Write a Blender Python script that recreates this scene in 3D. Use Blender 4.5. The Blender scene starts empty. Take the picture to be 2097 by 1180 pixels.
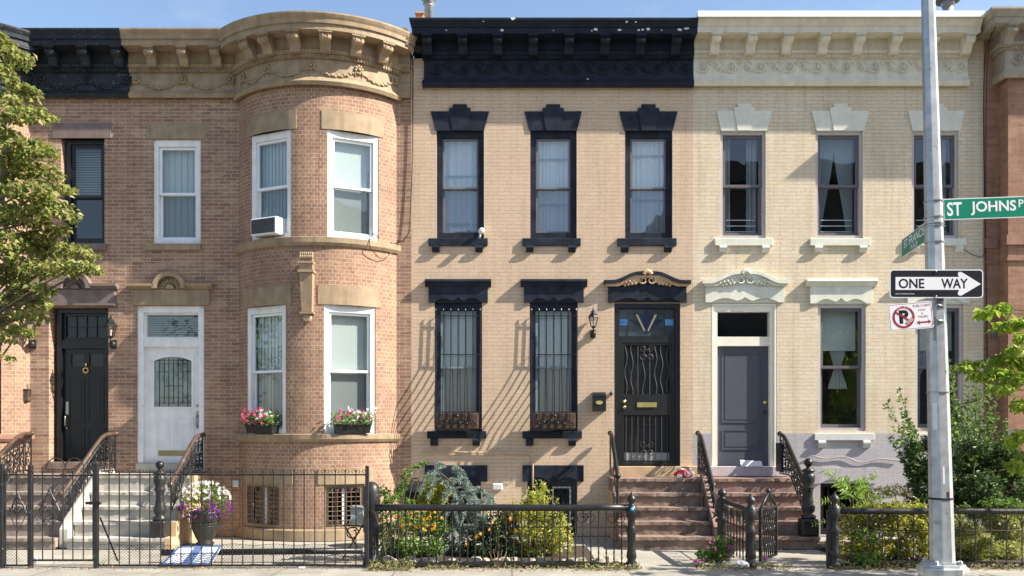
import bpy, math, random
import numpy as np
from mathutils import Vector, Matrix
R = math.radians
SC = bpy.context.scene
COL = SC.collection
# ------------------------------------------------------------------ camera, sky, sun, exposure
F, D, H0, CX, HY = 1840.0, 16.0, 1.85, 1048.5, 885.0      # photo px focal, camera to facade, eye height, optical axis
cam_d = bpy.data.cameras.new('camera')
cam = bpy.data.objects.new('camera', cam_d); COL.objects.link(cam)
cam.location = (0, -D, H0); cam.rotation_euler = (R(90), 0, 0)
cam_d.sensor_width = 36.0; cam_d.lens = 36.0 * F / 2097.0
cam_d.shift_y = (HY - 590.0) / 2097.0
cam_d.clip_start = 0.1; cam_d.clip_end = 2000
SC.camera = cam
SUN = Vector((4.2, -1.0, 3.45)).normalized()
elev = math.asin(SUN.z); azim = math.atan2(SUN.x, SUN.y)
w = bpy.data.worlds.new('World'); SC.world = w; w.use_nodes = True
nt = w.node_tree; bg = nt.nodes['Background']
sky = nt.nodes.new('ShaderNodeTexSky'); sky.sky_type = 'NISHITA'; sky.sun_disc = False
sky.sun_elevation = elev; sky.sun_rotation = azim; sky.air_density = 1.0; sky.dust_density = 1.0; sky.ozone_density = 1.0
wtc = nt.nodes.new('ShaderNodeTexCoord'); wmp = nt.nodes.new('ShaderNodeMapping'); wmp.inputs['Scale'].default_value = (2.2, 2.2, 7.0); nt.links.new(wtc.outputs['Generated'], wmp.inputs[0])
wnz = nt.nodes.new('ShaderNodeTexNoise'); wnz.inputs['Scale'].default_value = 1.3; wnz.inputs['Detail'].default_value = 9; wnz.inputs['Roughness'].default_value = 0.6; nt.links.new(wmp.outputs[0], wnz.inputs['Vector'])
wmr = nt.nodes.new('ShaderNodeMapRange'); wmr.inputs[1].default_value = 0.48; wmr.inputs[2].default_value = 0.8; wmr.inputs[4].default_value = 0.45; nt.links.new(wnz.outputs[0], wmr.inputs[0])
wmx = nt.nodes.new('ShaderNodeMix'); wmx.data_type = 'RGBA'; wmx.inputs[7].default_value = (4.2, 4.5, 4.9, 1)          # thin high cloud
nt.links.new(wmr.outputs[0], wmx.inputs[0]); nt.links.new(sky.outputs[0], wmx.inputs[6]); nt.links.new(wmx.outputs[2], bg.inputs[0]); bg.inputs[1].default_value = 0.08
sl = bpy.data.lights.new('sun', 'SUN'); sl.energy = 4.0; sl.angle = R(0.5); sl.color = (1.0, 0.92, 0.80)
so = bpy.data.objects.new('sun', sl); COL.objects.link(so)
so.rotation_euler = SUN.to_track_quat('Z', 'Y').to_euler(); so.location = (20, -10, 20)
SC.view_settings.view_transform = 'Standard'; SC.view_settings.look = 'None'
SC.view_settings.exposure = 1.6; SC.view_settings.gamma = 1.0; SC.view_settings.use_curve_mapping = False
SC.cycles.max_bounces = 8; SC.cycles.transparent_max_bounces = 12

# ------------------------------------------------------------------ measuring: photo pixel at depth p in front of the facade -> metres
def S(p=0.0): return F / (D - p)
def X(px, p=0.0): return (px - CX) / S(p)
def Z(py, p=0.0): return H0 + (HY - py) / S(p)
def flat(u, p, z): return (u, -p, z)

# ------------------------------------------------------------------ materials
MATS = {}
def new_mat(name):
    m = bpy.data.materials.new(name); m.use_nodes = True
    return m, m.node_tree.nodes, m.node_tree.links, m.node_tree.nodes['Principled BSDF']
def c4(c): return (c[0], c[1], c[2], 1.0)
def paint(name, col, rough=0.6, metal=0.0, nscale=6.0, namt=0.12, bscale=40.0, bump=0.15, spots=None, streak=0.0, spec=0.4):
    """plain surface with cloudy colour variation, fine bump, optional chips (colour, threshold, scale)"""
    m, N, L, b = new_mat(name)
    tc = N.new('ShaderNodeTexCoord')
    n1 = N.new('ShaderNodeTexNoise'); n1.inputs['Scale'].default_value = nscale; n1.inputs['Detail'].default_value = 6
    L.new(tc.outputs['Object'], n1.inputs['Vector'])
    mr = N.new('ShaderNodeMapRange'); mr.inputs[1].default_value = 0.3; mr.inputs[2].default_value = 0.7
    mr.inputs[3].default_value = 1 - namt; mr.inputs[4].default_value = 1 + namt
    L.new(n1.outputs[0], mr.inputs[0])
    mul = N.new('ShaderNodeVectorMath'); mul.operation = 'SCALE'; mul.inputs[0].default_value = col[:3]
    L.new(mr.outputs[0], mul.inputs['Scale'])
    out = mul.outputs[0]
    if streak:
        mp = N.new('ShaderNodeMapping'); mp.inputs['Scale'].default_value = (9, 9, 0.7); L.new(tc.outputs['Object'], mp.inputs[0])
        n3 = N.new('ShaderNodeTexNoise'); n3.inputs['Scale'].default_value = 1.0; n3.inputs['Detail'].default_value = 5; L.new(mp.outputs[0], n3.inputs['Vector'])
        m3 = N.new('ShaderNodeMapRange'); m3.inputs[1].default_value = 0.4; m3.inputs[2].default_value = 0.75; m3.inputs[3].default_value = 1.0; m3.inputs[4].default_value = 1 - streak
        L.new(n3.outputs[0], m3.inputs[0])
        s2 = N.new('ShaderNodeVectorMath'); s2.operation = 'SCALE'; L.new(out, s2.inputs[0]); L.new(m3.outputs[0], s2.inputs['Scale']); out = s2.outputs[0]
    if spots:
        scol, thr, sscale = spots
        n2 = N.new('ShaderNodeTexNoise'); n2.inputs['Scale'].default_value = sscale; n2.inputs['Detail'].default_value = 8; n2.inputs['Roughness'].default_value = 0.65
        L.new(tc.outputs['Object'], n2.inputs['Vector'])
        r2 = N.new('ShaderNodeMapRange'); r2.inputs[1].default_value = thr; r2.inputs[2].default_value = thr + 0.04; L.new(n2.outputs[0], r2.inputs[0])
        mx = N.new('ShaderNodeMix'); mx.data_type = 'RGBA'; L.new(r2.outputs[0], mx.inputs[0]); L.new(out, mx.inputs[6]); mx.inputs[7].default_value = c4(scol)
        out = mx.outputs[2]
    L.new(out, b.inputs['Base Color'])
    b.inputs['Roughness'].default_value = rough; b.inputs['Metallic'].default_value = metal; b.inputs['Specular IOR Level'].default_value = spec
    if bump:
        n4 = N.new('ShaderNodeTexNoise'); n4.inputs['Scale'].default_value = bscale; n4.inputs['Detail'].default_value = 4; L.new(tc.outputs['Object'], n4.inputs['Vector'])
        bp = N.new('ShaderNodeBump'); bp.inputs['Strength'].default_value = bump; bp.inputs['Distance'].default_value = 0.01
        L.new(n4.outputs[0], bp.inputs['Height']); L.new(bp.outputs[0], b.inputs['Normal'])
    MATS[name] = m
    return m
def brick(name, c1, c2, mortar, bw=0.222, bh=0.0652, ms=0.009, stain=0.25, bump=0.6, stain_col=None, bias=0.0, third=None, rough=0.85, msmooth=0.1, faint=None, streak=0.0, patch=None):
    """brick bond from the wall's own metres (UV); bricks vary one by one, with stains and worn patches"""
    m, N, L, b = new_mat(name)
    uv = N.new('ShaderNodeUVMap'); tc = N.new('ShaderNodeTexCoord')
    wob = N.new('ShaderNodeTexNoise'); wob.inputs['Scale'].default_value = 9.0; L.new(tc.outputs['Object'], wob.inputs['Vector'])
    ws = N.new('ShaderNodeVectorMath'); ws.operation = 'SCALE'; ws.inputs['Scale'].default_value = 0.006; L.new(wob.outputs['Color'], ws.inputs[0])
    ad = N.new('ShaderNodeVectorMath'); L.new(uv.outputs[0], ad.inputs[0]); L.new(ws.outputs[0], ad.inputs[1])
    bt = N.new('ShaderNodeTexBrick'); bt.offset = 0.5; bt.inputs['Scale'].default_value = 1.0
    bt.inputs['Brick Width'].default_value = bw; bt.inputs['Row Height'].default_value = bh
    bt.inputs['Mortar Size'].default_value = ms; bt.inputs['Mortar Smooth'].default_value = msmooth; bt.inputs['Bias'].default_value = bias
    bt.inputs['Color1'].default_value = c4(c1); bt.inputs['Color2'].default_value = c4(c2); bt.inputs['Mortar'].default_value = c4(mortar)
    L.new(ad.outputs[0], bt.inputs['Vector'])
    out = bt.outputs['Color']
    # odd bricks of a third colour, by cells the size of a brick
    if third:
        mp = N.new('ShaderNodeMapping'); mp.inputs['Scale'].default_value = (1 / bw, 1 / bh, 1); L.new(ad.outputs[0], mp.inputs[0])
        wn = N.new('ShaderNodeTexVoronoi'); wn.inputs['Scale'].default_value = 0.8; L.new(mp.outputs[0], wn.inputs['Vector'])
        sp = N.new('ShaderNodeSeparateColor'); L.new(wn.outputs['Color'], sp.inputs[0])
        mr = N.new('ShaderNodeMapRange'); mr.inputs[1].default_value = 0.55; mr.inputs[2].default_value = 0.95; mr.inputs[4].default_value = 0.75; L.new(sp.outputs[0], mr.inputs[0])
        om = N.new('ShaderNodeMath'); om.operation = 'SUBTRACT'; om.inputs[0].default_value = 1.0; L.new(bt.outputs['Fac'], om.inputs[1])
        mm = N.new('ShaderNodeMath'); mm.operation = 'MULTIPLY'; L.new(mr.outputs[0], mm.inputs[0]); L.new(om.outputs[0], mm.inputs[1])
        mx = N.new('ShaderNodeMix'); mx.data_type = 'RGBA'; L.new(mm.outputs[0], mx.inputs[0]); L.new(out, mx.inputs[6]); mx.inputs[7].default_value = c4(third); out = mx.outputs[2]
    if faint:                                            # painted over: the joints come and go
        fn = N.new('ShaderNodeTexNoise'); fn.inputs['Scale'].default_value = 7.0; fn.inputs['Detail'].default_value = 5; L.new(tc.outputs['Object'], fn.inputs['Vector'])
        fr = N.new('ShaderNodeMapRange'); fr.inputs[1].default_value = 0.42; fr.inputs[2].default_value = 0.62; fr.inputs[3].default_value = 0.5; L.new(fn.outputs[0], fr.inputs[0]); fr.inputs[4].default_value = 0.0
        fm = N.new('ShaderNodeMath'); fm.operation = 'MULTIPLY'; L.new(bt.outputs['Fac'], fm.inputs[0]); L.new(fr.outputs[0], fm.inputs[1])
        mx = N.new('ShaderNodeMix'); mx.data_type = 'RGBA'; L.new(fm.outputs[0], mx.inputs[0]); L.new(out, mx.inputs[6]); mx.inputs[7].default_value = c4(faint); out = mx.outputs[2]
    # cloudy stains
    n1 = N.new('ShaderNodeTexNoise'); n1.inputs['Scale'].default_value = 1.1; n1.inputs['Detail'].default_value = 8; n1.inputs['Roughness'].default_value = 0.62; L.new(tc.outputs['Object'], n1.inputs['Vector'])
    m1 = N.new('ShaderNodeMapRange'); m1.inputs[1].default_value = 0.35; m1.inputs[2].default_value = 0.7; m1.inputs[3].default_value = 0.0; m1.inputs[4].default_value = stain; L.new(n1.outputs[0], m1.inputs[0])
    mx = N.new('ShaderNodeMix'); mx.data_type = 'RGBA'; L.new(m1.outputs[0], mx.inputs[0]); L.new(out, mx.inputs[6])
    mx.inputs[7].default_value = c4(stain_col or [v * 0.5 for v in c2]); out = mx.outputs[2]
    if patch:                                            # weathered areas of another tone, brick by brick at their edges
        pcol, plo, psc = patch
        pn = N.new('ShaderNodeTexNoise'); pn.inputs['Scale'].default_value = psc; pn.inputs['Detail'].default_value = 10; pn.inputs['Roughness'].default_value = 0.7; L.new(tc.outputs['Object'], pn.inputs['Vector'])
        pr = N.new('ShaderNodeMapRange'); pr.inputs[1].default_value = plo; pr.inputs[2].default_value = plo + 0.12; pr.inputs[4].default_value = 0.75; L.new(pn.outputs[0], pr.inputs[0])
        mx = N.new('ShaderNodeMix'); mx.data_type = 'RGBA'; L.new(pr.outputs[0], mx.inputs[0]); L.new(out, mx.inputs[6]); mx.inputs[7].default_value = c4(pcol); out = mx.outputs[2]
    if streak:                                           # rain and soot runs down the wall
        mp3 = N.new('ShaderNodeMapping'); mp3.inputs['Scale'].default_value = (7, 7, 0.55); L.new(tc.outputs['Object'], mp3.inputs[0])
        n3 = N.new('ShaderNodeTexNoise'); n3.inputs['Scale'].default_value = 1.0; n3.inputs['Detail'].default_value = 6; n3.inputs['Roughness'].default_value = 0.6; L.new(mp3.outputs[0], n3.inputs['Vector'])
        m3 = N.new('ShaderNodeMapRange'); m3.inputs[1].default_value = 0.48; m3.inputs[2].default_value = 0.78; m3.inputs[3].default_value = 1.0; m3.inputs[4].default_value = 1 - streak; L.new(n3.outputs[0], m3.inputs[0])
        s3 = N.new('ShaderNodeVectorMath'); s3.operation = 'SCALE'; L.new(out, s3.inputs[0]); L.new(m3.outputs[0], s3.inputs['Scale']); out = s3.outputs[0]
    n2 = N.new('ShaderNodeTexNoise'); n2.inputs['Scale'].default_value = 30; n2.inputs['Detail'].default_value = 4; L.new(tc.outputs['Object'], n2.inputs['Vector'])
    m2 = N.new('ShaderNodeMapRange'); m2.inputs[1].default_value = 0.3; m2.inputs[2].default_value = 0.7; m2.inputs[3].default_value = 0.9; m2.inputs[4].default_value = 1.1; L.new(n2.outputs[0], m2.inputs[0])
    sc = N.new('ShaderNodeVectorMath'); sc.operation = 'SCALE'; L.new(out, sc.inputs[0]); L.new(m2.outputs[0], sc.inputs['Scale'])
    L.new(sc.outputs[0], b.inputs['Base Color'])
    b.inputs['Roughness'].default_value = rough; b.inputs['Specular IOR Level'].default_value = 0.25
    inv = N.new('ShaderNodeMath'); inv.operation = 'SUBTRACT'; inv.inputs[0].default_value = 1.0; L.new(bt.outputs['Fac'], inv.inputs[1])
    a2 = N.new('ShaderNodeMath'); a2.operation = 'MULTIPLY_ADD'; L.new(n2.outputs[0], a2.inputs[0]); a2.inputs[1].default_value = 0.5; L.new(inv.outputs[0], a2.inputs[2])
    bp = N.new('ShaderNodeBump'); bp.inputs['Strength'].default_value = bump; bp.inputs['Distance'].default_value = 0.006
    L.new(a2.outputs[0], bp.inputs['Height']); L.new(bp.outputs[0], b.inputs['Normal'])
    MATS[name] = m
    return m
def glass(name, tint=(0.9, 0.95, 0.95), base=0.09):
    m, N, L, b = new_mat(name); N.remove(b); out = N['Material Output']
    tr = N.new('ShaderNodeBsdfTransparent'); tr.inputs[0].default_value = c4(tint)
    gl = N.new('ShaderNodeBsdfGlossy'); gl.inputs['Roughness'].default_value = 0.0; gl.inputs[0].default_value = (0.95, 0.97, 1, 1)
    tc = N.new('ShaderNodeTexCoord'); nz = N.new('ShaderNodeTexNoise'); nz.inputs['Scale'].default_value = 1.6; L.new(tc.outputs['Object'], nz.inputs['Vector'])
    bp = N.new('ShaderNodeBump'); bp.inputs['Strength'].default_value = 0.35; bp.inputs['Distance'].default_value = 0.012; L.new(nz.outputs[0], bp.inputs['Height']); L.new(bp.outputs[0], gl.inputs['Normal'])
    fr = N.new('ShaderNodeLayerWeight'); fr.inputs['Blend'].default_value = 0.5      # Schlick, the same from both sides of the pane
    pw = N.new('ShaderNodeMath'); pw.operation = 'POWER'; L.new(fr.outputs['Facing'], pw.inputs[0]); pw.inputs[1].default_value = 5.0
    ad = N.new('ShaderNodeMath'); ad.operation = 'ADD'; ad.use_clamp = True; L.new(pw.outputs[0], ad.inputs[0]); ad.inputs[1].default_value = base + 0.04
    mx = N.new('ShaderNodeMixShader'); L.new(ad.outputs[0], mx.inputs[0]); L.new(tr.outputs[0], mx.inputs[1]); L.new(gl.outputs[0], mx.inputs[2])
    L.new(mx.outputs[0], out.inputs[0]); MATS[name] = m
    return m
def leafmat(name, cols, transl=0.35, rough=0.5):
    """each leaf takes its own colour from the list"""
    m, N, L, b = new_mat(name); out = N['Material Output']
    g = N.new('ShaderNodeNewGeometry'); cr = N.new('ShaderNodeValToRGB'); cr.color_ramp.interpolation = 'LINEAR'
    el = cr.color_ramp.elements
    while len(el) < len(cols): el.new(0.5)
    for i, c in enumerate(cols): el[i].position = i / max(1, len(cols) - 1); el[i].color = c4(c)
    L.new(g.outputs['Random Per Island'], cr.inputs[0]); L.new(cr.outputs[0], b.inputs['Base Color'])
    b.inputs['Roughness'].default_value = rough; b.inputs['Specular IOR Level'].default_value = 0.35
    t = N.new('ShaderNodeBsdfTranslucent'); L.new(cr.outputs[0], t.inputs[0])
    mx = N.new('ShaderNodeMixShader'); mx.inputs[0].default_value = transl; L.new(b.outputs[0], mx.inputs[1]); L.new(t.outputs[0], mx.inputs[2]); L.new(mx.outputs[0], out.inputs[0])
    MATS[name] = m
    return m
def cloth(name, col, transl=0.4):
    m, N, L, b = new_mat(name); out = N['Material Output']
    b.inputs['Base Color'].default_value = c4(col); b.inputs['Roughness'].default_value = 0.9
    t = N.new('ShaderNodeBsdfTranslucent'); t.inputs[0].default_value = c4(col)
    mx = N.new('ShaderNodeMixShader'); mx.inputs[0].default_value = transl; L.new(b.outputs[0], mx.inputs[1]); L.new(t.outputs[0], mx.inputs[2]); L.new(mx.outputs[0], out.inputs[0])
    MATS[name] = m
    return m

# ------------------------------------------------------------------ mesh builder in facade space (u along the wall, p out of it, z up), bent by a map
class MB:
    def __init__(s, m=None): s.v = []; s.f = []; s.uv = []; s.m = m or flat; s.sm = set()
    def add(s, pts, faces, uv=None, smooth=False, raw=False):
        b = len(s.v)
        s.v += [tuple(q) for q in pts] if raw else [tuple(s.m(*q)) for q in pts]
        s.uv += uv if uv else [(q[0], q[2]) for q in pts]
        for f in faces:
            if smooth: s.sm.add(len(s.f))
            s.f.append([b + i for i in f])
        return s
    def box(s, u0, u1, p0, p1, z0, z1, n=1):
        pts = []; fs = []
        for i in range(n + 1):
            u = u0 + (u1 - u0) * i / n
            pts += [(u, p0, z0), (u, p1, z0), (u, p1, z1), (u, p0, z1)]
        for i in range(n):
            a, b = 4 * i, 4 * i + 4
            for k in range(4): fs.append([a + k, a + (k + 1) % 4, b + (k + 1) % 4, b + k])
        fs += [[3, 2, 1, 0], [4 * n, 4 * n + 1, 4 * n + 2, 4 * n + 3]]
        return s.add(pts, fs)
    def ring(s, u0, u1, z0, z1, w, p0, p1, wt=None, wb=None):
        wt = w if wt is None else wt; wb = w if wb is None else wb
        s.box(u0, u0 + w, p0, p1, z0, z1); s.box(u1 - w, u1, p0, p1, z0, z1)
        s.box(u0 + w, u1 - w, p0, p1, z1 - wt, z1)
        if wb: s.box(u0 + w, u1 - w, p0, p1, z0, z0 + wb)
        return s
    def quad(s, u0, u1, z0, z1, p): return s.add([(u0, p, z0), (u1, p, z0), (u1, p, z1), (u0, p, z1)], [[0, 1, 2, 3]])
    def prism(s, o, p0, p1):
        n = len(o); pts = [(a, p1, b) for a, b in o] + [(a, p0, b) for a, b in o]
        fs = [list(range(n)), list(range(2 * n - 1, n - 1, -1))] + [[i, n + i, n + (i + 1) % n, (i + 1) % n] for i in range(n)]
        return s.add(pts, fs)
    def strip(s, top, bot, p0, p1):
        """thick ribbon between two poly-lines in (u, z)"""
        n = len(top)
        for i in range(n - 1): s.prism([bot[i], bot[i + 1], top[i + 1], top[i]], p0, p1)
        return s
    def side(s, o, u0, u1):
        n = len(o); pts = [(u0, a, b) for a, b in o] + [(u1, a, b) for a, b in o]
        fs = [list(range(n)), list(range(2 * n - 1, n - 1, -1))] + [[i, n + i, n + (i + 1) % n, (i + 1) % n] for i in range(n)]
        return s.add(pts, fs)
    def sweep(s, prof, us, caps=True):
        n = len(prof); pts = []; fs = []
        for u in us: pts += [(u, a, b) for a, b in prof]
        for i in range(len(us) - 1):
            for k in range(n - 1): fs.append([i * n + k, (i + 1) * n + k, (i + 1) * n + k + 1, i * n + k + 1])
        if caps: fs += [list(range(n)), list(range(len(pts) - 1, len(pts) - n - 1, -1))]
        return s.add(pts, fs)
    def tube(s, pts, r, sides=6, raw=False):
        P = [Vector(q) if raw else Vector(s.m(*q)) for q in pts]; n = len(P)
        rr = r if isinstance(r, (list, tuple)) else [r] * n
        out = []; up = None
        for i in range(n):
            t = (P[min(i + 1, n - 1)] - P[max(i - 1, 0)])
            t = t.normalized() if t.length > 1e-9 else Vector((0, 0, 1))
            if up is None: up = t.orthogonal().normalized()
            up = (up - t * up.dot(t)); up = up.normalized() if up.length > 1e-6 else t.orthogonal().normalized()
            sd = t.cross(up)
            for k in range(sides):
                a = 2 * math.pi * k / sides
                out.append(P[i] + (up * math.cos(a) + sd * math.sin(a)) * rr[i])
        fs = [[i * sides + k, i * sides + (k + 1) % sides, (i + 1) * sides + (k + 1) % sides, (i + 1) * sides + k] for i in range(n - 1) for k in range(sides)]
        fs += [list(range(sides - 1, -1, -1)), list(range((n - 1) * sides, n * sides))]
        return s.add(out, fs, smooth=sides > 5, raw=True)
    def lathe(s, c, prof, segs=14, tilt=None):
        pts = []; fs = []; n = len(prof)
        for r, dz in prof:
            for k in range(segs):
                a = 2 * math.pi * (k + 0.5) / segs; pts.append((c[0] + r * math.cos(a), c[1] + r * math.sin(a), c[2] + dz))
        for i in range(n - 1):
            for k in range(segs): fs.append([i * segs + k, i * segs + (k + 1) % segs, (i + 1) * segs + (k + 1) % segs, (i + 1) * segs + k])
        fs += [list(range(segs - 1, -1, -1)), list(range((n - 1) * segs, n * segs))]
        return s.add(pts, fs, smooth=segs > 8)
    def ball(s, c, r, segs=10, sq=(1, 1, 1)):
        k = max(4, segs // 2); pts = []; fs = []
        for i in range(1, k):
            t = math.pi * i / k
            for j in range(segs):
                a = 2 * math.pi * j / segs
                pts.append((c[0] + r * sq[0] * math.sin(t) * math.cos(a), c[1] + r * sq[1] * math.sin(t) * math.sin(a), c[2] + r * sq[2] * math.cos(t)))
        pts += [(c[0], c[1], c[2] + r * sq[2]), (c[0], c[1], c[2] - r * sq[2])]; a, b = len(pts) - 2, len(pts) - 1
        for i in range(k - 2):
            for j in range(segs): fs.append([i * segs + j, (i + 1) * segs + j, (i + 1) * segs + (j + 1) % segs, i * segs + (j + 1) % segs])
        for j in range(segs):
            fs.append([a, j, (j + 1) % segs]); fs.append([b, (k - 2) * segs + (j + 1) % segs, (k - 2) * segs + j])
        return s.add(pts, fs, smooth=True)
    def build(s, name, mat, parent=None, bevel=0.0, label=None, cat=None, group=None, kind=None):
        V = np.array(s.v, dtype=float)
        o_loc = WL.get(parent, Vector((0, 0, 0))) if parent else None
        if parent is None:
            lo, hi = V.min(0), V.max(0); o_loc = Vector(((lo[0] + hi[0]) / 2, (lo[1] + hi[1]) / 2, lo[2]))
        V = V - np.array(o_loc)
        me = bpy.data.meshes.new(name); me.from_pydata(V.tolist(), [], s.f)
        ul = me.uv_layers.new(name='uv'); li = np.empty(len(me.loops), dtype=np.int32); me.loops.foreach_get('vertex_index', li)
        ul.data.foreach_set('uv', np.array(s.uv, dtype=np.float32)[li].ravel())
        if s.sm: me.polygons.foreach_set('use_smooth', [i in s.sm for i in range(len(s.f))])
        import bmesh
        bm = bmesh.new(); bm.from_mesh(me)
        bmesh.ops.recalc_face_normals(bm, faces=bm.faces)
        if bevel: bmesh.ops.bevel(bm, geom=bm.edges[:], offset=bevel, segments=1, affect='EDGES', profile=0.5)
        bm.to_mesh(me); bm.free(); me.update()
        return link(name, me, mat, parent, o_loc, label, cat, group, kind)
WL = {}
def link(name, me, mat, parent, o_loc, label=None, cat=None, group=None, kind=None):
    o = bpy.data.objects.new(name, me); COL.objects.link(o)
    me.materials.append(MATS[mat] if isinstance(mat, str) else mat)
    if parent: o.parent = parent; WL[o] = WL[parent]
    else: o.location = o_loc; WL[o] = Vector(o_loc)
    for k, v in (('label', label), ('category', cat), ('group', group), ('kind', kind)):
        if v: o[k] = v
    return o
def thing(name, label, cat, loc, group=None):
    o = bpy.data.objects.new(name, None); COL.objects.link(o); o.location = loc; o.empty_display_size = 0.2
    o['label'] = label; o['category'] = cat
    if group: o['group'] = group
    WL[o] = Vector(loc)
    return o
def copy_tree(o, shift, label, group=None, root=True, par=None):
    c = o.copy(); COL.objects.link(c)
    if root: c.location = Vector(o.location) + Vector(shift); c['label'] = label
    else: c.parent = par
    for ch in list(o.children): copy_tree(ch, shift, None, None, False, c)
    return c
def plane_map(origin, right, up, nrm):
    o, r, t, n = Vector(origin), Vector(right).normalized(), Vector(up).normalized(), Vector(nrm).normalized()
    return lambda u, p, z: tuple(o + r * u + t * z + n * p)
def spiral(cu, cz, r0, r1, turns, a0, n=22, p=0.0, sgn=1):
    return [(cu + (r0 + (r1 - r0) * i / n) * math.cos(a0 + sgn * 2 * math.pi * turns * i / n), p,
             cz + (r0 + (r1 - r0) * i / n) * math.sin(a0 + sgn * 2 * math.pi * turns * i / n)) for i in range(n + 1)]
def text(parent, body, m, u, z, w, h, mat, p=0.004, bold=0.0, name='lettering', center=False):
    """lettering fitted to a width and a height on the plane of map m, lower left corner at (u, z)"""
    cu = bpy.data.curves.new('lettering', 'FONT'); cu.body = body; cu.offset = bold; cu.extrude = 0.0; cu.resolution_u = 3
    to = bpy.data.objects.new('lettering', cu); COL.objects.link(to)
    bpy.context.view_layer.update()
    me0 = bpy.data.meshes.new_from_object(to.evaluated_get(bpy.context.evaluated_depsgraph_get()))
    V = np.empty(len(me0.vertices) * 3); me0.vertices.foreach_get('co', V); V = V.reshape(-1, 3)
    fs = [list(q.vertices) for q in me0.polygons]
    bpy.data.objects.remove(to); bpy.data.curves.remove(cu); bpy.data.meshes.remove(me0)
    lo, hi = V.min(0), V.max(0)
    sx = w / (hi[0] - lo[0]); sz = h / (hi[1] - lo[1])
    b = MB(m); b.add([(u + (q[0] - lo[0]) * sx, p, z + (q[1] - lo[1]) * sz) for q in V], fs)
    return b.build(name, mat, parent)
# ------------------------------------------------------------------ palette
brick('red_brick', (0.375, 0.222, 0.145), (0.255, 0.145, 0.10), (0.58, 0.50, 0.41), third=(0.46, 0.31, 0.20), stain=0.42, stain_col=(0.20, 0.13, 0.10), ms=0.0043, streak=0.25, patch=((0.46, 0.33, 0.22), 0.62, 0.9))
brick('header_brick', (0.375, 0.222, 0.14), (0.27, 0.152, 0.102), (0.57, 0.49, 0.39), bw=0.100, third=(0.42, 0.27, 0.17), stain=0.6, stain_col=(0.20, 0.125, 0.095), ms=0.0036, streak=0.25, patch=((0.40, 0.32, 0.26), 0.66, 1.3))
brick('orange_brick', (0.37, 0.21, 0.14), (0.30, 0.155, 0.105), (0.36, 0.24, 0.17), bw=0.21, bh=0.066, third=(0.42, 0.25, 0.16), stain=0.35, ms=0.0034, streak=0.25)
brick('peach_brick', (0.62, 0.465, 0.33), (0.585, 0.437, 0.308), (0.58, 0.432, 0.305), ms=0.0038, stain=0.28, stain_col=(0.44, 0.33, 0.225), bump=0.8, rough=0.7, faint=(0.27, 0.18, 0.115), streak=0.16, patch=((0.64, 0.50, 0.37), 0.60, 1.6))
brick('cream_brick', (0.71, 0.615, 0.47), (0.645, 0.55, 0.41), (0.635, 0.54, 0.405), ms=0.0038, stain=0.5, stain_col=(0.53, 0.42, 0.28), bump=0.8, rough=0.7, third=(0.71, 0.57, 0.39), faint=(0.24, 0.18, 0.11), streak=0.22, patch=((0.64, 0.57, 0.49), 0.60, 1.4))
brick('lilac_brick', (0.415, 0.395, 0.42), (0.39, 0.37, 0.395), (0.54, 0.52, 0.535), ms=0.0036, stain=0.3, stain_col=(0.36, 0.34, 0.33), bump=0.8, rough=0.7, streak=0.15)
brick('charcoal_brick', (0.16, 0.155, 0.155), (0.13, 0.125, 0.125), (0.10, 0.095, 0.09), ms=0.004)
paint('brown_grille', (0.20, 0.14, 0.095), 0.6, namt=0.3)
paint('gray_tan_trim', (0.36, 0.31, 0.24), 0.7, namt=0.12, streak=0.25, spots=((0.22, 0.22, 0.23), 0.64, 4))
paint('chip_white', (0.62, 0.62, 0.60), 0.7, namt=0.1)
paint('tan_trim', (0.33, 0.245, 0.155), 0.7, namt=0.16, bump=0.3, streak=0.25, spots=((0.27, 0.21, 0.15), 0.62, 4))
paint('tan_wood', (0.33, 0.24, 0.16), 0.6, namt=0.1)
paint('navy_trim', (0.016, 0.021, 0.034), 0.55, namt=0.45, bump=0.25, spots=((0.05, 0.055, 0.065), 0.68, 14), spec=0.18)
paint('chipped_navy', (0.014, 0.019, 0.032), 0.55, namt=0.3, bump=0.25, spots=((0.55, 0.55, 0.55), 0.72, 5), spec=0.18)
paint('worn_black', (0.020, 0.024, 0.030), 0.55, namt=0.3, bump=0.3, spots=((0.16, 0.18, 0.20), 0.615, 28), spec=0.25)
paint('purple_stone', (0.19, 0.145, 0.13), 0.75, namt=0.15, streak=0.2)
paint('red_stone', (0.30, 0.16, 0.11), 0.75, namt=0.15, streak=0.2)
paint('cream_trim', (0.70, 0.645, 0.515), 0.6, namt=0.07, streak=0.15)
paint('pale_green_stone', (0.67, 0.67, 0.575), 0.65, namt=0.08, spots=((0.66, 0.57, 0.32), 0.66, 3.5), streak=0.1)
paint('sill_gray', (0.55, 0.55, 0.54), 0.7, namt=0.1)
paint('white_paint', (0.83, 0.83, 0.82), 0.45, namt=0.07, bump=0.1, spots=((0.5, 0.48, 0.44), 0.69, 9), streak=0.12)
paint('cream_paint', (0.78, 0.74, 0.62), 0.45, namt=0.04, bump=0.05)
paint('white_metal', (0.80, 0.82, 0.84), 0.4, namt=0.03, bump=0.0)
paint('taupe_frame', (0.47, 0.43, 0.42), 0.5, namt=0.05, bump=0.05)
paint('dark_taupe', (0.13, 0.12, 0.125), 0.45, namt=0.05, bump=0.0)
paint('bronze_frame', (0.17, 0.155, 0.14), 0.45, namt=0.05, bump=0.0)
paint('blue_gray_frame', (0.20, 0.25, 0.29), 0.4, namt=0.05, bump=0.0)
paint('black_paint', (0.012, 0.012, 0.014), 0.35, namt=0.2, bump=0.05)
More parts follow.
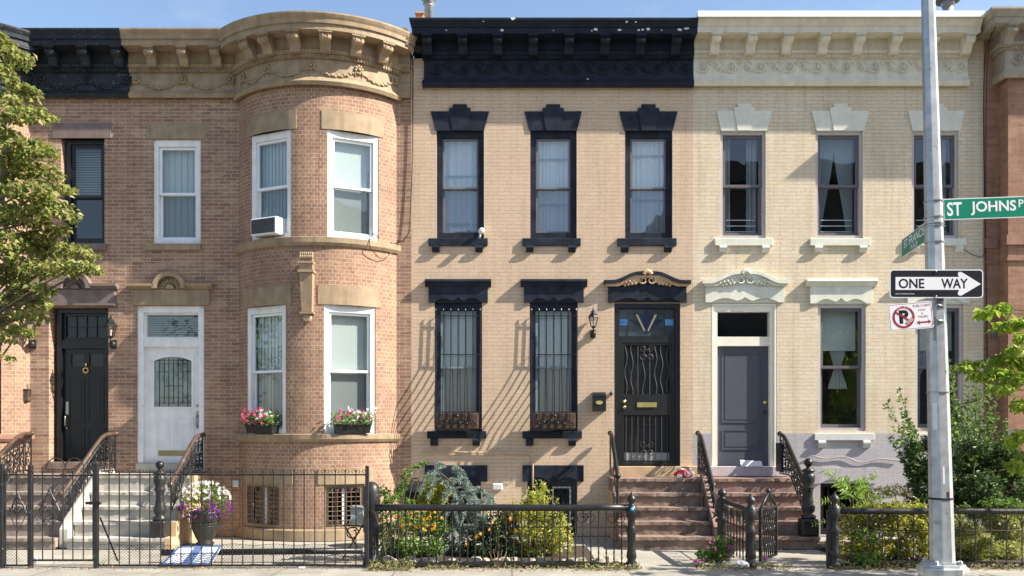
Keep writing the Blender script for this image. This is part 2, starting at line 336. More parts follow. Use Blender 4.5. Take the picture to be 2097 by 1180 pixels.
paint('door_black', (0.010, 0.010, 0.012), 0.3, namt=0.1, bump=0.03)
paint('iron', (0.014, 0.014, 0.015), 0.38, namt=0.3, bump=0.2, spots=((0.09, 0.085, 0.08), 0.66, 25))
paint('worn_iron', (0.020, 0.020, 0.021), 0.42, namt=0.3, bump=0.3, spots=((0.30, 0.29, 0.27), 0.64, 22))
paint('rail_brown', (0.075, 0.050, 0.038), 0.32, namt=0.3, bump=0.15, spots=((0.20, 0.13, 0.09), 0.60, 14))
paint('slate_door', (0.075, 0.080, 0.105), 0.4, namt=0.06, bump=0.05)
paint('brass', (0.80, 0.60, 0.25), 0.25, metal=1.0, namt=0.1, bump=0.0)
paint('dark_brass', (0.30, 0.24, 0.15), 0.35, metal=1.0, namt=0.1, bump=0.0)
paint('pewter', (0.42, 0.41, 0.38), 0.35, metal=1.0, namt=0.1, bump=0.0)
paint('galvanised', (0.50, 0.52, 0.53), 0.42, metal=0.65, nscale=9, namt=0.18, bump=0.08, spots=((0.20, 0.185, 0.17), 0.63, 5), streak=0.3)
paint('brown_step', (0.24, 0.168, 0.135), 0.8, nscale=4, namt=0.35, bump=0.6, spots=((0.13, 0.095, 0.08), 0.57, 3.5), streak=0.3)
paint('gray_brown_step', (0.27, 0.22, 0.19), 0.85, nscale=4, namt=0.3, bump=0.5, spots=((0.16, 0.13, 0.115), 0.58, 4), streak=0.3)
paint('chipped_step', (0.23, 0.152, 0.125), 0.8, nscale=5, namt=0.25, bump=0.4, spots=((0.52, 0.46, 0.47), 0.66, 6))
paint('gray_step', (0.40, 0.38, 0.34), 0.85, nscale=4, namt=0.18, bump=0.3, spots=((0.25, 0.23, 0.21), 0.66, 5))
paint('tan_step', (0.50, 0.35, 0.21), 0.8, nscale=4, namt=0.15, bump=0.3)
paint('lilac_step', (0.50, 0.44, 0.46), 0.8, nscale=6, namt=0.12, bump=0.4, spots=((0.24, 0.11, 0.09), 0.62, 5))
paint('concrete', (0.43, 0.39, 0.33), 0.9, nscale=1.8, namt=0.18, bscale=60, bump=0.3, spots=((0.30, 0.27, 0.22), 0.64, 3))
paint('yard_concrete', (0.32, 0.30, 0.255), 0.9, nscale=1.5, namt=0.2, bscale=60, bump=0.3, spots=((0.27, 0.24, 0.20), 0.62, 2.5))
paint('asphalt', (0.05, 0.05, 0.052), 0.9, nscale=3, namt=0.2, bump=0.5)
paint('soil', (0.045, 0.032, 0.023), 0.95, nscale=12, namt=0.4, bump=1.0)
paint('earth', (0.16, 0.14, 0.10), 0.95, nscale=3, namt=0.2, bump=0.4)
paint('rock', (0.34, 0.29, 0.23), 0.85, nscale=9, namt=0.3, bump=0.6)
paint('interior', (0.32, 0.31, 0.30), 0.9, namt=0.05, bump=0.0)
paint('roofing', (0.12, 0.12, 0.12), 0.9, namt=0.1)
paint('bark', (0.12, 0.095, 0.07), 0.9, nscale=15, namt=0.3, bump=0.8)
paint('twig', (0.10, 0.10, 0.05), 0.85, namt=0.2)
paint('wood_planter', (0.09, 0.050, 0.032), 0.6, nscale=12, namt=0.3)
paint('planter_black', (0.012, 0.012, 0.012), 0.5, namt=0.1)
paint('urn_black', (0.022, 0.022, 0.022), 0.45, namt=0.2)
paint('sign_green', (0.0, 0.205, 0.125), 0.4, namt=0.05, bump=0.0, spec=0.2)
paint('sign_white', (0.80, 0.80, 0.80), 0.35, namt=0.04, bump=0.0, spots=((0.55, 0.55, 0.53), 0.70, 12))
paint('sign_black', (0.012, 0.014, 0.020), 0.45, namt=0.1, bump=0.0, spec=0.18)
paint('sign_red', (0.33, 0.02, 0.045), 0.4, namt=0.05, bump=0.0)
paint('bag_red', (0.62, 0.02, 0.025), 0.35, namt=0.1, bump=0.3, bscale=20)
paint('bag_white', (0.75, 0.73, 0.73), 0.5, namt=0.05, bump=0.2)
paint('paper', (0.72, 0.72, 0.76), 0.7, namt=0.05, bump=0.2, bscale=15)
paint('blue_print', (0.10, 0.17, 0.36), 0.5, namt=0.1)
paint('sticker_blue', (0.05, 0.40, 0.75), 0.4, namt=0.02, bump=0)
paint('stain_navy', (0.010, 0.014, 0.055), 0.15, namt=0.1, bump=0.0)
paint('stain_gray', (0.045, 0.055, 0.07), 0.12, namt=0.3, bump=0.0)
paint('stain_blue', (0.10, 0.30, 0.60), 0.2, namt=0.1, bump=0.0)
paint('stain_cream', (0.65, 0.58, 0.36), 0.25, namt=0.1, bump=0.0)
paint('lead', (0.040, 0.042, 0.045), 0.5, namt=0.1, bump=0.0)
paint('gold_relief', (0.56, 0.37, 0.22), 0.5, namt=0.15)
paint('chimney_clay', (0.55, 0.22, 0.10), 0.8, namt=0.2)
paint('cable_black', (0.015, 0.015, 0.015), 0.5, namt=0.1, bump=0)
paint('cable_gray', (0.27, 0.25, 0.28), 0.6, namt=0.1, bump=0)
paint('door_bg', (0.016, 0.016, 0.018), 0.35, namt=0.2, bump=0.0)
paint('fallen_leaf', (0.30, 0.20, 0.10), 0.8, namt=0.4)
paint('ac_grille', (0.05, 0.05, 0.055), 0.5, namt=0.2, spots=((0.5, 0.5, 0.5), 0.70, 30))
paint('gray_box', (0.30, 0.31, 0.31), 0.5, namt=0.08)
glass('pane_glass', base=0.05); glass('blue_glass', base=0.13); glass('dark_glass', (0.45, 0.5, 0.5), 0.0)
glass('door_glass', (0.75, 0.8, 0.79), 0.05); paint('frosted', (0.36, 0.41, 0.395), 0.7, namt=0.2); glass('screen_glass', (0.62, 0.65, 0.66), base=0.03); glass('blue_screen_glass', (0.58, 0.62, 0.66), base=0.10)
glass('lamp_glass', (0.85, 0.85, 0.8), 0.12)
cloth('sheer', (0.86, 0.87, 0.88), 0.3); cloth('blind_white', (0.56, 0.60, 0.58), 0.15); cloth('blind_green', (0.52, 0.58, 0.56), 0.2); cloth('drape', (0.36, 0.39, 0.41), 0.2)
cloth('slat_gray', (0.36, 0.37, 0.35), 0.15); cloth('lace', (0.52, 0.54, 0.57), 0.3)
leafmat('leaf_tree', [(0.11, 0.16, 0.04), (0.22, 0.27, 0.06), (0.33, 0.34, 0.09), (0.30, 0.23, 0.12)], 0.42)
leafmat('leaf_holly', [(0.03, 0.06, 0.02), (0.065, 0.115, 0.035), (0.13, 0.20, 0.055)], 0.27, 0.4)
leafmat('leaf_dogwood', [(0.16, 0.28, 0.03), (0.30, 0.42, 0.05), (0.42, 0.46, 0.07)], 0.45)
leafmat('leaf_dark', [(0.025, 0.045, 0.018), (0.045, 0.075, 0.028), (0.07, 0.11, 0.04)], 0.2, 0.4)
leafmat('leaf_privet', [(0.06, 0.12, 0.03), (0.13, 0.23, 0.045), (0.24, 0.35, 0.06)], 0.4)
leafmat('leaf_yellow', [(0.20, 0.27, 0.04), (0.46, 0.46, 0.06), (0.66, 0.62, 0.16), (0.16, 0.26, 0.05)], 0.4)
leafmat('leaf_green', [(0.07, 0.14, 0.03), (0.15, 0.27, 0.05), (0.26, 0.38, 0.07)], 0.4)
leafmat('leaf_abelia', [(0.08, 0.17, 0.03), (0.24, 0.34, 0.05), (0.55, 0.55, 0.08), (0.62, 0.56, 0.10), (0.56, 0.32, 0.08)], 0.45)
leafmat('leaf_box', [(0.18, 0.22, 0.05), (0.36, 0.39, 0.11), (0.50, 0.49, 0.17)], 0.4)
leafmat('leaf_spruce', [(0.15, 0.21, 0.18), (0.25, 0.33, 0.28), (0.36, 0.44, 0.37)], 0.15, 0.6)
leafmat('leaf_sumac', [(0.20, 0.36, 0.05), (0.32, 0.48, 0.08)], 0.45)
leafmat('leaf_weed', [(0.12, 0.16, 0.04), (0.22, 0.22, 0.08), (0.30, 0.23, 0.12)], 0.25)
leafmat('petal_pink', [(0.62, 0.03, 0.20), (0.75, 0.12, 0.30), (0.50, 0.02, 0.16)], 0.3)
leafmat('petal_white', [(0.75, 0.74, 0.70), (0.82, 0.80, 0.78)], 0.3)
leafmat('petal_purple', [(0.22, 0.03, 0.30), (0.36, 0.08, 0.45)], 0.3)
leafmat('petal_gold', [(0.75, 0.38, 0.01), (0.80, 0.50, 0.03)], 0.3)
leafmat('petal_magenta', [(0.50, 0.03, 0.35), (0.62, 0.10, 0.42)], 0.3)
leafmat('litter_leaf', [(0.20, 0.10, 0.05), (0.34, 0.22, 0.11), (0.45, 0.33, 0.18)], 0.2, 0.8)

# ------------------------------------------------------------------ ground
def sheet(name, x0, x1, y0, y1, z, mat, thick=0.0):
    b = MB()
    if thick: b.box(x0, x1, -y1, -y0, z - thick, z)
    else: b.add([(x0, -y0, z), (x1, -y0, z), (x1, -y1, z), (x0, -y1, z)], [[0, 1, 2, 3]])
    return b.build(name, mat, kind='structure')
sheet('ground', -600, 600, -600, 600, -0.32, 'earth')
sheet('road', -120, 120, -18.5, -7.75, -0.16, 'asphalt', 0.1)
sheet('kerb', -120, 120, -7.75, -7.6, 0.0, 'sill_gray', 0.3)
m, N, L, b = new_mat('pavement')                       # concrete flags with scored joints
MATS['pavement'] = m
tc = N.new('ShaderNodeTexCoord'); bt = N.new('ShaderNodeTexBrick'); bt.offset = 0.0
bt.inputs['Scale'].default_value = 1.0; bt.inputs['Brick Width'].default_value = 1.55; bt.inputs['Row Height'].default_value = 1.55; bt.inputs['Mortar Size'].default_value = 0.012
bt.inputs['Color1'].default_value = (0.31, 0.295, 0.255, 1); bt.inputs['Color2'].default_value = (0.285, 0.27, 0.23, 1); bt.inputs['Mortar'].default_value = (0.16, 0.145, 0.12, 1)
L.new(tc.outputs['Object'], bt.inputs['Vector'])
nz = N.new('ShaderNodeTexNoise'); nz.inputs['Scale'].default_value = 2.2; nz.inputs['Detail'].default_value = 9; L.new(tc.outputs['Object'], nz.inputs['Vector'])
mr = N.new('ShaderNodeMapRange'); mr.inputs[1].default_value = 0.3; mr.inputs[2].default_value = 0.7; mr.inputs[3].default_value = 0.72; mr.inputs[4].default_value = 1.12; L.new(nz.outputs[0], mr.inputs[0])
sc_ = N.new('ShaderNodeVectorMath'); sc_.operation = 'SCALE'; L.new(bt.outputs['Color'], sc_.inputs[0]); L.new(mr.outputs[0], sc_.inputs['Scale']); ng = N.new('ShaderNodeTexNoise'); ng.inputs['Scale'].default_value = 13; ng.inputs['Detail'].default_value = 3; L.new(tc.outputs['Object'], ng.inputs['Vector'])
rg = N.new('ShaderNodeMapRange'); rg.inputs[1].default_value = 0.66; rg.inputs[2].default_value = 0.70; rg.inputs[4].default_value = 0.6; L.new(ng.outputs[0], rg.inputs[0])
mg = N.new('ShaderNodeMix'); mg.data_type = 'RGBA'; L.new(rg.outputs[0], mg.inputs[0]); L.new(sc_.outputs[0], mg.inputs[6]); mg.inputs[7].default_value = (0.14, 0.13, 0.115, 1); L.new(mg.outputs[2], b.inputs['Base Color'])
b.inputs['Roughness'].default_value = 0.9
nb = N.new('ShaderNodeTexNoise'); nb.inputs['Scale'].default_value = 70; L.new(tc.outputs['Object'], nb.inputs['Vector'])
bp = N.new('ShaderNodeBump'); bp.inputs['Strength'].default_value = 0.3; bp.inputs['Distance'].default_value = 0.01; L.new(nb.outputs[0], bp.inputs['Height']); L.new(bp.outputs[0], b.inputs['Normal'])
sheet('sidewalk', -120, 120, -7.6, -3.86, -0.004, 'pavement', 0.3)
sheet('yard_paving', -120, 120, -3.86, 11, -0.012, 'yard_concrete', 0.3)

# ------------------------------------------------------------------ facade pieces
def arc_map(x0, x1, b):
    c = (x1 - x0) / 2; Rr = (c * c + b * b) / (2 * b); al = math.asin(c / Rr); xc = (x0 + x1) / 2; yc = Rr - b
    def f(u, p, z):
        t = -al + u / Rr
        return (xc + (Rr + p) * math.sin(t), yc - (Rr + p) * math.cos(t), z)
    f.L = 2 * al * Rr; f.R = Rr
    def u_at(px, p=0.0):
        lo, hi = -0.2, f.L + 0.2
        for _ in range(50):
            md = (lo + hi) / 2; q = f(md, p, 0)
            if CX + F * q[0] / (D + q[1]) < px: lo = md
            else: hi = md
        return (lo + hi) / 2
    f.u_at = u_at
    f.z_at = lambda u, py, p=0.0: H0 + (HY - py) * (D + f(u, p, 0)[1]) / F
    def tangent(u):
        t = -al + u / Rr; o = f(u, 0, 0)
        return plane_map((o[0], o[1], 0), (math.cos(t), math.sin(t), 0), (0, 0, 1), (math.sin(t), -math.cos(t), 0))
    f.tan = tangent
    return f
def wall(house, m, u0, u1, z0, z1, holes, mat, step=None, name='wall', uoff=0.0):
    """brick skin with real openings; holes are (u0, u1, z0, z1, reveal depth)"""
    us = {u0, u1}; zs = {z0, z1}
    for h in holes: us |= {h[0], h[1]}; zs |= {h[2], h[3]}
    if step:
        n = int((u1 - u0) / step)
        for i in range(1, n):
            c = u0 + (u1 - u0) * i / n
            if all(abs(c - q) > step * 0.3 for q in us): us.add(c)
    us = sorted(us); zs = sorted(zs); b = MB(m)
    for i in range(len(us) - 1):
        for k in range(len(zs) - 1):
            a, c, d, e = us[i], us[i + 1], zs[k], zs[k + 1]; mu, mz = (a + c) / 2, (d + e) / 2
            if any(h[0] < mu < h[1] and h[2] < mz < h[3] for h in holes): continue
            b.add([(a, 0, d), (c, 0, d), (c, 0, e), (a, 0, e)], [[0, 1, 2, 3]], uv=[(a + uoff, d), (c + uoff, d), (c + uoff, e), (a + uoff, e)])
    for a, c, d, e, dep in holes:
        cut = [q for q in us if a <= q <= c]
        for uu in (a, c): b.add([(uu, 0, d), (uu, -dep, d), (uu, -dep, e), (uu, 0, e)], [[0, 1, 2, 3]], uv=[(uu, d), (uu + dep, d), (uu + dep, e), (uu, e)])
        for zz in (d, e):
            if zz in (z0, z1): continue
            for q in range(len(cut) - 1): b.add([(cut[q], 0, zz), (cut[q + 1], 0, zz), (cut[q + 1], -dep, zz), (cut[q], -dep, zz)], [[0, 1, 2, 3]], uv=[(cut[q], zz), (cut[q + 1], zz), (cut[q + 1], zz - dep), (cut[q], zz - dep)])
    return b.build(name, mat, house)
def shell(house, x0, x1, ytop=8.75):
    """party walls, rear wall, roof and floors: what the windows look into"""
    b = MB(); b.box(x0 + 0.02, x0 + 0.10, -9, -0.75, 0, ytop); b.box(x1 - 0.10, x1 - 0.02, -9, -0.75, 0, ytop); b.build('party_wall', 'interior', house)
    b = MB(); b.box(x0 + 0.02, x1 - 0.02, -9.2, -9, 0, ytop); b.build('rear_wall', 'interior', house)
    b = MB(); b.box(x0 + 0.02, x1 - 0.02, -9.2, -0.02, ytop - 0.12, ytop); b.build('roof', 'roofing', house)
    for z in (1.16, 4.62):
        b = MB(); b.box(x0 + 0.1, x1 - 0.1, -9, -0.16, z - 0.2, z); b.build('floor', 'interior', house)
def window(house, m, u0, u1, z0, z1, mf, fw, ms, sw, inset=0.05, zmid=None, g='pane_glass', wt=None, g2=None):
    b = MB(m); b.ring(u0 - 0.004, u1 + 0.004, z0, z1 + 0.004, fw, -inset - 0.12, -inset, wt=wt)
    win = b.build('window', mf, house)
    wt = fw if wt is None else wt
    a, c, d, e = u0 + fw, u1 - fw, z0 + fw, z1 - wt
    zm = (d + e) / 2 if zmid is None else zmid
    b = MB(m); b.ring(a, c, zm - 0.02, e, sw, -inset - 0.075, -inset - 0.035); b.build('upper_sash', ms, win)
    b = MB(m); b.ring(a, c, d, zm + 0.02, sw, -inset - 0.115, -inset - 0.078, wb=sw * 1.3); b.build('lower_sash', ms, win)
    b = MB(m); b.quad(a + sw, c - sw, zm - 0.02 + sw, e - sw, -inset - 0.055); b.build('pane', g, win)
    b = MB(m); b.quad(a + sw, c - sw, d + sw * 1.3, zm + 0.02 - sw, -inset - 0.097); b.build('pane', g2 or g, win)
    return win
def curtain(m, u0, u1, z0, z1, p, mat, label, name='curtain', folds=8, amp=0.02, cat='curtain', seed=0, group=None):
    rnd = random.Random(seed); n = folds * 6; b = MB(m); pts = []; fs = []; ph = rnd.random() * 6
    for i in range(n + 1):
        u = u0 + (u1 - u0) * i / n; a = math.sin(i / 6 * 2 * math.pi + ph + 0.8 * math.sin(i * 0.31 + ph))
        for k in range(4):
            t = k / 3; pts.append((u + 0.006 * math.sin(i * 0.9 + k), p + amp * a * (0.45 + 0.55 * t) - 0.01 * math.sin(i * .2), z1 + (z0 - z1) * t))
    for i in range(n):
        for k in range(3): fs.append([i * 4 + k, i * 4 + k + 1, i * 4 + k + 5, i * 4 + k + 4])
    b.add(pts, fs, smooth=True)
    return b.build(name, mat, label=label, cat=cat, group=group)
def vblind(m, u0, u1, z0, z1, p, mat, label, n=10, ang=0.16):
    b = MB(m); w = (u1 - u0) / n
    for i in range(n):
        u = u0 + w * i; b.add([(u, p, z0), (u + w * 1.04, p + w * ang * (1 if True else 0), z0), (u + w * 1.04, p + w * ang, z1), (u, p, z1)], [[0, 1, 2, 3]])
    return b.build('vertical_blind', mat, label=label, cat='blind')
def hblind(m, u0, u1, z0, z1, p, mat, label, pitch=0.045):
    b = MB(m); n = int((z1 - z0) / pitch)
    for i in range(n):
        z = z0 + pitch * i; b.add([(u0, p + 0.018, z), (u1, p + 0.018, z), (u1, p - 0.012, z + pitch * 0.85), (u0, p - 0.012, z + pitch * 0.85)], [[0, 1, 2, 3]])
    return b.build('slatted_blind', mat, label=label, cat='blind')
def us_of(u0, u1, step=0.12):
    n = max(1, int((u1 - u0) / step)); return [u0 + (u1 - u0) * i / n for i in range(n + 1)]
def modillion(b, u, w, z0, z1, p0, p1):
    """S-scroll bracket under a cornice"""
    h = z1 - z0; d = p1 - p0
    o = [(p0, z1), (p1, z1), (p1, z1 - h * .12), (p1 - .02, z1 - h * .16), (p1, z1 - h * .24), (p1 - d * .02, z1 - h * .40), (p1 - d * .12, z1 - h * .50), (p1 - d * .34, z1 - h * .54), (p1 - d * .48, z1 - h * .66), (p1 - d * .52, z1 - h * .86), (p1 - d * .62, z0), (p0, z0)]
    b.side(o, u - w / 2, u + w / 2)
    b.box(u - w * .62, u + w * .62, p0, p1 + 0.02, z1 - h * .10, z1 + 0.004)
    for k in (-.25, .25): b.tube([(u + w * k, p1 + 0.004, z1 - h * .2), (u + w * k, p1 - d * .05, z1 - h * .42)], 0.014, 5)
    b.tube([(u - w * .53, p1 - d * .14, z1 - h * .33), (u + w * .53, p1 - d * .14, z1 - h * .33)], h * .15, 8)
def teeth(b, u0, u1, z0, z1, p0, p1, pitch, duty=0.55):
    n = int((u1 - u0) / pitch)
    for i in range(n):
        u = u0 + (i + .5) * (u1 - u0) / n; b.box(u - pitch * duty / 2, u + pitch * duty / 2, p0, p1, z0, z1)
def eggs(b, u0, u1, z, p, pitch, r):
    n = int((u1 - u0) / pitch)
    for i in range(n): b.ball((u0 + (i + .5) * (u1 - u0) / n, p, z), r, 6, (0.8, 0.8, 1.2))
def rinceau(b, u0, u1, zc, p, unit=0.25, r=0.105):
    """running scroll of leaves, alternately up and down"""
    n = int(round((u1 - u0) / unit)); unit = (u1 - u0) / n
    for i in range(n):
        c = u0 + (i + .5) * unit; s = 1 if i % 2 == 0 else -1
        b.tube([(c + (r - r * .72 * q / 20) * math.cos(R(200) + s * 2 * math.pi * 1.35 * q / 20), p, zc + s * 0.005 + (r - r * .72 * q / 20) * math.sin(R(200) * s + s * 2 * math.pi * 1.35 * q / 20)) for q in range(21)], [0.017 - 0.007 * q / 20 for q in range(21)], 5)
        for k in range(5):
            a = s * R(-70 + 36 * k); b.tube([(c, p, zc), (c + r * .3 * math.cos(a), p + .018, zc + r * .3 * math.sin(a)), (c + r * .62 * math.cos(a), p, zc + r * .62 * math.sin(a))], [0.006, 0.017, 0.007], 5)
        b.tube([(c + unit * .5 * math.cos(R(180 - 18 * q)) * -1 - unit * .5 + unit * .5, p, zc - s * (r + .012) * math.sin(R(18 * q))) for q in range(1, 10)], 0.011, 5)
        b.ball((c + unit * .48, p, zc + s * r * .75), 0.026, 6, (1.4, .6, .8))
def garland(b, spots, zc, h, p, n=16):
    """swags of leaves hung between rosettes"""
    for a, c in zip(spots[:-1], spots[1:]):
        for i in range(n + 1):
            t = i / n; z = zc + h * .12 - h * .52 * (1 - (2 * t - 1) ** 2); r = 0.022 + 0.018 * (1 - abs(2 * t - 1))
            b.ball((a + (c - a) * t, p, z + (0.008 if i % 2 else -0.008)), r, 6, (1.2, .7, .9))
    for c in spots:
        for k in range(8):
            a = R(45 * k + 10); b.ball((c + .055 * math.cos(a), p + .012, zc + h * .1 + .062 * math.sin(a)), 0.03, 6, (1, .8, 1))
        b.ball((c, p + .03, zc + h * .1), 0.032, 8)
        for k in (-1, 1): b.tube([(c, p, zc + h * .1), (c + k * .07, p + .01, zc - h * .1), (c + k * .05, p, zc - h * .3)], [0.02, 0.018, 0.006], 5)
def fan_hood(house, uc, us0, us1, zs0, zs1, mat, zb0, ub0, ub1, rad, parent_win):
    """flat hood with a half-round shell panel in its middle, over a stone block"""
    b = MB(); b.box(ub0, ub1, -0.1, 0.045, zb0, zs0 - 0.002); blk = b.build('door_lintel', mat, house, bevel=0.008)
    b = MB()
    pr = [(-0.05, zs0), (0.05, zs0), (0.10, zs0 + (zs1 - zs0) * .45), (0.13, zs0 + (zs1 - zs0) * .5), (0.13, zs1), (-0.05, zs1)]
    b.sweep(pr, [us0, uc - rad - 0.03]); b.sweep(pr, [uc + rad + 0.03, us1])
    zc = zs0 + 0.005; n = 18; ro = rad + 0.05
    top = [(uc + ro * math.cos(math.pi * i / n), zc + ro * math.sin(math.pi * i / n)) for i in range(n + 1)]
    bot = [(uc + (rad - .03) * math.cos(math.pi * i / n), zc + (rad - .03) * math.sin(math.pi * i / n)) for i in range(n + 1)]
    b.strip(top, bot, -0.05, 0.13)
    b.build('hood_moulding', mat, blk)
    b = MB(); b.prism([(uc + (rad - .02) * math.cos(math.pi * i / n), zc + (rad - .02) * math.sin(math.pi * i / n)) for i in range(n + 1)], -0.05, 0.02)
    for k in range(11):
        a = math.pi * (k + .5) / 11; r1, r2 = 0.075, rad - 0.035
        b.tube([(uc + r1 * math.cos(a), 0.02, zc + r1 * math.sin(a)), (uc + r2 * math.cos(a), 0.035, zc + r2 * math.sin(a))], [0.010, 0.030], 6)
    b.prism([(uc + .075 * math.cos(math.pi * i / 10), zc + .075 * math.sin(math.pi * i / 10)) for i in range(11)], -0.02, 0.07)
    b.build('shell_panel', mat, blk)
    return blk
def scallop(u0, u1, zt, zb, ends):
    """apron outline whose lower edge waves up at both ends and meets in a cusp"""
    o = [(u0, zt), (u0, zb), (u0 + ends, zb)]; w = (u1 - u0) - 2 * ends; uc = (u0 + u1) / 2; h = (zt - zb)
    for i in range(1, 12):
        t = i / 12; o.append((u0 + ends + w / 2 * t, zb + h * (0.30 * math.sin(math.pi * min(1, t * 1.15)) ** 1.0 * (1 - t * .25) if t < .8 else 0.10 + 0.20 * (t - .8) / .2)))
    o.append((uc, zb + h * .34))
    o += [(2 * uc - a, z) for a, z in reversed(o[3:-1])]
    o += [(u1 - ends, zb), (u1, zb), (u1, zt)]
    return o
def straight_hood(house, u0, u1, zt, zm, zb, ub0, ub1, mat, parent):
    b = MB()
    pr = [(-0.05, zm), (0.045, zm), (0.06, zm + (zt - zm) * .1), (0.085, zm + (zt - zm) * .42), (0.10, zm + (zt - zm) * .5), (0.11, zm + (zt - zm) * .7), (0.10, zt - 0.01), (0.085, zt), (-0.05, zt)]
    b.sweep(pr, [u0, u1]); h = b.build('window_hood', mat, parent)
    b = MB(); b.prism(scallop(ub0, ub1, zm - 0.001, zb, 0.10), -0.06, 0.042)
    b.box(ub0 + .08, ub1 - .08, -0.06, 0.012, zb, zb + (zm - zb) * .6); b.build('window_lintel', mat, parent)
def ogee_hood(house, u0, u1, ze, zt, zb, ub0, ub1, zl, mat, mat_relief, parent):
    """swan-neck pediment with scrolls and a shell over the door block"""
    uc = (u0 + u1) / 2; n = 30
    def ztop(t): return ze + (zt - ze) * (0.5 - 0.5 * math.cos(math.pi * max(0, min(1, ((1 - abs(2 * t - 1)) - 0.16) / 0.66))))
    top = [(u0 + (u1 - u0) * i / n, ztop(i / n)) for i in range(n + 1)]
    b = MB(); b.strip(top, [(a, z - 0.06) for a, z in top], -0.05, 0.12)
    t2 = [(a + (uc - a) * .03, z - 0.05) for a, z in top]
    hood = b.build('door_hood', mat, house)
    b = MB(); b.strip([(a, z - .008) for a, z in t2], [(a + (uc - a) * .03, max(zl + 0.002, z - 0.062)) for a, z in t2], -0.05, 0.088); b.build('cove_moulding', mat_relief, hood)
    b = MB(); b.prism([(ub0, zl)] + [(ub0 + (ub1 - ub0) * i / n, max(zl + .01, ztop(i / n * .94 + .03) - .05)) for i in range(n + 1)] + [(ub1, zl)], -0.05, 0.04)
    b.build('pediment_panel', mat, hood)
    b = MB(); h = zt - zl
    for s in (-1, 1):
        b.tube([(uc + s * q[0], q[1], q[2]) for q in spiral(0.075, zl + h * .42, 0.085, 0.02, 1.5, R(140), p=0.075, sgn=-1)], [0.022 - 0.012 * i / 22 for i in range(23)], 6)
        for k in range(13):
            t = k / 12; rr = random.Random(k * 7 + 3)
            b.ball((uc + s * (.17 + .25 * t), 0.06 + .02 * rr.random(), zl + h * (.40 - .22 * t) + .03 * math.sin(k * 2.1)), 0.038 - 0.018 * t, 7, (1.1, .7, 1.3))
            if k % 3 == 0: b.tube([(uc + s * (.16 + .24 * t), .06, zl + h * .3), (uc + s * (.19 + .26 * t), .085, zl + h * .52 * (1 - t * .5)), (uc + s * (.25 + .26 * t), .06, zl + h * .3 * (1 - t * .4))], [0.008, 0.02, 0.006], 5)
    b.build('scroll_relief', mat_relief if mat_relief != mat else mat, hood)
    b = MB()
    for k in range(7):
        a = R(25 + 130 * k / 6); b.tube([(uc, .08, zt - .07), (uc + .06 * math.cos(a), .12, zt - .07 + .06 * math.sin(a)), (uc + .11 * math.cos(a), .10, zt - .07 + .11 * math.sin(a))], [0.010, 0.022, 0.018], 6)
    b.build('shell', mat_relief, hood)
    b = MB(); b.prism(scallop(ub0, ub1, zl - 0.002, zb, 0.10), -0.06, 0.045); b.box(ub0 + .08, ub1 - .08, -0.06, 0.012, zb, zb + (zl - zb) * .6); b.build('door_lintel', mat, hood)
    return hood
def keystone_lintel(parent, x0, x1, zb, zt, mat):
    uc = (x0 + x1) / 2; w = x1 - x0; h = zt - zb; i = w * .085
    b = MB(); o1 = [(x0 + i, zb), (uc - w * .12, zb), (uc - w * .19, zt), (x0, zt)]
    b.prism(o1, -0.08, 0.020); b.prism([(2 * uc - a, z) for a, z in reversed(o1)], -0.08, 0.020)
    b.prism([(uc - w * .118, zb), (uc + w * .118, zb), (uc + w * .187, zt), (uc + w * .18, zt + h * .17), (uc + w * .125, zt + h * .17), (uc + w * .118, zt + h * .36), (uc - w * .118, zt + h * .36), (uc - w * .125, zt + h * .17), (uc - w * .18, zt + h * .17), (uc - w * .187, zt)], -0.08, 0.032)
    return b.build('window_lintel', mat, parent)
def sill_pair(parent, x0, x1, z0, z1, zbr, mat, bx):
    b = MB(); b.box(x0, x1, -0.17, 0.045, z0, z1); s = b.build('window_sill', mat, parent, bevel=0.006)
    for u in bx:
        b = MB(); h = z0 - zbr; w = 0.065
        b.side([(-0.05, z0), (0.055, z0), (0.074, z0 - h * .18), (0.076, z0 - h * .38), (0.06, z0 - h * .7), (0.045, zbr), (-0.05, zbr)], u - w, u + w); b.build('sill_bracket', mat, parent)
def panel_door(house, m, u0, u1, z0, z1, p, mat, panels, holes=()):
    """door leaf with raised fields; holes are glazed openings"""
    b = MB(m)
    cu = sorted({u0, u1} | {h[0] for h in holes} | {h[1] for h in holes}); cz = sorted({z0, z1} | {h[2] for h in holes} | {h[3] for h in holes})
    for i in range(len(cu) - 1):
        for k in range(len(cz) - 1):
            mu, mz = (cu[i] + cu[i + 1]) / 2, (cz[k] + cz[k + 1]) / 2
            if any(h[0] < mu < h[1] and h[2] < mz < h[3] for h in holes): continue
            b.box(cu[i], cu[i + 1], p - 0.045, p, cz[k], cz[k + 1])
    d = b.build('door', mat, house)
    for a, c, e, f in panels:
        b = MB(m); b.ring(a, c, e, f, 0.022, p - 0.002, p + 0.012)
        b.box(a + .022, c - .022, p - 0.002, p + 0.003, e + .022, f - .022); b.box(a + .06, c - .06, p + 0.003, p + 0.009, e + .06, f - .06); b.build('door_panel', mat, d)
    return d
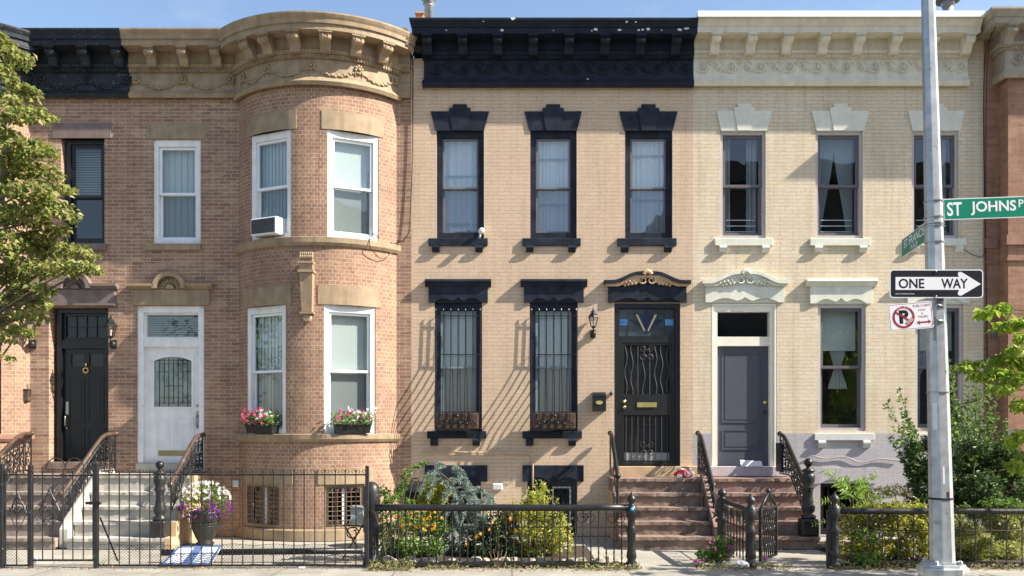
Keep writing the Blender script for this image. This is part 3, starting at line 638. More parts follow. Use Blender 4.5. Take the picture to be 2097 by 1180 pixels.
# ------------------------------------------------------------------ cornices
def prof_of(rows): return [(p, Z(y, p)) for p, y in rows]
PB = prof_of([(0.02, 201), (0.09, 200), (0.12, 192), (0.08, 188), (0.05, 185), (0.05, 149), (0.09, 148), (0.09, 140), (0.11, 138), (0.14, 131), (0.11, 129)])
zs_ = Z(91.5, .42); PB += [(0.11, zs_), (0.40, zs_), (0.40, Z(81, .40)), (0.43, Z(79, .43)), (0.44, Z(71, .44)), (0.46, Z(66, .46)), (0.48, Z(60, .48)), (0.48, Z(57, .48)), (-0.12, Z(57, .48)), (-0.12, Z(201, .0))]
PC = prof_of([(0.02, 180), (0.09, 178), (0.12, 168), (0.07, 163), (0.05, 156), (0.05, 123), (0.09, 121), (0.09, 113), (0.11, 112), (0.14, 105), (0.11, 103)])
zs_ = Z(67.5, .42); PC += [(0.11, zs_), (0.40, zs_), (0.40, Z(57, .40)), (0.42, Z(55, .42)), (0.43, Z(51, .43)), (0.46, Z(44, .46)), (0.48, Z(40, .48)), (0.48, Z(36, .48)), (-0.12, Z(36, .48)), (-0.12, Z(180, 0))]
def shift(prof, dp=0.0, dz=0.0): return [((p + dp) if p > -.1 else p, z + dz) for p, z in prof]
def cornice_run(house, m, us, prof, mat, br_us, orn, us_d, bw=0.155, ret=(None, None), orn_mat=None, name='cornice', dz=0.0, dp=0.0, tooth=0.05):
    prof = shift(prof, dp, dz); b = MB(m)
    if ret[0] is None and ret[1] is None: b.sweep(prof, us)
    else:
        r0, r1 = ret[0] or 0, ret[1] or 0; n = len(prof); loops = []
        if ret[0] is not None: loops.append([(us[0] - r0 * max(0, p - dp), -.12, z) for p, z in prof])
        loops.append([(us[0] - r0 * max(0, p - dp), p, z) for p, z in prof]); loops.append([(us[-1] + r1 * max(0, p - dp), p, z) for p, z in prof])
        if ret[1] is not None: loops.append([(us[-1] + r1 * max(0, p - dp), -.12, z) for p, z in prof])
        pts = sum(loops, []); fs = [[i * n + k, (i + 1) * n + k, (i + 1) * n + k + 1, i * n + k + 1] for i in range(len(loops) - 1) for k in range(n - 1)]
        fs += [list(range(n)), list(range(len(pts) - 1, len(pts) - n - 1, -1))]; b.add(pts, fs)
    c = b.build(name, mat, house)
    zt = prof[11][1]; zb = prof[10][1]
    for u in br_us:
        b = MB(m); modillion(b, u, bw, zt - 0.285, zt + 0.002, dp + 0.10, dp + 0.375); b.build('bracket', mat, c)
    b = MB(m); teeth(b, us_d[0], us_d[1], prof[7][1] - (prof[7][1] - prof[6][1]) * .85, prof[7][1] - .012, dp + .085, dp + .112, tooth)
    eggs(b, us_d[0], us_d[1], (prof[8][1] + prof[10][1]) / 2 + .005, dp + .128, 0.075, 0.024)
    b.build('dentil_course', mat, c)
    b = MB(m); zf0, zf1 = prof[4][1], prof[5][1]
    orn(b, (zf0 + zf1) / 2, zf1 - zf0, dp + 0.055); b.build('frieze_relief', orn_mat or mat, c)
    return c
arcB = arc_map(X(490), X(812), 0.74)
DZB = -0.05
# windows of the bay, measured on the tan house
def bay_rect(x0, x1, y0, y1, p=-0.05):
    a, c = arcB.u_at(x0, p), arcB.u_at(x1, p); um = (a + c) / 2
    return a, c, arcB.z_at(um, y1, p), arcB.z_at(um, y0, p)
BW_UP = [bay_rect(519, 598, 273, 491), bay_rect(671, 772, 271, 491)]
BW_LO = [bay_rect(511, 588, 627, 889), bay_rect(664, 766, 627, 889)]
BW_BS = [bay_rect(507, 578, 991, 1083), bay_rect(664, 744, 991, 1080)]
ZU0, ZU1 = sum(q[2] for q in BW_UP) / 2, sum(q[3] for q in BW_UP) / 2
ZL0, ZL1 = sum(q[2] for q in BW_LO) / 2, sum(q[3] for q in BW_LO) / 2
ZS0, ZS1 = sum(q[2] for q in BW_BS) / 2, sum(q[3] for q in BW_BS) / 2
BW_UP = [(a, c, ZU0, ZU1) for a, c, _, _ in BW_UP]; BW_LO = [(a, c, ZL0, ZL1) for a, c, _, _ in BW_LO]; BW_BS = [(a, c, ZS0, ZS1) for a, c, _, _ in BW_BS]
def bay(house, dx, trim, trim2, which, frame_mat, sash_mat, orn_from=0):
    """round brick bay; dx slides the tan house's bay to its neighbour"""
    m0 = arcB
    m = lambda u, p, z: (lambda q: (q[0] + dx, q[1], q[2]))(m0(u, p, z))
    L_ = arcB.L
    wins = [BW_UP[i] + (0.14,) for i in which] + [BW_LO[i] + (0.14,) for i in which] + [BW_BS[i] + (0.16,) for i in which]
    wall(house, m, 0, L_, 0, 8.3, wins, 'header_brick', step=0.13, name='bay_wall')
    b = MB(); n = 24
    b.add([(m(L_ * i / n, 0, 0)[0], -m(L_ * i / n, 0, 0)[1], 8.74) for i in range(n + 1)], [list(range(n + 1))]); b.build('bay_roof', 'roofing', house)
    # string courses that serve as sills
    for (y0, y1, nm) in ((490, 507, 'sill_course'), (891, 908, 'sill_course')):
        za, zb = (ZU0 - 0.145, ZU0) if y0 < 600 else (ZL0 - 0.135, ZL0)
        b = MB(m); b.sweep([(-0.16, za), (0.03, za), (0.065, za + 0.05), (0.07, zb - 0.01), (0.06, zb), (-0.16, zb)], us_of(-0.04, L_ + 0.04)); b.build(nm, trim, house)
    b = MB(m); b.sweep([(-0.1, 0.0), (0.05, 0.0), (0.05, ZS0 - 0.02), (0.02, ZS0), (-0.16, ZS0)], us_of(0, L_)); b.build('plinth', trim, house)
    out = []
    for i in which:
        for (q, kind) in ((BW_UP[i], 'up'), (BW_LO[i], 'lo')):
            uc = (q[0] + q[1]) / 2; t0 = arcB.tan(uc)
            tm = (lambda t0: lambda u, p, z: (lambda r: (r[0] + dx, r[1], r[2]))(t0(u, p, z)))(t0)
            hw = (q[1] - q[0]) / 2 - 0.01
            wn = window(house, tm, -hw, hw, q[2], q[3] - 0.002, frame_mat, 0.085, sash_mat, 0.042, inset=0.075, wt=0.12, g2='screen_glass', zmid=q[2] + (q[3] - q[2]) * .49)
            lt = MB(m); lt.sweep([(-0.1, q[3]), (0.012, q[3]), (0.012, q[3] + 0.325), (-0.1, q[3] + 0.325)], us_of(q[0] - 0.10, q[1] + 0.10)); lt.build('window_lintel', trim2, wn)
            out.append((wn, tm, hw, q, kind))
        q = BW_BS[i]; uc = (q[0] + q[1]) / 2; t0 = arcB.tan(uc); hw = (q[1] - q[0]) / 2
        tm = (lambda t0: lambda u, p, z: (lambda r: (r[0] + dx, r[1], r[2]))(t0(u, p, z)))(t0)
        b = MB(tm); b.ring(-hw, hw, q[2], q[3], 0.06, -0.2, -0.07); wn = b.build('basement_window', 'tan_wood' if trim == 'tan_trim' else trim, house)
        b = MB(tm); b.quad(-hw + .06, hw - .06, q[2] + .06, q[3] - .06, -0.15); b.build('pane', 'dark_glass', wn)
        b = MB(tm); b.box(-.03, .03, -.17, -.125, q[2] + .06, q[3] - .06); b.build('mullion', 'white_paint', wn)
        b = MB(tm); nx, nz_ = 7, 8
        for k in range(nx + 1): u = -hw + .07 + (2 * hw - .14) * k / nx; b.tube([(u, -.055, q[2] + .05), (u, -.055, q[3] - .05)], .007, 4)
        for k in range(nz_ + 1): z = q[2] + .06 + (q[3] - q[2] - .12) * k / nz_; b.tube([(-hw + .06, -.06, z), (hw - .06, -.06, z)], .007, 4)
        for z in (q[2] + .09, q[3] - .09):
            for k in range(5): b.tube(spiral(-hw + .12 + (2 * hw - .24) * k / 4, z, .045, .015, 1.2, 0, 10, p=-.048), .005, 4)
        b.build('grille', 'brown_grille', wn)
        lt = MB(m); lt.sweep([(-0.1, q[3]), (0.014, q[3]), (0.014, q[3] + 0.25), (-0.1, q[3] + 0.25)], us_of(q[0] - 0.10, q[1] + 0.22)); lt.build('window_lintel', trim2, wn)
    return m, out

# ================================================================== HOUSE 1: black cornice, black door (far left)
XA0, XAB, XBC, XCD, XDE = X(-270), X(268), X(842), X(1419), X(2014)
hA = thing('row_house', 'red brick row house with black peeling cornice and black front door behind the tree', 'house', ((XA0 + XAB) / 2, 0, 0), 'row houses along the street')
shell(hA, XA0, XAB)
dxA = X(62) - X(812)
bay(hA, dxA, 'red_stone', 'purple_stone', [1], 'black_paint', 'black_paint')
upA = (X(125), X(214), Z(500), Z(284)); drA = (X(100), X(222), Z(946), Z(629))
wall(hA, flat, X(62), XAB, 0, 8.3, [upA + (0.2,), drA + (0.32,)], 'red_brick')
wA = window(hA, flat, upA[0] + .05, upA[1], upA[2], upA[3], 'black_paint', 0.075, 'black_paint', 0.05, inset=0.10, zmid=Z(400))
b = MB(); b.box(X(108), X(228), -.1, .02, Z(284), Z(252)); b.build('window_lintel', 'purple_stone', wA, bevel=.006)
b = MB(); b.box(X(103), X(219), -.2, .075, Z(514), Z(500)); b.build('window_sill', 'purple_stone', wA, bevel=.006)
fan_hood(hA, X(157), X(88), X(243), Z(593), Z(583), 'purple_stone', Z(627), X(100), X(237), 0.245, None)
b = MB(); b.ring(drA[0] + .06, drA[1], drA[2], drA[3], .085, -.30, -.16, wb=0.0); fA = b.box(drA[0] + .145, drA[1] - .085, -.30, -.17, Z(712), Z(694)).build('door_frame', 'door_black', hA)
b = MB(); b.ring(drA[0] + .145, drA[1] - .085, Z(694), drA[3] - .085, .05, -.29, -.22); 
for k in range(1, 4): u = drA[0] + .195 + (drA[1] - drA[0] - .33) * k / 4; b.box(u - .009, u + .009, -.27, -.235, Z(690), drA[3] - .13)
b.box(drA[0] + .19, drA[1] - .13, -.268, -.238, Z(667) - .008, Z(667) + .008); tA = b.build('transom_window', 'door_black', hA)
b = MB(); b.quad(drA[0] + .19, drA[1] - .13, Z(692), drA[3] - .13, -.255); b.build('pane', 'dark_glass', tA)
d0, d1, e0, e1 = drA[0] + .145, drA[1] - .085, drA[2], Z(712); dw = d1 - d0
dA = panel_door(hA, flat, d0, d1, e0, e1, -.235, 'door_black', [(d0 + .10, d0 + dw / 2 - .03, Z(865), Z(770)), (d0 + dw / 2 + .03, d1 - .10, Z(865), Z(770)), (d0 + .10, d0 + dw / 2 - .03, Z(932), Z(878)), (d0 + dw / 2 + .03, d1 - .10, Z(932), Z(878))],
                [(d0 + .14, d0 + dw / 2 - .05, Z(748), Z(722)), (d0 + dw / 2 + .05, d1 - .12, Z(748), Z(722))])
b = MB()
for a, c in ((d0 + .14, d0 + dw / 2 - .05), (d0 + dw / 2 + .05, d1 - .12)): b.quad(a, c, Z(748), Z(722), -.26)
b.build('door_light', 'dark_glass', dA)
b = MB(); uk = d0 + dw / 2; b.tube(spiral(uk, Z(757), .045, .045, 1, 0, 14, p=-.205), .012, 6); b.ball((uk, -.215, Z(745)), .03, 8, (.8, .6, 1.2)); b.build('door_knocker', 'brass', dA)
b = MB(); b.box(d0 + .05, d0 + .10, -.235, -.215, Z(850), Z(822)); b.tube([(d0 + .075, -.22, Z(848)), (d0 + .07, -.15, Z(853)), (d0 + .07, -.15, Z(870)), (d0 + .075, -.21, Z(876))], .014, 7); b.ball((d0 + .075, -.205, Z(877)), .022, 8); b.build('handle', 'pewter', dA)
b = MB(); b.box(drA[0] - .02, drA[1] + .02, -.34, .03, drA[2] - .13, drA[2]); b.build('threshold', 'brown_step', hA, bevel=.008)
# cornice: flat length and the flank of its bay
def gar(spots): return lambda b, zc, h, p: garland(b, spots, zc, h, p)
cornice_run(hA, flat, [X(62) - .55, XAB - .002], PB, 'worn_black', [X(q, .35) for q in (101, 168, 236)], gar([X(85, .05), X(176, .05), X(262, .05)]), (X(62, .1), XAB))
mA = lambda u, p, z: (lambda q: (q[0] + dxA, q[1], q[2]))(arcB(u, p, z))
cornice_run(hA, mA, us_of(0, arcB.L), PB, 'worn_black', [arcB.L * (k + .55) / 7 for k in range(7)], gar([arcB.L * k / 4 for k in range(5)]), (0, arcB.L), dz=DZB, name='bay_cornice')

# ================================================================== HOUSE 2: tan cornice, white door, round bay
hB = thing('row_house', 'red brick row house with tan cornice, white front door and round bay', 'house', ((XAB + XBC) / 2, 0, 0), 'row houses along the street')
shell(hB, XAB, XBC)
mB, baywins = bay(hB, 0.0, 'tan_trim', 'tan_trim', [0, 1], 'white_paint', 'white_metal')
upB = (X(314), X(411), Z(500), Z(286)); drB = (X(281), X(418), Z(949), Z(627))
wall(hB, flat, XAB, X(490), 0, 8.3, [upB + (0.14,), drB + (0.2,)], 'red_brick')
wall(hB, flat, X(812), XBC, 0, 8.3, [], 'red_brick')
wB = window(hB, flat, upB[0], upB[1], upB[2], upB[3], 'white_paint', 0.085, 'white_metal', 0.045, inset=0.03, zmid=Z(396), wt=.12, g2='screen_glass')
b = MB(); b.box(X(301), X(422), -.1, .012, Z(285), Z(253)); b.build('window_lintel', 'tan_trim', wB)
b = MB(); b.box(X(296), X(412), -.15, .055, Z(513), Z(500)); b.build('window_sill', 'tan_trim', wB, bevel=.006)
fan_hood(hB, X(350), X(264), X(438), Z(593), Z(583), 'tan_trim', Z(626), X(274), X(430), 0.245, None)
b = MB(); b.ring(drB[0], drB[1], drB[2], drB[3], .10, -.20, -.02, wb=0.0, wt=.11); b.box(drB[0] + .1, drB[1] - .1, -.20, -.05, Z(710), Z(693)); b.ring(drB[0] + .1, drB[1] - .1, Z(693), drB[3] - .11, .035, -.18, -.08)
for u in (drB[0] + .055, drB[1] - .05): b.tube([(u, -.022, drB[3] - .055), (u, -.005, drB[3] - .055)], .035, 10)
fB = b.build('door_frame', 'white_paint', hB)
b = MB(); b.quad(drB[0] + .135, drB[1] - .135, Z(692), drB[3] - .14, -.12); b.build('transom_window', 'pane_glass', fB)
d0, d1, e0, e1 = drB[0] + .10, drB[1] - .10, drB[2], Z(710); dw = d1 - d0
g0, g1, h0_, h1_ = d0 + .165, d1 - .155, Z(833), Z(730)
dB = panel_door(hB, flat, d0, d1, e0, e1, -.10, 'white_paint', [(d0 + .12, d0 + dw / 2 - .06, Z(918), Z(856)), (d0 + dw / 2 + .06, d1 - .12, Z(918), Z(856))], [(g0, g1, h0_, h1_)])
b = MB(); b.quad(g0, g1, h0_, h1_, -.125); b.build('door_light', 'door_glass', dB)
b = MB(); b.box(g0 + .002, g1 - .002, -.143, -.135, h0_ + .002, h1_ - .002); b.build('frosted_layer', 'frosted', dB)
b = MB(); gc = (g0 + g1) / 2                                                     # leaded camework and arched moulding
for k in range(1, 8): u = g0 + (g1 - g0) * k / 8; b.box(u - .004, u + .004, -.122, -.112, h0_ + (.0 if k % 2 else .05), h1_ - .03)
for z, a, c in ((.08, .0, 1.), (.18, .12, .88), (.42, .25, .75), (.70, .0, .35), (.70, .65, 1.), (.86, .12, .88), (.93, 0, 1)): b.box(g0 + (g1 - g0) * a, g0 + (g1 - g0) * c, -.1215, -.1125, h0_ + (h1_ - h0_) * z - .004, h0_ + (h1_ - h0_) * z + .004)
b.build('leading', 'black_paint', dB)
n = 12; arch = [(g0 + (g1 - g0) * i / n, h1_ - .075 * (2 * i / n - 1) ** 2) for i in range(n + 1)]
b = MB(); b.strip([(a, h1_ + .03) for a, z in arch], arch, -.11, -.09); b.box(g0 - .035, g0, -.11, -.085, h0_ - .03, h1_ + .03); b.box(g1, g1 + .035, -.11, -.085, h0_ - .03, h1_ + .03); b.box(g0, g1, -.11, -.085, h0_ - .035, h0_)
b.build('light_moulding', 'white_paint', dB)
b = MB(); b.box(d1 - .075, d1 - .03, -.10, -.085, Z(878), Z(842)); b.tube([(d1 - .052, -.09, Z(850)), (d1 - .052, -.03, Z(855)), (d1 - .052, -.03, Z(868)), (d1 - .052, -.085, Z(876))], .013, 7); b.ball((d1 - .052, -.085, Z(831)), .024, 8); b.build('handle', 'pewter', dB)
b = MB(); b.box(d0 + .24, d1 - .1, -.10, -.088, Z(934), Z(923)); b.build('mail_slot', 'dark_brass', dB)
b = MB(); b.box(drB[0] - .02, drB[1] + .02, -.22, .03, drB[2] - .15, drB[2]); b.build('threshold', 'gray_step', hB, bevel=.008)
cornice_run(hB, flat, [XAB + .002, X(490) + .55], PB, 'tan_trim', [X(q, .35) for q in (304, 371, 439)], gar([X(280, .05), X(374, .05), X(472, .05)]), (XAB, X(490)))
cornice_run(hB, mB, us_of(0, arcB.L), PB, 'tan_trim', [arcB.u_at(q, .36) for q in (497, 537, 598, 666, 734, 795)], gar([arcB.u_at(q, .06) for q in (497, 545, 636, 735, 808)]), (0, arcB.L), dz=DZB, name='bay_cornice')
cornice_run(hB, flat, [X(812) - .3, XBC - .01], PB, 'tan_trim', [], lambda b, zc, h, p: b.box(X(815), XBC - .012, p - .02, p + .004, zc - .02, zc + .02), (X(814), XBC - .012), name='cornice_end')
# long carved bracket between the bay windows
ub = arcB.u_at(628, .1); tb = arcB.tan(ub); zb = lambda py: arcB.z_at(ub, py, .12)
b = MB(tb)
def pyr(b, w0, w1, d0, d1, z0, z1): b.add([(-w0, -.02, z0), (w0, -.02, z0), (w0, d0, z0), (-w0, d0, z0), (-w1, -.02, z1), (w1, -.02, z1), (w1, d1, z1), (-w1, d1, z1)], [[0, 1, 2, 3], [4, 5, 6, 7], [0, 1, 5, 4], [1, 2, 6, 5], [2, 3, 7, 6], [3, 0, 4, 7]])
pyr(b, .085, .11, .10, .16, zb(638), zb(559)); b.box(-.13, .13, -.02, .19, zb(558.5), zb(553)); pyr(b, .105, .115, .16, .18, zb(552.5), zb(541)); b.box(-.125, .125, -.02, .19, zb(540.5), zb(536)); b.box(-.115, .115, -.02, .11, zb(642), zb(638.5))
br = b.build('long_bracket', 'tan_trim', hB)
b = MB(tb)
for k in range(7):
    for j in range(3): b.ball((-.10 + .2 * k / 6, .13 + .02 * (j == 1), zb(534) + .055 * j), .034, 6, (.7, .8, 1.2))
b.tube(spiral(0, zb(650), .07, .02, 1.6, R(60), 18, p=.07), .02, 6); b.ball((0, .05, zb(651)), .085, 10, (1, .5, 1))
b.build('carved_leaves', 'tan_trim', br)

# ================================================================== HOUSE 3: peach brick, navy trim (middle)
hC = thing('row_house', 'peach painted brick row house with navy black cornice, hoods and window frames', 'house', ((XBC + XCD) / 2, 0, 0), 'row houses along the street')
shell(hC, XBC, XCD)
UPC = [(894, 991), (1086, 1181), (1280, 1377)]; LOC = [(890, 987), (1085, 1183)]
drC = (X(1258), X(1393), Z(955), Z(621)); BSC = [(880, 985), (1080, 1182)]
holes = [(X(a), X(c), Z(488), Z(268), .16) for a, c in UPC] + [(X(a), X(c), Z(883), Z(620), .16) for a, c in LOC] + [drC + (.25,)] + [(X(a), X(c), Z(1096), Z(986), .2) for a, c in BSC]
wall(hC, flat, XBC, XCD, 0, 8.5, holes, 'peach_brick')
winC = []
for i, (a, c) in enumerate(UPC):
    wn = window(hC, flat, X(a), X(c), Z(488), Z(268), 'navy_trim', .105, 'bronze_frame', .032, inset=.045, zmid=Z(383), wt=.12, g='blue_glass', g2='blue_screen_glass'); winC.append(wn)
    for py in ((356, 455), (321, 415), (314, 405))[i]: b = MB(); b.box(X(a) + .14, X(c) - .14, -.172, -.164, Z(py) - .02, Z(py) + .012); b.build('inner_rail', 'blue_gray_frame', wn)
    keystone_lintel(wn, X(a) - .105, X(c) + .09, Z(268) - .002, Z(229), 'navy_trim'); sill_pair(wn, X(a) - .14, X(c) + .07, Z(504), Z(489), Z(517), 'navy_trim', (X(a) - .01, X(c) - .085))
for a, c in LOC:
    wn = window(hC, flat, X(a), X(c), Z(883), Z(620), 'navy_trim', .105, 'blue_gray_frame', .04, inset=.045, zmid=Z(752), wt=.14, g='pane_glass', g2='screen_glass')
    straight_hood(hC, X(a - 19), X(c + 19), Z(573), Z(588), Z(620) - .002, X(a - 12), X(c + 12), 'navy_trim', wn)
    sill_pair(wn, X(a) - .13, X(c) + .075, Z(898), Z(883), Z(913), 'navy_trim', (X(a) - .005, X(c) - .10))
ogee_hood(hC, X(1236), X(1413), Z(576), Z(558), Z(620), X(1245), X(1405), Z(588), 'navy_trim', 'gold_relief', None)
b = MB(); b.ring(drC[0], drC[1], drC[2], drC[3], .085, -.24, -.03, wb=0.0); b.box(drC[0] + .085, drC[1] - .085, -.22, -.05, Z(696), Z(688)); fC = b.build('door_frame', 'black_paint', hC)
# leaded transom
t0, t1, s0, s1 = drC[0] + .085, drC[1] - .085, Z(688), drC[3] - .085
b = MB(); b.box(t0, t1, -.15, -.12, s0, s1); tr = b.build('transom_window', 'stain_gray', hC)
tu = lambda q: t0 + (t1 - t0) * q; tz = lambda q: s0 + (s1 - s0) * q
b = MB(); b.box(tu(.02), tu(.165), -.121, -.112, tz(.40), tz(.62)); b.box(tu(.835), tu(.98), -.121, -.112, tz(.40), tz(.62)); b.build('blue_glass_piece', 'stain_blue', tr)
b = MB(); b.prism([(tu(.5), tz(.12)), (tu(.64), tz(.72)), (tu(.5), tz(.95)), (tu(.36), tz(.72))], -.121, -.113)
for s in (-1, 1): b.prism([(tu(.5 + s * .03), tz(.22)), (tu(.5 + s * .31), tz(.60)), (tu(.5 + s * .19), tz(.62))], -.121, -.1125)
b.build('navy_glass_piece', 'stain_navy', tr)
b = MB()
for s in (-1, 1): b.prism([(tu(.5 + s * .015), tz(.20)), (tu(.5 + s * .15), tz(.78)), (tu(.5 + s * .19), tz(.80)), (tu(.5 + s * .045), tz(.20))], -.12, -.109)
b.build('cream_glass_piece', 'stain_cream', tr)
b = MB()
for q in (.17, .29, .36, .64, .71, .83): b.box(tu(q) - .004, tu(q) + .004, -.12, -.110, tz(.05 if q in (.17, .83) else .25), tz(.95))
for q in (.25, .80): b.box(tu(.17), tu(.83), -.12, -.1105, tz(q) - .004, tz(q) + .004)
b.box(tu(0), tu(.17), -.12, -.1105, tz(.51) - .003, tz(.51) + .003); b.build('leading', 'lead', tr)
# dark inner door and barred security door
d0, d1, e0, e1 = drC[0] + .085, drC[1] - .085, drC[2], Z(696)
iC = panel_door(hC, flat, d0, d1, e0, e1, -.17, 'door_bg', [(d0 + .14, d1 - .14, Z(800), Z(715)), (d0 + .14, d1 - .14, Z(935), Z(870))])
b = MB(); b.ring(d0 + .005, d1 - .005, e0 + .01, e1, .045, -.085, -.05); b.ring(d0 + .055, d1 - .055, e0 + .06, e1 - .05, .04, -.08, -.06)
b.box(d0 + .095, d1 - .095, -.082, -.055, Z(845), Z(812)); b.box(d0 + .01, d1 - .01, -.084, -.054, Z(850), Z(845)); b.box(d0 + .01, d1 - .01, -.084, -.054, Z(812), Z(807)); sd = b.build('security_door', 'iron', hC)
b = MB(); rr = random.Random(4)
for k in range(8):
    u = d0 + .13 + (d1 - d0 - .26) * k / 7
    b.tube([(u, -.07, e0 + .09), (u, -.07, Z(850))], .007, 5)
    wv = 0.022 if k in (0, 1, 3, 5, 6, 7) else 0
    b.tube([(u + wv * math.sin(i * .75 + k * 1.3), -.07, Z(807) + (e1 - .09 - Z(807)) * i / 14) for i in range(15)], .008, 5)
uc = (d0 + d1) / 2
for z, sg in ((e1 - .21, 1), (e0 + .33, -1)):
    for s in (-1, 1):
        b.tube([(uc + s * (q[0]), q[1], q[2]) for q in spiral(.065, z + .06, .065, .02, 1.3, R(180), 16, p=-.062, sgn=1)], .007, 5)
        b.tube([(uc + s * (q[0]), q[1], q[2]) for q in spiral(.065, z - .10, .065, .02, 1.3, R(180), 16, p=-.062, sgn=-1)], .007, 5)
b.build('door_bars', 'lead', sd)
b = MB(); b.ring(uc - .175, uc + .175, Z(834), Z(824), .018, -.056, -.04); b.box(uc - .157, uc + .157, -.056, -.046, Z(834) + .018, Z(824) - .018); b.build('mail_slot', 'brass', sd)
b = MB(); b.ball((d0 + .10, -.03, Z(834)), .035, 10); b.tube([(d0 + .10, -.055, Z(822)), (d0 + .10, -.035, Z(822))], .03, 12); b.build('door_knob', 'brass', sd)
b = MB(); b.ring(uc - .165, uc + .165, Z(870), Z(859), .014, -.17, -.155); b.build('mail_slot', 'lead', iC)
b = MB(); b.box(d0 + .08, d1 - .08, -.13, -.10, e0 + .02, e0 + .24); b.build('kick_panel', 'gray_box', iC)
b = MB(); b.box(drC[0] - .02, X(1430), -.26, .10, Z(977), Z(955)); b.build('threshold', 'peach_step' if 'peach_step' in MATS else 'tan_step', hC, bevel=.008)
for a, c in BSC:
    b = MB(); b.ring(X(a), X(c), Z(1096), Z(986), .08, -.19, -.08); wn = b.build('basement_window', 'black_paint', hC)
    b = MB(); b.quad(X(a) + .08, X(c) - .08, Z(1096) + .08, Z(986) - .08, -.165); b.build('pane', 'dark_glass', wn)
    b = MB(); b.ring((X(a) + X(c)) / 2, X(c) - .1, Z(1078), Z(986) - .1, .03, -.155, -.13); b.build('sash', 'white_metal', wn)
    b = MB()
    for k in range(9): u = X(a) + .09 + (X(c) - X(a) - .18) * k / 8; b.tube([(u, -.1, Z(1090)), (u, -.1, Z(990))], .006, 4)
    for k in range(10): z = Z(1090) + (Z(990) - Z(1090)) * k / 9; b.tube([(X(a) + .08, -.105, z), (X(c) - .08, -.105, z)], .006, 4)
    b.build('grille', 'worn_iron', wn)
    b = MB(); b.prism(scallop(X(a - 10), X(c + 13), Z(953), Z(986) - .002, .10), -.06, .03); b.box(X(a), X(c), -.06, .012, Z(986), Z(975)); b.build('window_lintel', 'navy_trim', wn)
def rin(u0, u1, unit=.25): return lambda b, zc, h, p: rinceau(b, u0, u1, zc, p, unit)
cornice_run(hC, flat, [X(871, .05), XCD - .002], PC, 'chipped_navy', [X(q, .35) for q in (874, 947, 1019, 1092, 1166, 1240, 1313, 1386)], rin(X(878, .06), X(1416, .06)), (X(866, .1), XCD - .01), ret=(.5, None))

cC = [o for o in hC.children if o.name.startswith('cornice')][0]
rr = random.Random(21)
for px, py, p, r in ((1220, 61, .402, .045), (1212, 63, .402, .02), (1269, 61, .402, .035), (1308, 62, .402, .03), (1316, 61, .402, .03), (1328, 60, .402, .04), (1391, 61, .402, .045), (1406, 58, .402, .045), (1028, 62, .402, .035), (914, 62, .402, .018), (1283, 45, .462, .03), (1302, 45, .462, .02), (1133, 63, .402, .015), (1204, 162, .075, .022), (1355, 62, .402, .015), (990, 44, .462, .015), (1050, 38, .485, .05)):
    b = MB(); u0_, z0_ = X(px, p), Z(py, p); b.prism([(u0_ + r * rr.uniform(.5, 1.2) * math.cos(a_ * .785), z0_ + .7 * r * rr.uniform(.4, 1.1) * math.sin(a_ * .785)) for a_ in range(8)], p - .01, p + .003); b.build('paint_chip', 'chip_white', cC)
# ================================================================== HOUSE 4: cream brick over lilac base
hD = thing('row_house', 'cream painted brick row house with lilac painted base and slate gray door', 'house', ((XCD + XDE) / 2, 0, 0), 'row houses along the street')
shell(hD, XCD, XDE)
UPD = [(1475, 1568), (1670, 1767), (1867, 1963)]; LOD = [(1675, 1773), (1874, 1973)]
drD = (X(1456), X(1591), Z(955), Z(621)); BSD = (1680, 1780); zp = Z(888)
ups = [(X(a), X(c), Z(488), Z(268), .14) for a, c in UPD]; los = [(X(a), X(c), Z(883), Z(622), .14) for a, c in LOD]
wall(hD, flat, XCD, XDE, zp, 8.98, ups + los + [(drD[0], drD[1], zp, drD[3], .2)], 'cream_brick')
wall(hD, flat, XCD, XDE, 0, zp, [(drD[0], drD[1], drD[2], zp, .2), (X(BSD[0]), X(BSD[1]), Z(1096), Z(990), .2)], 'lilac_brick', name='base_wall')
for a, c in UPD:
    wn = window(hD, flat, X(a), X(c), Z(488), Z(268), 'taupe_frame', .055, 'dark_taupe', .05, inset=.03, zmid=Z(380), wt=.07)
    for q in (447, 459, 471): b = MB(); b.tube([(X(a) + .14, -.158, Z(q)), (X(c) - .14, -.158, Z(q))], .006, 5); b.build('guard_bar', 'white_metal', wn)
    keystone_lintel(wn, X(a) - .07, X(c) + .105, Z(268) - .002, Z(228), 'pale_green_stone'); sill_pair(wn, X(a) - .105, X(c) + .12, Z(504), Z(489), Z(517), 'pale_green_stone', (X(a) + .04, X(c) - .01))
for i, (a, c) in enumerate(LOD):
    wn = window(hD, flat, X(a), X(c), Z(883), Z(622), 'taupe_frame', .06, 'dark_taupe', .05, inset=.03, zmid=Z(752), wt=.08)
    straight_hood(hD, X(a - 25), X(c + 20), Z(573), Z(588), Z(622) - .002, X(a - 17), X(c + 11), 'pale_green_stone', wn)
    sill_pair(wn, X(a) - .07, X(c) + .14, Z(902), Z(888), Z(917), 'sill_gray', (X(a) + .055, X(c) + .0))
ogee_hood(hD, X(1436), X(1613), Z(576), Z(557), Z(620), X(1444), X(1605), Z(588), 'pale_green_stone', 'pale_green_stone', None)
b = MB(); b.ring(drD[0], drD[1], drD[2], drD[3], .12, -.19, -.02, wb=0.0, wt=.15); b.box(drD[0] + .12, drD[1] - .12, -.19, -.06, Z(708), Z(689)); b.ring(drD[0] + .012, drD[1] - .012, drD[2], drD[3] - .012, .03, -.03, 0.0, wb=0.0); fD = b.build('door_frame', 'cream_paint', hD)
b = MB(); b.quad(drD[0] + .12, drD[1] - .12, Z(689), drD[3] - .15, -.11); b.build('transom_window', 'pane_glass', fD)
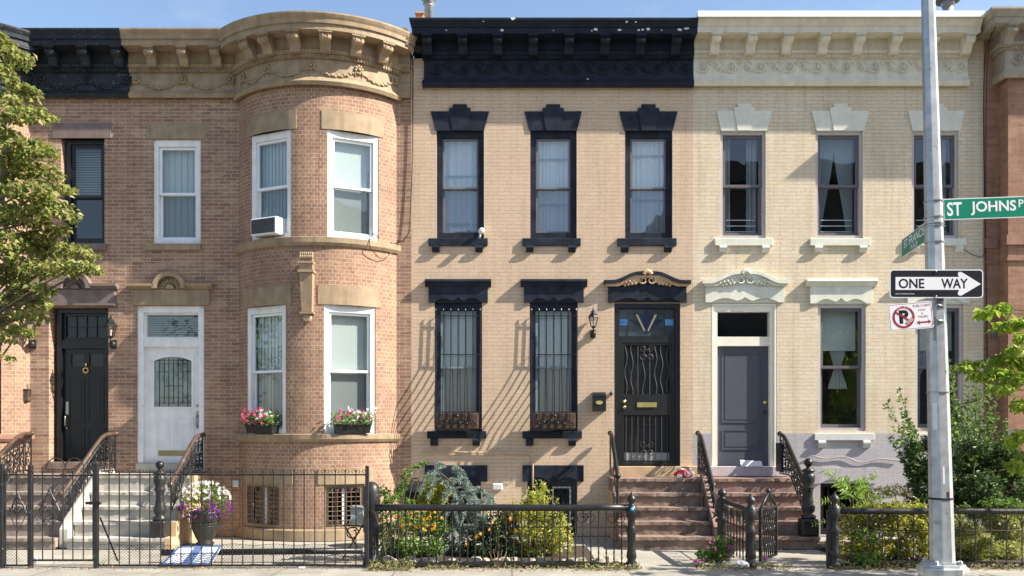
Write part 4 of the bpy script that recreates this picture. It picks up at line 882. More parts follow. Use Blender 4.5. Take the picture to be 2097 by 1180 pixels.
d0, d1, e0, e1 = drD[0] + .12, drD[1] - .12, drD[2], Z(708)
dD = panel_door(hD, flat, d0, d1, e0, e1, -.12, 'slate_door', [(d0 + .10, d1 - .12, Z(866), Z(722)), (d0 + .10, d1 - .12, Z(922), Z(880))])
b = MB(); b.ball((d1 - .06, -.07, Z(843)), .032, 10); b.build('door_knob', 'black_paint', dD)
b = MB(); b.tube([(d1 - .06, -.12, Z(824)), (d1 - .06, -.10, Z(824))], .03, 12); b.build('lock', 'brass', dD)
b = MB(); b.box(drD[0] - .04, drD[1] + .20, -.21, .10, Z(975), Z(955)); b.build('threshold', 'lilac_step', hD, bevel=.008)
a, c = BSD
b = MB(); b.ring(X(a), X(c), Z(1096), Z(990), .07, -.19, -.08); wn = b.build('basement_window', 'black_paint', hD)
b = MB(); b.quad(X(a) + .07, X(c) - .07, Z(1096) + .07, Z(990) - .07, -.15); b.build('pane', 'dark_glass', wn)
b = MB()
for k in range(8): u = X(a) + .08 + (X(c) - X(a) - .16) * k / 7; b.tube([(u, -.1, Z(1090)), (u, -.1, Z(994))], .006, 4)
b.build('grille', 'iron', wn)
b = MB(); b.prism(scallop(X(a - 14), X(c + 14), Z(958), Z(990) - .002, .12), -.06, .02); b.build('window_lintel', 'lilac_brick', wn)
PD = [(p, z + .022) for p, z in PC]
cornice_run(hD, flat, [XCD + .002, 8.09], PD, 'cream_trim', [X(q, .35) for q in (1467, 1541, 1615, 1690, 1763, 1838, 1914, 1988)], rin(X(1424, .06), X(1982, .06)), (XCD + .01, 8.10), ret=(None, .12))
b = MB(); zc_ = PD[-2][1]; b.sweep([(-.15, zc_ + .002), (.50, zc_ + .002), (.505, zc_ - .03), (.53, zc_ - .03), (.53, zc_ + .075), (-.15, zc_ + .085)], [XCD - .02, 5.2, 5.204, 8.14]); b.build('metal_coping', 'white_metal', hD)

# ================================================================== HOUSE 5: terracotta brick at the right edge
XE = 8.67
hE = thing('row_house', 'terracotta brick house with tan gray carved cornice at the right edge', 'house', (XE + 1.5, 0, 0), 'row houses along the street')
shell(hE, XDE, XE + 5)
wall(hE, flat, XDE, XE, 0, 9.08, [], 'orange_brick')
b = MB(); b.box(XDE - .3, XE + 5, -.6, -.06, 8.7, 9.06); b.build('parapet', 'orange_brick', hE)
mE = plane_map((0, -.30, 0), (1, 0, 0), (0, 0, 1), (0, -1, 0))
wE = (XE + .9, XE + 1.8)
wall(hE, mE, XE, XE + 5, 0, 8.7, [(wE[0], wE[1], Z(500), Z(270), .14), (wE[0], wE[1], Z(883), Z(622), .14)], 'orange_brick', name='front_wall')
b = MB(); b.add([(XE, 0, 0), (XE, .30, 0), (XE, .30, 8.7), (XE, 0, 8.7)], [[0, 1, 2, 3]], uv=[(0, 0), (.3, 0), (.3, 8.7), (0, 8.7)]); b.build('side_wall', 'orange_brick', hE)
for z0, z1 in ((Z(500), Z(270)), (Z(883), Z(622))): window(hE, mE, wE[0], wE[1], z0, z1, 'black_paint', .08, 'black_paint', .045)
b = MB()
for za, zb_, q in ((Z(502, .3), Z(482, .3), .05), (Z(534, .3), Z(527, .3), .03)):
    b.box(XDE, XE - .002 - q, -.05, q, za, zb_); b.box(XE - q, XE + 5, .2, .30 + q, za, zb_)
b.build('string_course', 'red_stone', hE)
b = MB(); b.box(X(2030), XE - .004, -.05, .012, Z(692), Z(668)); b.box(XE - .012, XE + 5, .25, .315, Z(898), Z(880)); b.build('stone_block', 'purple_stone', hE)
PE = [(p, z + .05) for p, z in PC]
b_us = [X(2078, .7)] + [X(2078, .7) + .62 * k for k in range(1, 8)]
cornice_run(hE, flat, [XE - .03, XE + 5], PE, 'gray_tan_trim', b_us, rin(XE + .02, XE + 5), (XE - .03, XE + 5), ret=(1.05, None), dp=.30)

# ------------------------------------------------------------------ stoops (parts of their houses)
SZ_AB = [.175, .41, .63, .85, 1.12]; SZ_C = [.195, .405, .615, .83, 1.06]; SP = [1.82, 1.55, 1.27, 1.0, .72]
def stoop(house, x0, x1, zs, mat, mat_side, left=True, right=True, cheek=None):
    b = MB(); b.box(x0 + .02, x1 - .02, 0.0, SP[4] - .03, 0, zs[4] - .06); st = b.build('stoop', mat_side, house)
    for i in range(5):
        zb = (zs[i - 1] if i else 0.0)
        b = MB(); b.box(x0, x1, (SP[i + 1] - .06) if i < 4 else 0.0, SP[i] - .02, zb if i else 0, zs[i] - .05, n=18); b.box(x0 - .005, x1 + .005, (SP[i + 1] - .06) if i < 4 else 0.0, SP[i] + .012, zs[i] - .05, zs[i], n=26)
        wr = random.Random(i * 13 + int(x0 * 100))                # worn, uneven noses
        b.v = [(x, y + wr.uniform(-.006, .006), z + (wr.uniform(-.007, .002) if z > 0.02 else 0)) if y < -SP[i] + .05 else (x, y, z) for x, y, z in b.v]
        b.build('step', mat, st)
    if cheek:
        for xa, xb, mt in cheek:
            b = MB(); b.side([(.03, 0), (SP[0] - .1, 0), (SP[0] - .1, zs[0] + .13), (SP[4] - .05, zs[4] + .08), (.03, zs[4] + .08)], xa, xb); b.build('cheek_wall', mt, st, bevel=.008)
    return st
stoop(hA, -8.62, -7.22, SZ_AB, 'gray_brown_step', 'gray_brown_step')
stoop(hB, -7.04, -5.50, SZ_AB, 'gray_step', 'tan_step', cheek=[(-7.2, -7.055, 'gray_step')])
b = MB()
for i in range(5): b.box(-5.485, -5.40, .0, SP[i] - .0, 0 if not i else SZ_AB[i - 1] + .001, SZ_AB[i] - .004)
b.build('stoop_side', 'tan_step', hB)
stoop(hC, 1.72, 3.20, SZ_C, 'brown_step', 'tan_step', cheek=None)
b = MB(); b.side([(.75, .15), (1.75, .1), (1.75, .30), (.80, 1.12), (.6, 1.12), (.6, .2)], 3.215, 3.30); b.build('stoop_side', 'chipped_step', hC)
stoop(hD, 3.40, 4.86, SZ_C, 'chipped_step', 'chipped_step')
# ================================================================== curtains and blinds behind the panes
def win_in(x0, x1, y0, y1): return X(x0), X(x1), Z(y1), Z(y0)
G1 = 'curtains behind the peach house windows'
for i, ((a, c), t) in enumerate(zip(UPC, ('long white sheer curtain behind the upper window with the white fan unit', 'white sheer curtain in the middle upper window of the peach house', 'white sheer curtain in the upper window over the peach house door'))):
    curtain(flat, X(a) + .10, X(c) - .10, Z(486) + .1, Z(268) - .1, -.195, 'sheer', t, name='sheer_curtain', folds=(5, 9, 7)[i], amp=(.026, .014, .022)[i], seed=i + 3, group=G1)
for i, ((a, c), t) in enumerate(zip(LOC, ('gray sheer curtain behind the barred window beside the round bay', 'gray sheer curtain behind the barred window beside the wall lantern'))):
    curtain(flat, X(a) + .10, X(c) - .10, Z(850), Z(622) - .1, -.195, 'lace', t, name='sheer_curtain', folds=(4, 7)[i], amp=.02, seed=i * 5 + 13, group=G1)
for (wn, tm, hw, q, kind), t in zip(baywins, ('white vertical blind in the upper bay window with the air conditioner', 'white vertical blind in the lower left bay window over pink flowers', 'pale vertical blind in the sunlit upper right bay window', 'white vertical blind in the lower right bay window over mixed flowers')):
    vblind(tm, -hw + .09, hw - .09, q[2] + .09, q[3] - .12, -.235, 'blind_green' if 'air cond' in t else 'blind_white', t, n=9)
vblind(flat, upB[0] + .09, upB[1] - .09, upB[2] + .09, upB[3] - .1, -.20, 'blind_white', 'pale vertical blind in the white framed window over the white door', n=6)
hblind(flat, upA[0] + .13, upA[1] - .08, Z(400), upA[3] - .08, -.30, 'slat_gray', 'white slatted blind half lowered in the black framed window')
hblind(flat, drB[0] + .13, drB[1] - .13, Z(692), drB[3] - .13, -.17, 'slat_gray', 'gray slatted blind in the transom above the white door', pitch=.04)
def tied(m, u0, u1, z0, z1, zt, p, mat, label, side):
    """drape gathered to one side at zt"""
    b = MB(m); pts = []; fs = []; n = 18; kz = 9
    for i in range(n + 1):
        t = i / n
        for k in range(kz + 1):
            z = z1 + (z0 - z1) * k / kz; tt_ = max(0, min(1, (z1 - z) / (z1 - zt))); g = 1 - .68 * (tt_ * tt_ * (3 - 2 * tt_)) if side else 1 - .62 * math.exp(-((z - zt) / (.30 if z > zt else .25)) ** 2)
            u = (u0 + (u1 - u0) * t * g) if side < 0 else (u1 - (u1 - u0) * (1 - t) * g) if side > 0 else ((u0 + u1) / 2 + (t - .5) * (u1 - u0) * g)
            pts.append((u, p + .02 * math.sin(i * 2.1), z))
    for i in range(n):
        for k in range(kz): fs.append([i * (kz + 1) + k, i * (kz + 1) + k + 1, (i + 1) * (kz + 1) + k + 1, (i + 1) * (kz + 1) + k])
    b.add(pts, fs, smooth=True); return b.build('drape', mat, label=label, cat='curtain', group='drapes in the cream house')
a, c = UPD[0]
curtain(flat, X(a) + .07, X(a) + .25, Z(480), Z(274), -.3, 'drape', 'gray drape at the left of the upper window over the slate door', name='drape', folds=3, group='drapes in the cream house')
curtain(flat, X(c) - .27, X(c) - .07, Z(480), Z(274), -.3, 'drape', 'gray drape at the right of the upper window over the slate door', name='drape', folds=3, seed=2, group='drapes in the cream house')
a, c = UPD[1]
tied(flat, X(a) + .07, X(a) + .44, Z(486), Z(274), Z(500), -.3, 'drape', 'gray tied back drape at the left of the middle upper cream house window', -1)
tied(flat, X(c) - .42, X(c) - .07, Z(486), Z(274), Z(500), -.3, 'drape', 'gray tied back drape at the right of the middle upper cream house window', 1)
a, c = UPD[2]
curtain(flat, X(c) - .30, X(c) - .07, Z(480), Z(274), -.3, 'drape', 'gray drape in the upper window behind the street pole', name='drape', folds=3, seed=5, group='drapes in the cream house')
for (a, c), t in zip(LOD, ('white roller shade half down in the lower window beside the slate door', 'white roller shade half down in the lower window behind the street pole')):
    b = MB(); b.box(X(a) + .09, X(c) - .09, -.262, -.255, Z(716), Z(630)); b.box(X(a) + .09, X(c) - .09, -.265, -.25, Z(702), Z(699)); b.build('roller_shade', 'blind_white', label=t, cat='window shade')
a, c = LOD[0]; um = (X(a) + X(c)) / 2 + .02
tied(flat, um - .18, um + .20, Z(795), Z(712), Z(752), -.3, 'lace', 'white knotted curtain in the lower window beside the slate door', 0)
a, c = LOD[1]
tied(flat, X(a) + .09, X(a) + .5, Z(870), Z(712), Z(770), -.3, 'lace', 'white knotted curtain in the lower window behind the street pole', -1)

# ================================================================== iron stoop railings
def ball_post(b, x, p, z, r): b.ball((x, p, z), r, 10)
def railing(label, x, hand, zfoot, n, mat_rail, newel=None, top_ball=True, group='stoop handrails', dx=0.0):
    """hand: (p, z) points of the top rail; zfoot(p): height of the lower rail; scrollwork between"""
    t = thing('stoop_railing', label, 'railing', (x, -hand[-1][0], 0), group)
    xx = lambda p: x + dx * p
    b = MB(); P = []
    for i in range(len(hand) - 1):
        for k in range(6): q = k / 6; P.append((hand[i][0] + (hand[i + 1][0] - hand[i][0]) * q, hand[i][1] + (hand[i + 1][1] - hand[i][1]) * q))
    P.append(hand[-1])
    for _ in range(2): P = [P[0]] + [((P[i - 1][0] + 2 * P[i][0] + P[i + 1][0]) / 4, (P[i - 1][1] + 2 * P[i][1] + P[i + 1][1]) / 4) for i in range(1, len(P) - 1)] + [P[-1]]
    b.tube([(xx(p), p, z) for p, z in P], .036, 9)
    ball_post(b, xx(P[0][0]), *P[0], .048); ball_post(b, xx(P[-1][0]), *P[-1], .055); b.build('handrail', mat_rail, t)
    def zh(p):
        for (a, za), (c, zc) in zip(P[:-1], P[1:]):
            if a <= p <= c + 1e-9: return za + (zc - za) * (p - a) / max(1e-6, c - a)
        return P[-1][1]
    p0, p1 = hand[0][0] + .03, hand[-1][0] - .03
    b = MB(); pp = [p0 + (p1 - p0) * i / 10 for i in range(11)]
    b.tube([(xx(p), p, zfoot(p)) for p in pp], .014, 5); b.tube([(xx(p), p, zh(p) - .10) for p in pp], .010, 5); b.build('lower_rail', 'iron', t)
    for i in range(n + 1):
        p = p0 + (p1 - p0) * i / n; b = MB(); za, zb_ = zfoot(p), zh(p)
        b.tube([(xx(p), p, za), (xx(p), p, zb_)], .011 if i not in (0, n) else .016, 5)
        if i < n:
            w_ = (p1 - p0) / n; pc = p + w_ / 2; za, zb_ = zfoot(pc) + .03, zh(pc) - .12; h = zb_ - za; r = min(w_ * .34, h * .2)
            m0 = lambda q: (xx(pc) + .0, q[0], q[2])
            for (zc, sg, a0) in ((zb_ - r, 1, 90), (za + r, -1, 270), (za + h * .5, 1, 0)):
                b.tube([m0(q) for q in spiral(pc, zc, r, r * .25, 1.4, R(a0), 14, sgn=sg)], .0085, 4)
            b.tube([(xx(pc), pc - r, zb_ - r), (xx(pc), pc + r * .6, za + h * .5), (xx(pc), pc + r, za + r)], .009, 4)
            b.ball((xx(pc) + .004, pc, za + h * .72), .026, 6, (.6, 1, 1)); b.ball((xx(pc) + .004, pc, za + h * .3), .026, 6, (.6, 1, 1))
        b.build('baluster', 'iron', t)
    return t
def newel_post(t, x, p, zb, zt, s=1.0):
    """turned cast iron post on a square block with a ball on top"""
    h = zt - zb
    b = MB(); b.box(x - .13 * s, x + .13 * s, p - .13 * s, p + .13 * s, zb, zb + h * .22); nw = b.build('newel_block', 'worn_iron', t, bevel=.025)
    b = MB(); z = zb + h * .22; q = h * .78
    b.lathe((x, p, z), [(.10 * s, 0), (.115 * s, q * .02), (.11 * s, q * .05), (.06 * s, q * .08), (.095 * s, q * .13), (.10 * s, q * .19), (.075 * s, q * .27), (.062 * s, q * .36), (.066 * s, q * .46), (.085 * s, q * .50), (.085 * s, q * .53), (.068 * s, q * .56), (.095 * s, q * .62), (.10 * s, q * .68), (.095 * s, q * .73), (.07 * s, q * .75), (.10 * s, q * .78), (.10 * s, q * .80), (.035 * s, q * .83), (.03 * s, q * .86)], 12)
    b.build('newel_shaft', 'worn_iron', t)
    b = MB(); b.ball((x, p, z + q * .92), .068 * s, 12); b.build('newel_ball', 'iron', t)
def foot(zs):
    def f(p):
        if p < SP[4]: return zs[4] + .06
        return max(zs[0] + .03, zs[4] + .06 - (p - SP[4]) * (zs[4] - zs[0]) / (SP[0] - SP[4] - .02))
    return f
gA = 'stoop handrails'
t = railing('ornate iron railing at the left end of the black door stoop', -8.50, [(.10, 1.83), (.55, 1.80), (1.45, 1.30), (1.75, 1.08)], foot(SZ_AB), 8, 'rail_brown', dx=.03)
t = railing('ornate iron railing between the black door stoop and the white door stoop', -6.98, [(.12, 1.82), (.52, 1.80), (1.40, 1.03), (1.62, .86)], foot(SZ_AB), 9, 'rail_brown', dx=-.14)
t = railing('ornate iron railing with a turned newel post right of the white door', -5.46, [(.10, 1.80), (.42, 1.78), (1.25, 1.15), (1.45, 1.0)], foot(SZ_AB), 8, 'rail_brown', dx=-.05)
newel_post(t, -5.62, 1.66, .17, 1.40, 1.0)
t = railing('dark iron handrail at the left of the peach house stoop', 1.735, [(.12, 1.83), (.40, 1.78), (1.15, 1.22), (1.25, 1.13)], foot(SZ_C), 1, 'iron')
b = MB(); b.tube([(1.735, 1.24, 1.13 - .045 * i) for i in range(20)], [.018 if i % 2 else .024 for i in range(20)], 6); b.build('twisted_post', 'worn_iron', t)
t = railing('ornate iron railing between the peach house stoop and the slate door stoop', 3.285, [(.12, 1.83), (.38, 1.78), (1.20, 1.07), (1.32, .98)], foot(SZ_C), 8, 'iron')
b = MB(); b.side([(1.35, .9), (1.75, .62), (1.75, .56), (1.35, .84)], 3.26, 3.31); b.tube([(3.285, 1.36, .98), (3.285, 1.40, .3)], .02, 6); b.tube([(3.285, 1.74, .62), (3.285, 1.74, .02)], .028, 6)
for k in range(3): b.tube([(3.285, q[0], q[2]) for q in spiral(1.56, .22 + .19 * k, .10, .025, 1.5, R(90 * k), 16)], .011, 4)
b.build('scroll_panel', 'worn_iron', t)
t = railing('ornate iron railing with a heavy turned newel post right of the slate door', 4.735, [(.12, 1.82), (.40, 1.77), (1.22, 1.20), (1.45, 1.05)], foot(SZ_C), 8, 'iron')
b = MB(); b.box(4.66, 4.70, .12, .45, 1.16, 1.66); b.build('sheet_panel', 'iron', t)
newel_post(t, 4.73, 1.66, .195, 1.44, 1.05)

# ================================================================== front fences, PF metres out from the facade
PF = 3.73
def fx(px): return X(px, PF)
def fz(py): return Z(py, PF)
def finial_post(b, x, p, z0, z1, r):
    h = z1 - z0
    b.lathe((x, p, z0), [(r * 1.25, 0), (r * 1.25, h * .06), (r * .8, h * .10), (r * 1.1, h * .14), (r * .95, h * .2), (r * .75, h * .28), (r * .95, h * .46), (r * 1.2, h * .5), (r * .8, h * .54), (r * .75, h * .64), (r * 1.1, h * .68), (r * 1.15, h * .80), (r * .7, h * .83), (r * .45, h * .85), (r * .95, h * .89), (r * .95, h * .92), (r * .5, h * .96), (r * .2, h * .975), (r * .28, h * .985), (r * .1, h)], 10)
def bar_fence(label, x0, x1, posts, name='iron_fence', cat='fence', ztop=1.363, zrail=1.265, zlow=.03, pitch=.1424, mesh=True, p=PF, curls=True):
    t = thing(name, label, cat, ((x0 + x1) / 2, -p, 0), 'tall barred fences' if cat == 'fence' else None)
    b = MB(); b.box(x0, x1, p - .012, p + .012, zrail - .008, zrail + .012); b.build('upper_rail', 'iron', t)
    b = MB(); b.box(x0, x1, p - .014, p + .014, zlow - .012, zlow + .012); b.build('lower_rail', 'iron', t)
    n = max(2, int(round((x1 - x0) / pitch))); rr = random.Random(int(x0 * 10) + 77)
    for i in range(n + 1):
        x = x0 + (x1 - x0) * i / n + rr.uniform(-.003, .003); b = MB(); z = ztop + rr.uniform(-.006, .006)
        b.tube([(x, p + .015, zlow), (x + rr.uniform(-.004, .004), p + .015, zrail), (x, p + .015, z - .04), (x, p + .015, z)], [.0085, .0085, .0085, .002], 5)
        b.ball((x, p + .015, z - .045), .014, 6, (1, 1, 1.3))
        if curls and i < n:
            b.tube(spiral(x + .035, zrail + .045, .028, .012, .8, R(180), 8, p=p + .015, sgn=-1), .0045, 4); b.tube([(2 * (x + (x1 - x0) / n / 2) - q[0], q[1], q[2]) for q in spiral(x + .035, zrail + .045, .028, .012, .8, R(180), 8, p=p + .015, sgn=-1)], .0045, 4)
        b.build('fence_bar', 'worn_iron' if i % 3 == 0 else 'iron', t)
    for x, hw, zt in posts:
        b = MB(); b.box(x - hw, x + hw, p - hw, p + hw, 0, zt); b.build('fence_post', 'worn_iron', t, bevel=.006)
    if mesh:
        b = MB(); s_ = .045; nx = int((x1 - x0) / s_)
        for i in range(nx):
            for s in (1, -1):
                xa = x0 + i * s_; xb = xa + s * .26
                b.tube([(xa, p - .02, .05), (min(max(xb, x0), x1), p - .02, .05 + .26 * min(1, abs(min(max(xb, x0), x1) - xa) / .26))], .0022, 3)
        b.tube([(x0 + (x1 - x0) * i / 24, p - .02, .31 + .012 * math.sin(i * 1.7)) for i in range(25)], .004, 4)
        b.build('wire_mesh', 'iron', t)
    return t
tf = bar_fence('narrow length of tall barred iron fence at the far left with scroll ornament', -7.35, fx(58), [(fx(4), .03, 1.42), (fx(63), .028, 1.40)])
b = MB()
for k in range(4): b.tube(spiral(fx(38), fz(1045) + .02 * k, .06 + .03 * k, .02, 1.2, R(90 * k), 14, p=PF + .02), .007, 4)
b.tube([(fx(38), PF + .02, fz(1010)), (fx(20), PF + .02, fz(1050)), (fx(38), PF + .02, fz(1090)), (fx(57), PF + .02, fz(1050)), (fx(38), PF + .02, fz(1010))], .008, 4)
b.build('scroll_ornament', 'iron', tf)
tg = bar_fence('barred iron front gate with two arched hoops before the stoops', fx(68), fx(192), [], name='front_gate', cat='gate', zlow=.10, zrail=1.255, ztop=1.36, curls=False, mesh=False)
b = MB()
for c in (116, 154): b.tube([(fx(c) + .13 * math.cos(R(a)), PF + .02, fz(965) + .02 + .16 * math.sin(R(a))) for a in range(0, 181, 15)], .009, 5)
b.build('hoop', 'worn_iron', tg)
b = MB(); xa, za = fx(103), fz(1050)
for k in range(4): b.tube(spiral(xa + (.05 if k % 2 else -.05), za + .09 * (k - 1.5), .05, .015, 1.2, R(90 * k), 12, p=PF + .025), .007, 4)
b.tube([(xa, PF + .02, za + .32), (xa - .14, PF + .02, za + .03), (xa, PF + .02, za - .27), (xa + .14, PF + .02, za + .03), (xa, PF + .02, za + .32)], .008, 4); b.build('scroll_ornament', 'iron', tg)
b = MB(); b.box(fx(178), fx(208), PF + .02, PF + .05, fz(1033), fz(1027)); b.ball((fx(208), PF + .05, fz(1030)), .025, 8); b.build('latch', 'iron', tg)
bar_fence('long tall barred iron fence before the round bay and the white door stoop', fx(203), fx(750), [(fx(197), .030, 1.42), (fx(752), .024, 1.39)])
b = MB(); b.tube([(fx(205), PF, fz(1060)), (fx(218), PF - .35, .04)], .012, 5); b.build('brace', 'iron', label='slim diagonal iron brace behind the long fence gate post', cat='brace')
b = MB(); b.tube([(X(330, 3.2), 3.2, .13), (X(742, 3.2), 3.2, .16)], .045, 10); b.build('pipe', 'black_paint', label='long black pipe lying low behind the tall fence', cat='pipe')
# heavy post where the two fences meet
b = MB(); b.lathe((fx(757), PF - .16, 0), [(.12, 0), (.12, .10), (.10, .12), (.10, .45), (.115, .48), (.115, .55), (.10, .58), (.10, .80), (.12, .83), (.115, 1.02), (.10, 1.10), (.06, 1.15), (.02, 1.165)], 14); b.build('gate_pier', 'worn_iron', label='thick round topped black iron post between tall and low fences', cat='post')
def low_fence(label, x0, x1, zr, n, twist, arches, r_rail=.045, circles=()):
    t = thing('low_fence', label, 'fence', ((x0 + x1) / 2, -PF, 0), 'low pipe topped garden fences')
    b = MB(); b.tube([(x0 + (x1 - x0) * i / 8, PF, zr + .004 * math.sin(i * 1.9)) for i in range(9)], r_rail, 10); b.build('top_rail', 'worn_iron' if arches else 'iron', t)
    b = MB(); b.box(x0, x1, PF - .02, PF + .02, .02, .065); b.build('bottom_rail', 'iron', t)
    b = MB(); b.tube([(x0, PF, zr - .26), (x1, PF, zr - .265)], .007, 5); b.build('middle_rail', 'iron', t)
    for i in range(1, n):
        x = x0 + (x1 - x0) * i / n; b = MB(); k = 18 if twist else 2
        b.tube([(x, PF, .04 + (zr - .06) * j / k) for j in range(k + 1)], [(.008 if j % 2 else .013) if twist and j < k * .62 else .0085 for j in range(k + 1)], 5)
        b.build('baluster', 'iron', t)
    if arches:
        w_ = (x1 - x0) / n
        for i in range(n):
            b = MB(); xc = x0 + w_ * (i + .5); b.tube([(xc + w_ * .46 * math.cos(R(a)), PF, zr - .22 + .16 * math.sin(R(a))) for a in range(0, 181, 15)], .008, 4)
            b.tube(spiral(xc, zr - .20, .05, .015, 1.3, R(90 + 90 * (i % 2)), 12, p=PF), .007, 4); b.build('scrollwork', 'iron', t)
    for px in circles:
        b = MB()
        for s in (-1, 1): b.tube([(fx(px) + s * (q[0] - fx(px)), q[1], q[2]) for q in spiral(fx(px) + .05, zr - .15, .085, .03, 1.4, R(180), 16, p=PF, sgn=-1)], .007, 4)
        b.build('scrollwork', 'iron', t)
    return t
tl = low_fence('low black pipe topped fence with twisted bars before the flower garden', fx(768), fx(1289), fz(1040), 33, True, False, circles=(1133, 1200, 1262))
b = MB(); finial_post(b, fx(1293), PF, 0, fz(1008), .066); b.build('fence_post', 'iron', tl)
b = MB(); b.tube([(fx(1293), PF + .07, fz(1042)), (fx(1293), PF + .078, fz(1042))], .025, 12); b.build('round_sticker', 'sticker_blue', tl)
tl = low_fence('low weathered pipe topped fence with arched scrolls before the shrub garden', fx(1712), 7.6, fz(1047), 15, False, True, r_rail=.042)
b = MB(); finial_post(b, fx(1709), PF, 0, fz(1008), .07); b.build('fence_post', 'worn_iron', tl)
b = MB(); b.box(fx(1693), fx(1701), PF - .03, PF + .03, 0, fz(1045)); b.build('side_post', 'worn_iron', tl)
# short side fence and the open gate between the two right stoops
ts = thing('side_fence', 'short iron side fence with two finial posts between the peach and cream stoops', 'fence', (3.25, -2.9, 0))
b = MB(); finial_post(b, 3.24, 2.15, 0, 1.0, .075); b.build('fence_post', 'worn_iron', ts)
b = MB(); finial_post(b, 3.26, PF, 0, 1.01, .070); b.build('fence_post', 'worn_iron', ts)
b = MB(); b.tube([(3.24, 2.15, .80), (3.26, PF, .77)], .04, 8); b.build('top_rail', 'worn_iron', ts)
b = MB(); b.tube([(3.24, 2.15, .30), (3.26, PF, .30)], .012, 5); b.tube([(3.24, 2.15, .50), (3.26, PF, .50)], .010, 5); b.build('lower_rail', 'iron', ts)
for i in range(1, 9):
    p = 2.15 + (PF - 2.15) * i / 9; b = MB(); b.tube([(3.245, p, .05 + .04 * j) for j in range(18)], [.013 if j % 2 else .009 for j in range(18)], 5)
    if i % 2: b.tube([(3.25, q[0], q[2]) for q in spiral(p + .08, .64, .08, .02, 1.4, R(90), 14)], .009, 4)
    b.build('baluster', 'iron', ts)
gm = plane_map((3.40, -3.68, 0), (.44, .70, 0), (0, 0, 1), (.70, -.44, 0))
to = thing('side_gate', 'narrow scrolled iron gate standing open before the slate door stoop', 'gate', (3.40, -3.68, 0))
b = MB(gm); b.ring(0, .80, .07, .80, .04, -.018, .018, wt=.03, wb=.03); b.tube([(.02, 0, .79), (.40, 0, 1.0), (.78, 0, .79)], .02, 6); b.ball((.40, 0, 1.02), .04, 8); b.build('gate_frame', 'worn_iron', to)
b = MB(gm)
for i in range(1, 8):
    u = .10 * i; b.tube([(u, 0, .1 + .04 * j) for j in range(18)], [.013 if j % 2 else .009 for j in range(18)], 5)
    for z in (.25, .48, .68): b.tube(spiral(u, z, .045, .012, 1.3, R(90 * i), 10), .009, 4)
b.build('gate_scrollwork', 'worn_iron', to)

# ================================================================== window guards of the peach house
def guard(label, a, c):
    x0, x1 = X(a) + .03, X(c) - .03; t = thing('window_guard', label, 'window guard', ((x0 + x1) / 2, -.05, Z(883)), 'barred guards on the peach house windows')
    prof = [(.062, Z(640)), (.07, Z(727)), (.13, Z(752)), (.25, Z(790)), (.31, Z(825)), (.33, Z(858)), (.30, Z(878))]
    n = 6
    for i in range(n + 1):
        u = x0 + (x1 - x0) * i / n; b = MB(); b.tube([(u, p, z) for p, z in prof], .009, 5); z = prof[0][1]
        b.tube([(u, .062, z), (u, .062, z + .035), (u, .062, z + .065)], [.006, .014, .002], 5)
        if i in (0, n): b.tube([(u, .30, Z(878)), (u, -.03, Z(878))], .009, 5); b.tube([(u, .07, Z(727)), (u, -.03, Z(727))], .009, 5); b.tube([(u, .062, Z(648)), (u, -.03, Z(648))], .009, 5)
        b.build('guard_bar', 'iron', t)
    for z, p in ((Z(648), .066), (Z(727), .074), (Z(878), .30), (Z(845), .325)): b = MB(); b.box(x0 - .005, x1 + .005, p - .012, p + .004, z - .008, z + .008); b.build('guard_rail', 'iron', t)
    b = MB(); uc = (x0 + x1) / 2; zc = Z(872)
    for s in (-1, 1):
        for k, (du, dz, r) in enumerate(((.09, .07, .075), (.20, .05, .06), (.28, .03, .04))): b.tube([(uc + s * (q[0] - uc), q[1], q[2]) for q in spiral(uc + du, zc + dz, r, r * .2, 1.5, R(200), 16, p=.345)], .008, 4)
        b.tube([(uc + s * .36, .345, zc), (uc + s * .2, .345, zc + .13), (uc, .345, zc + .21)], .008, 4)
    b.ball((uc, .345, zc + .17), .03, 8); b.build('scroll_ornament', 'iron', t)
    b = MB(); b.box(x0 + .03, x1 - .03, .09, .27, Z(880), Z(847)); w_ = b.build('window_planter', 'wood_planter', label=label.replace('black wrought bar guard bulging', 'brown carved planter box behind the bar guard').replace(' over ', ' on '), cat='planter', bevel=.01)
guard('black wrought bar guard bulging over the lower window beside the round bay', *LOC[0])
guard('black wrought bar guard bulging over the lower window beside the wall lantern', *LOC[1])

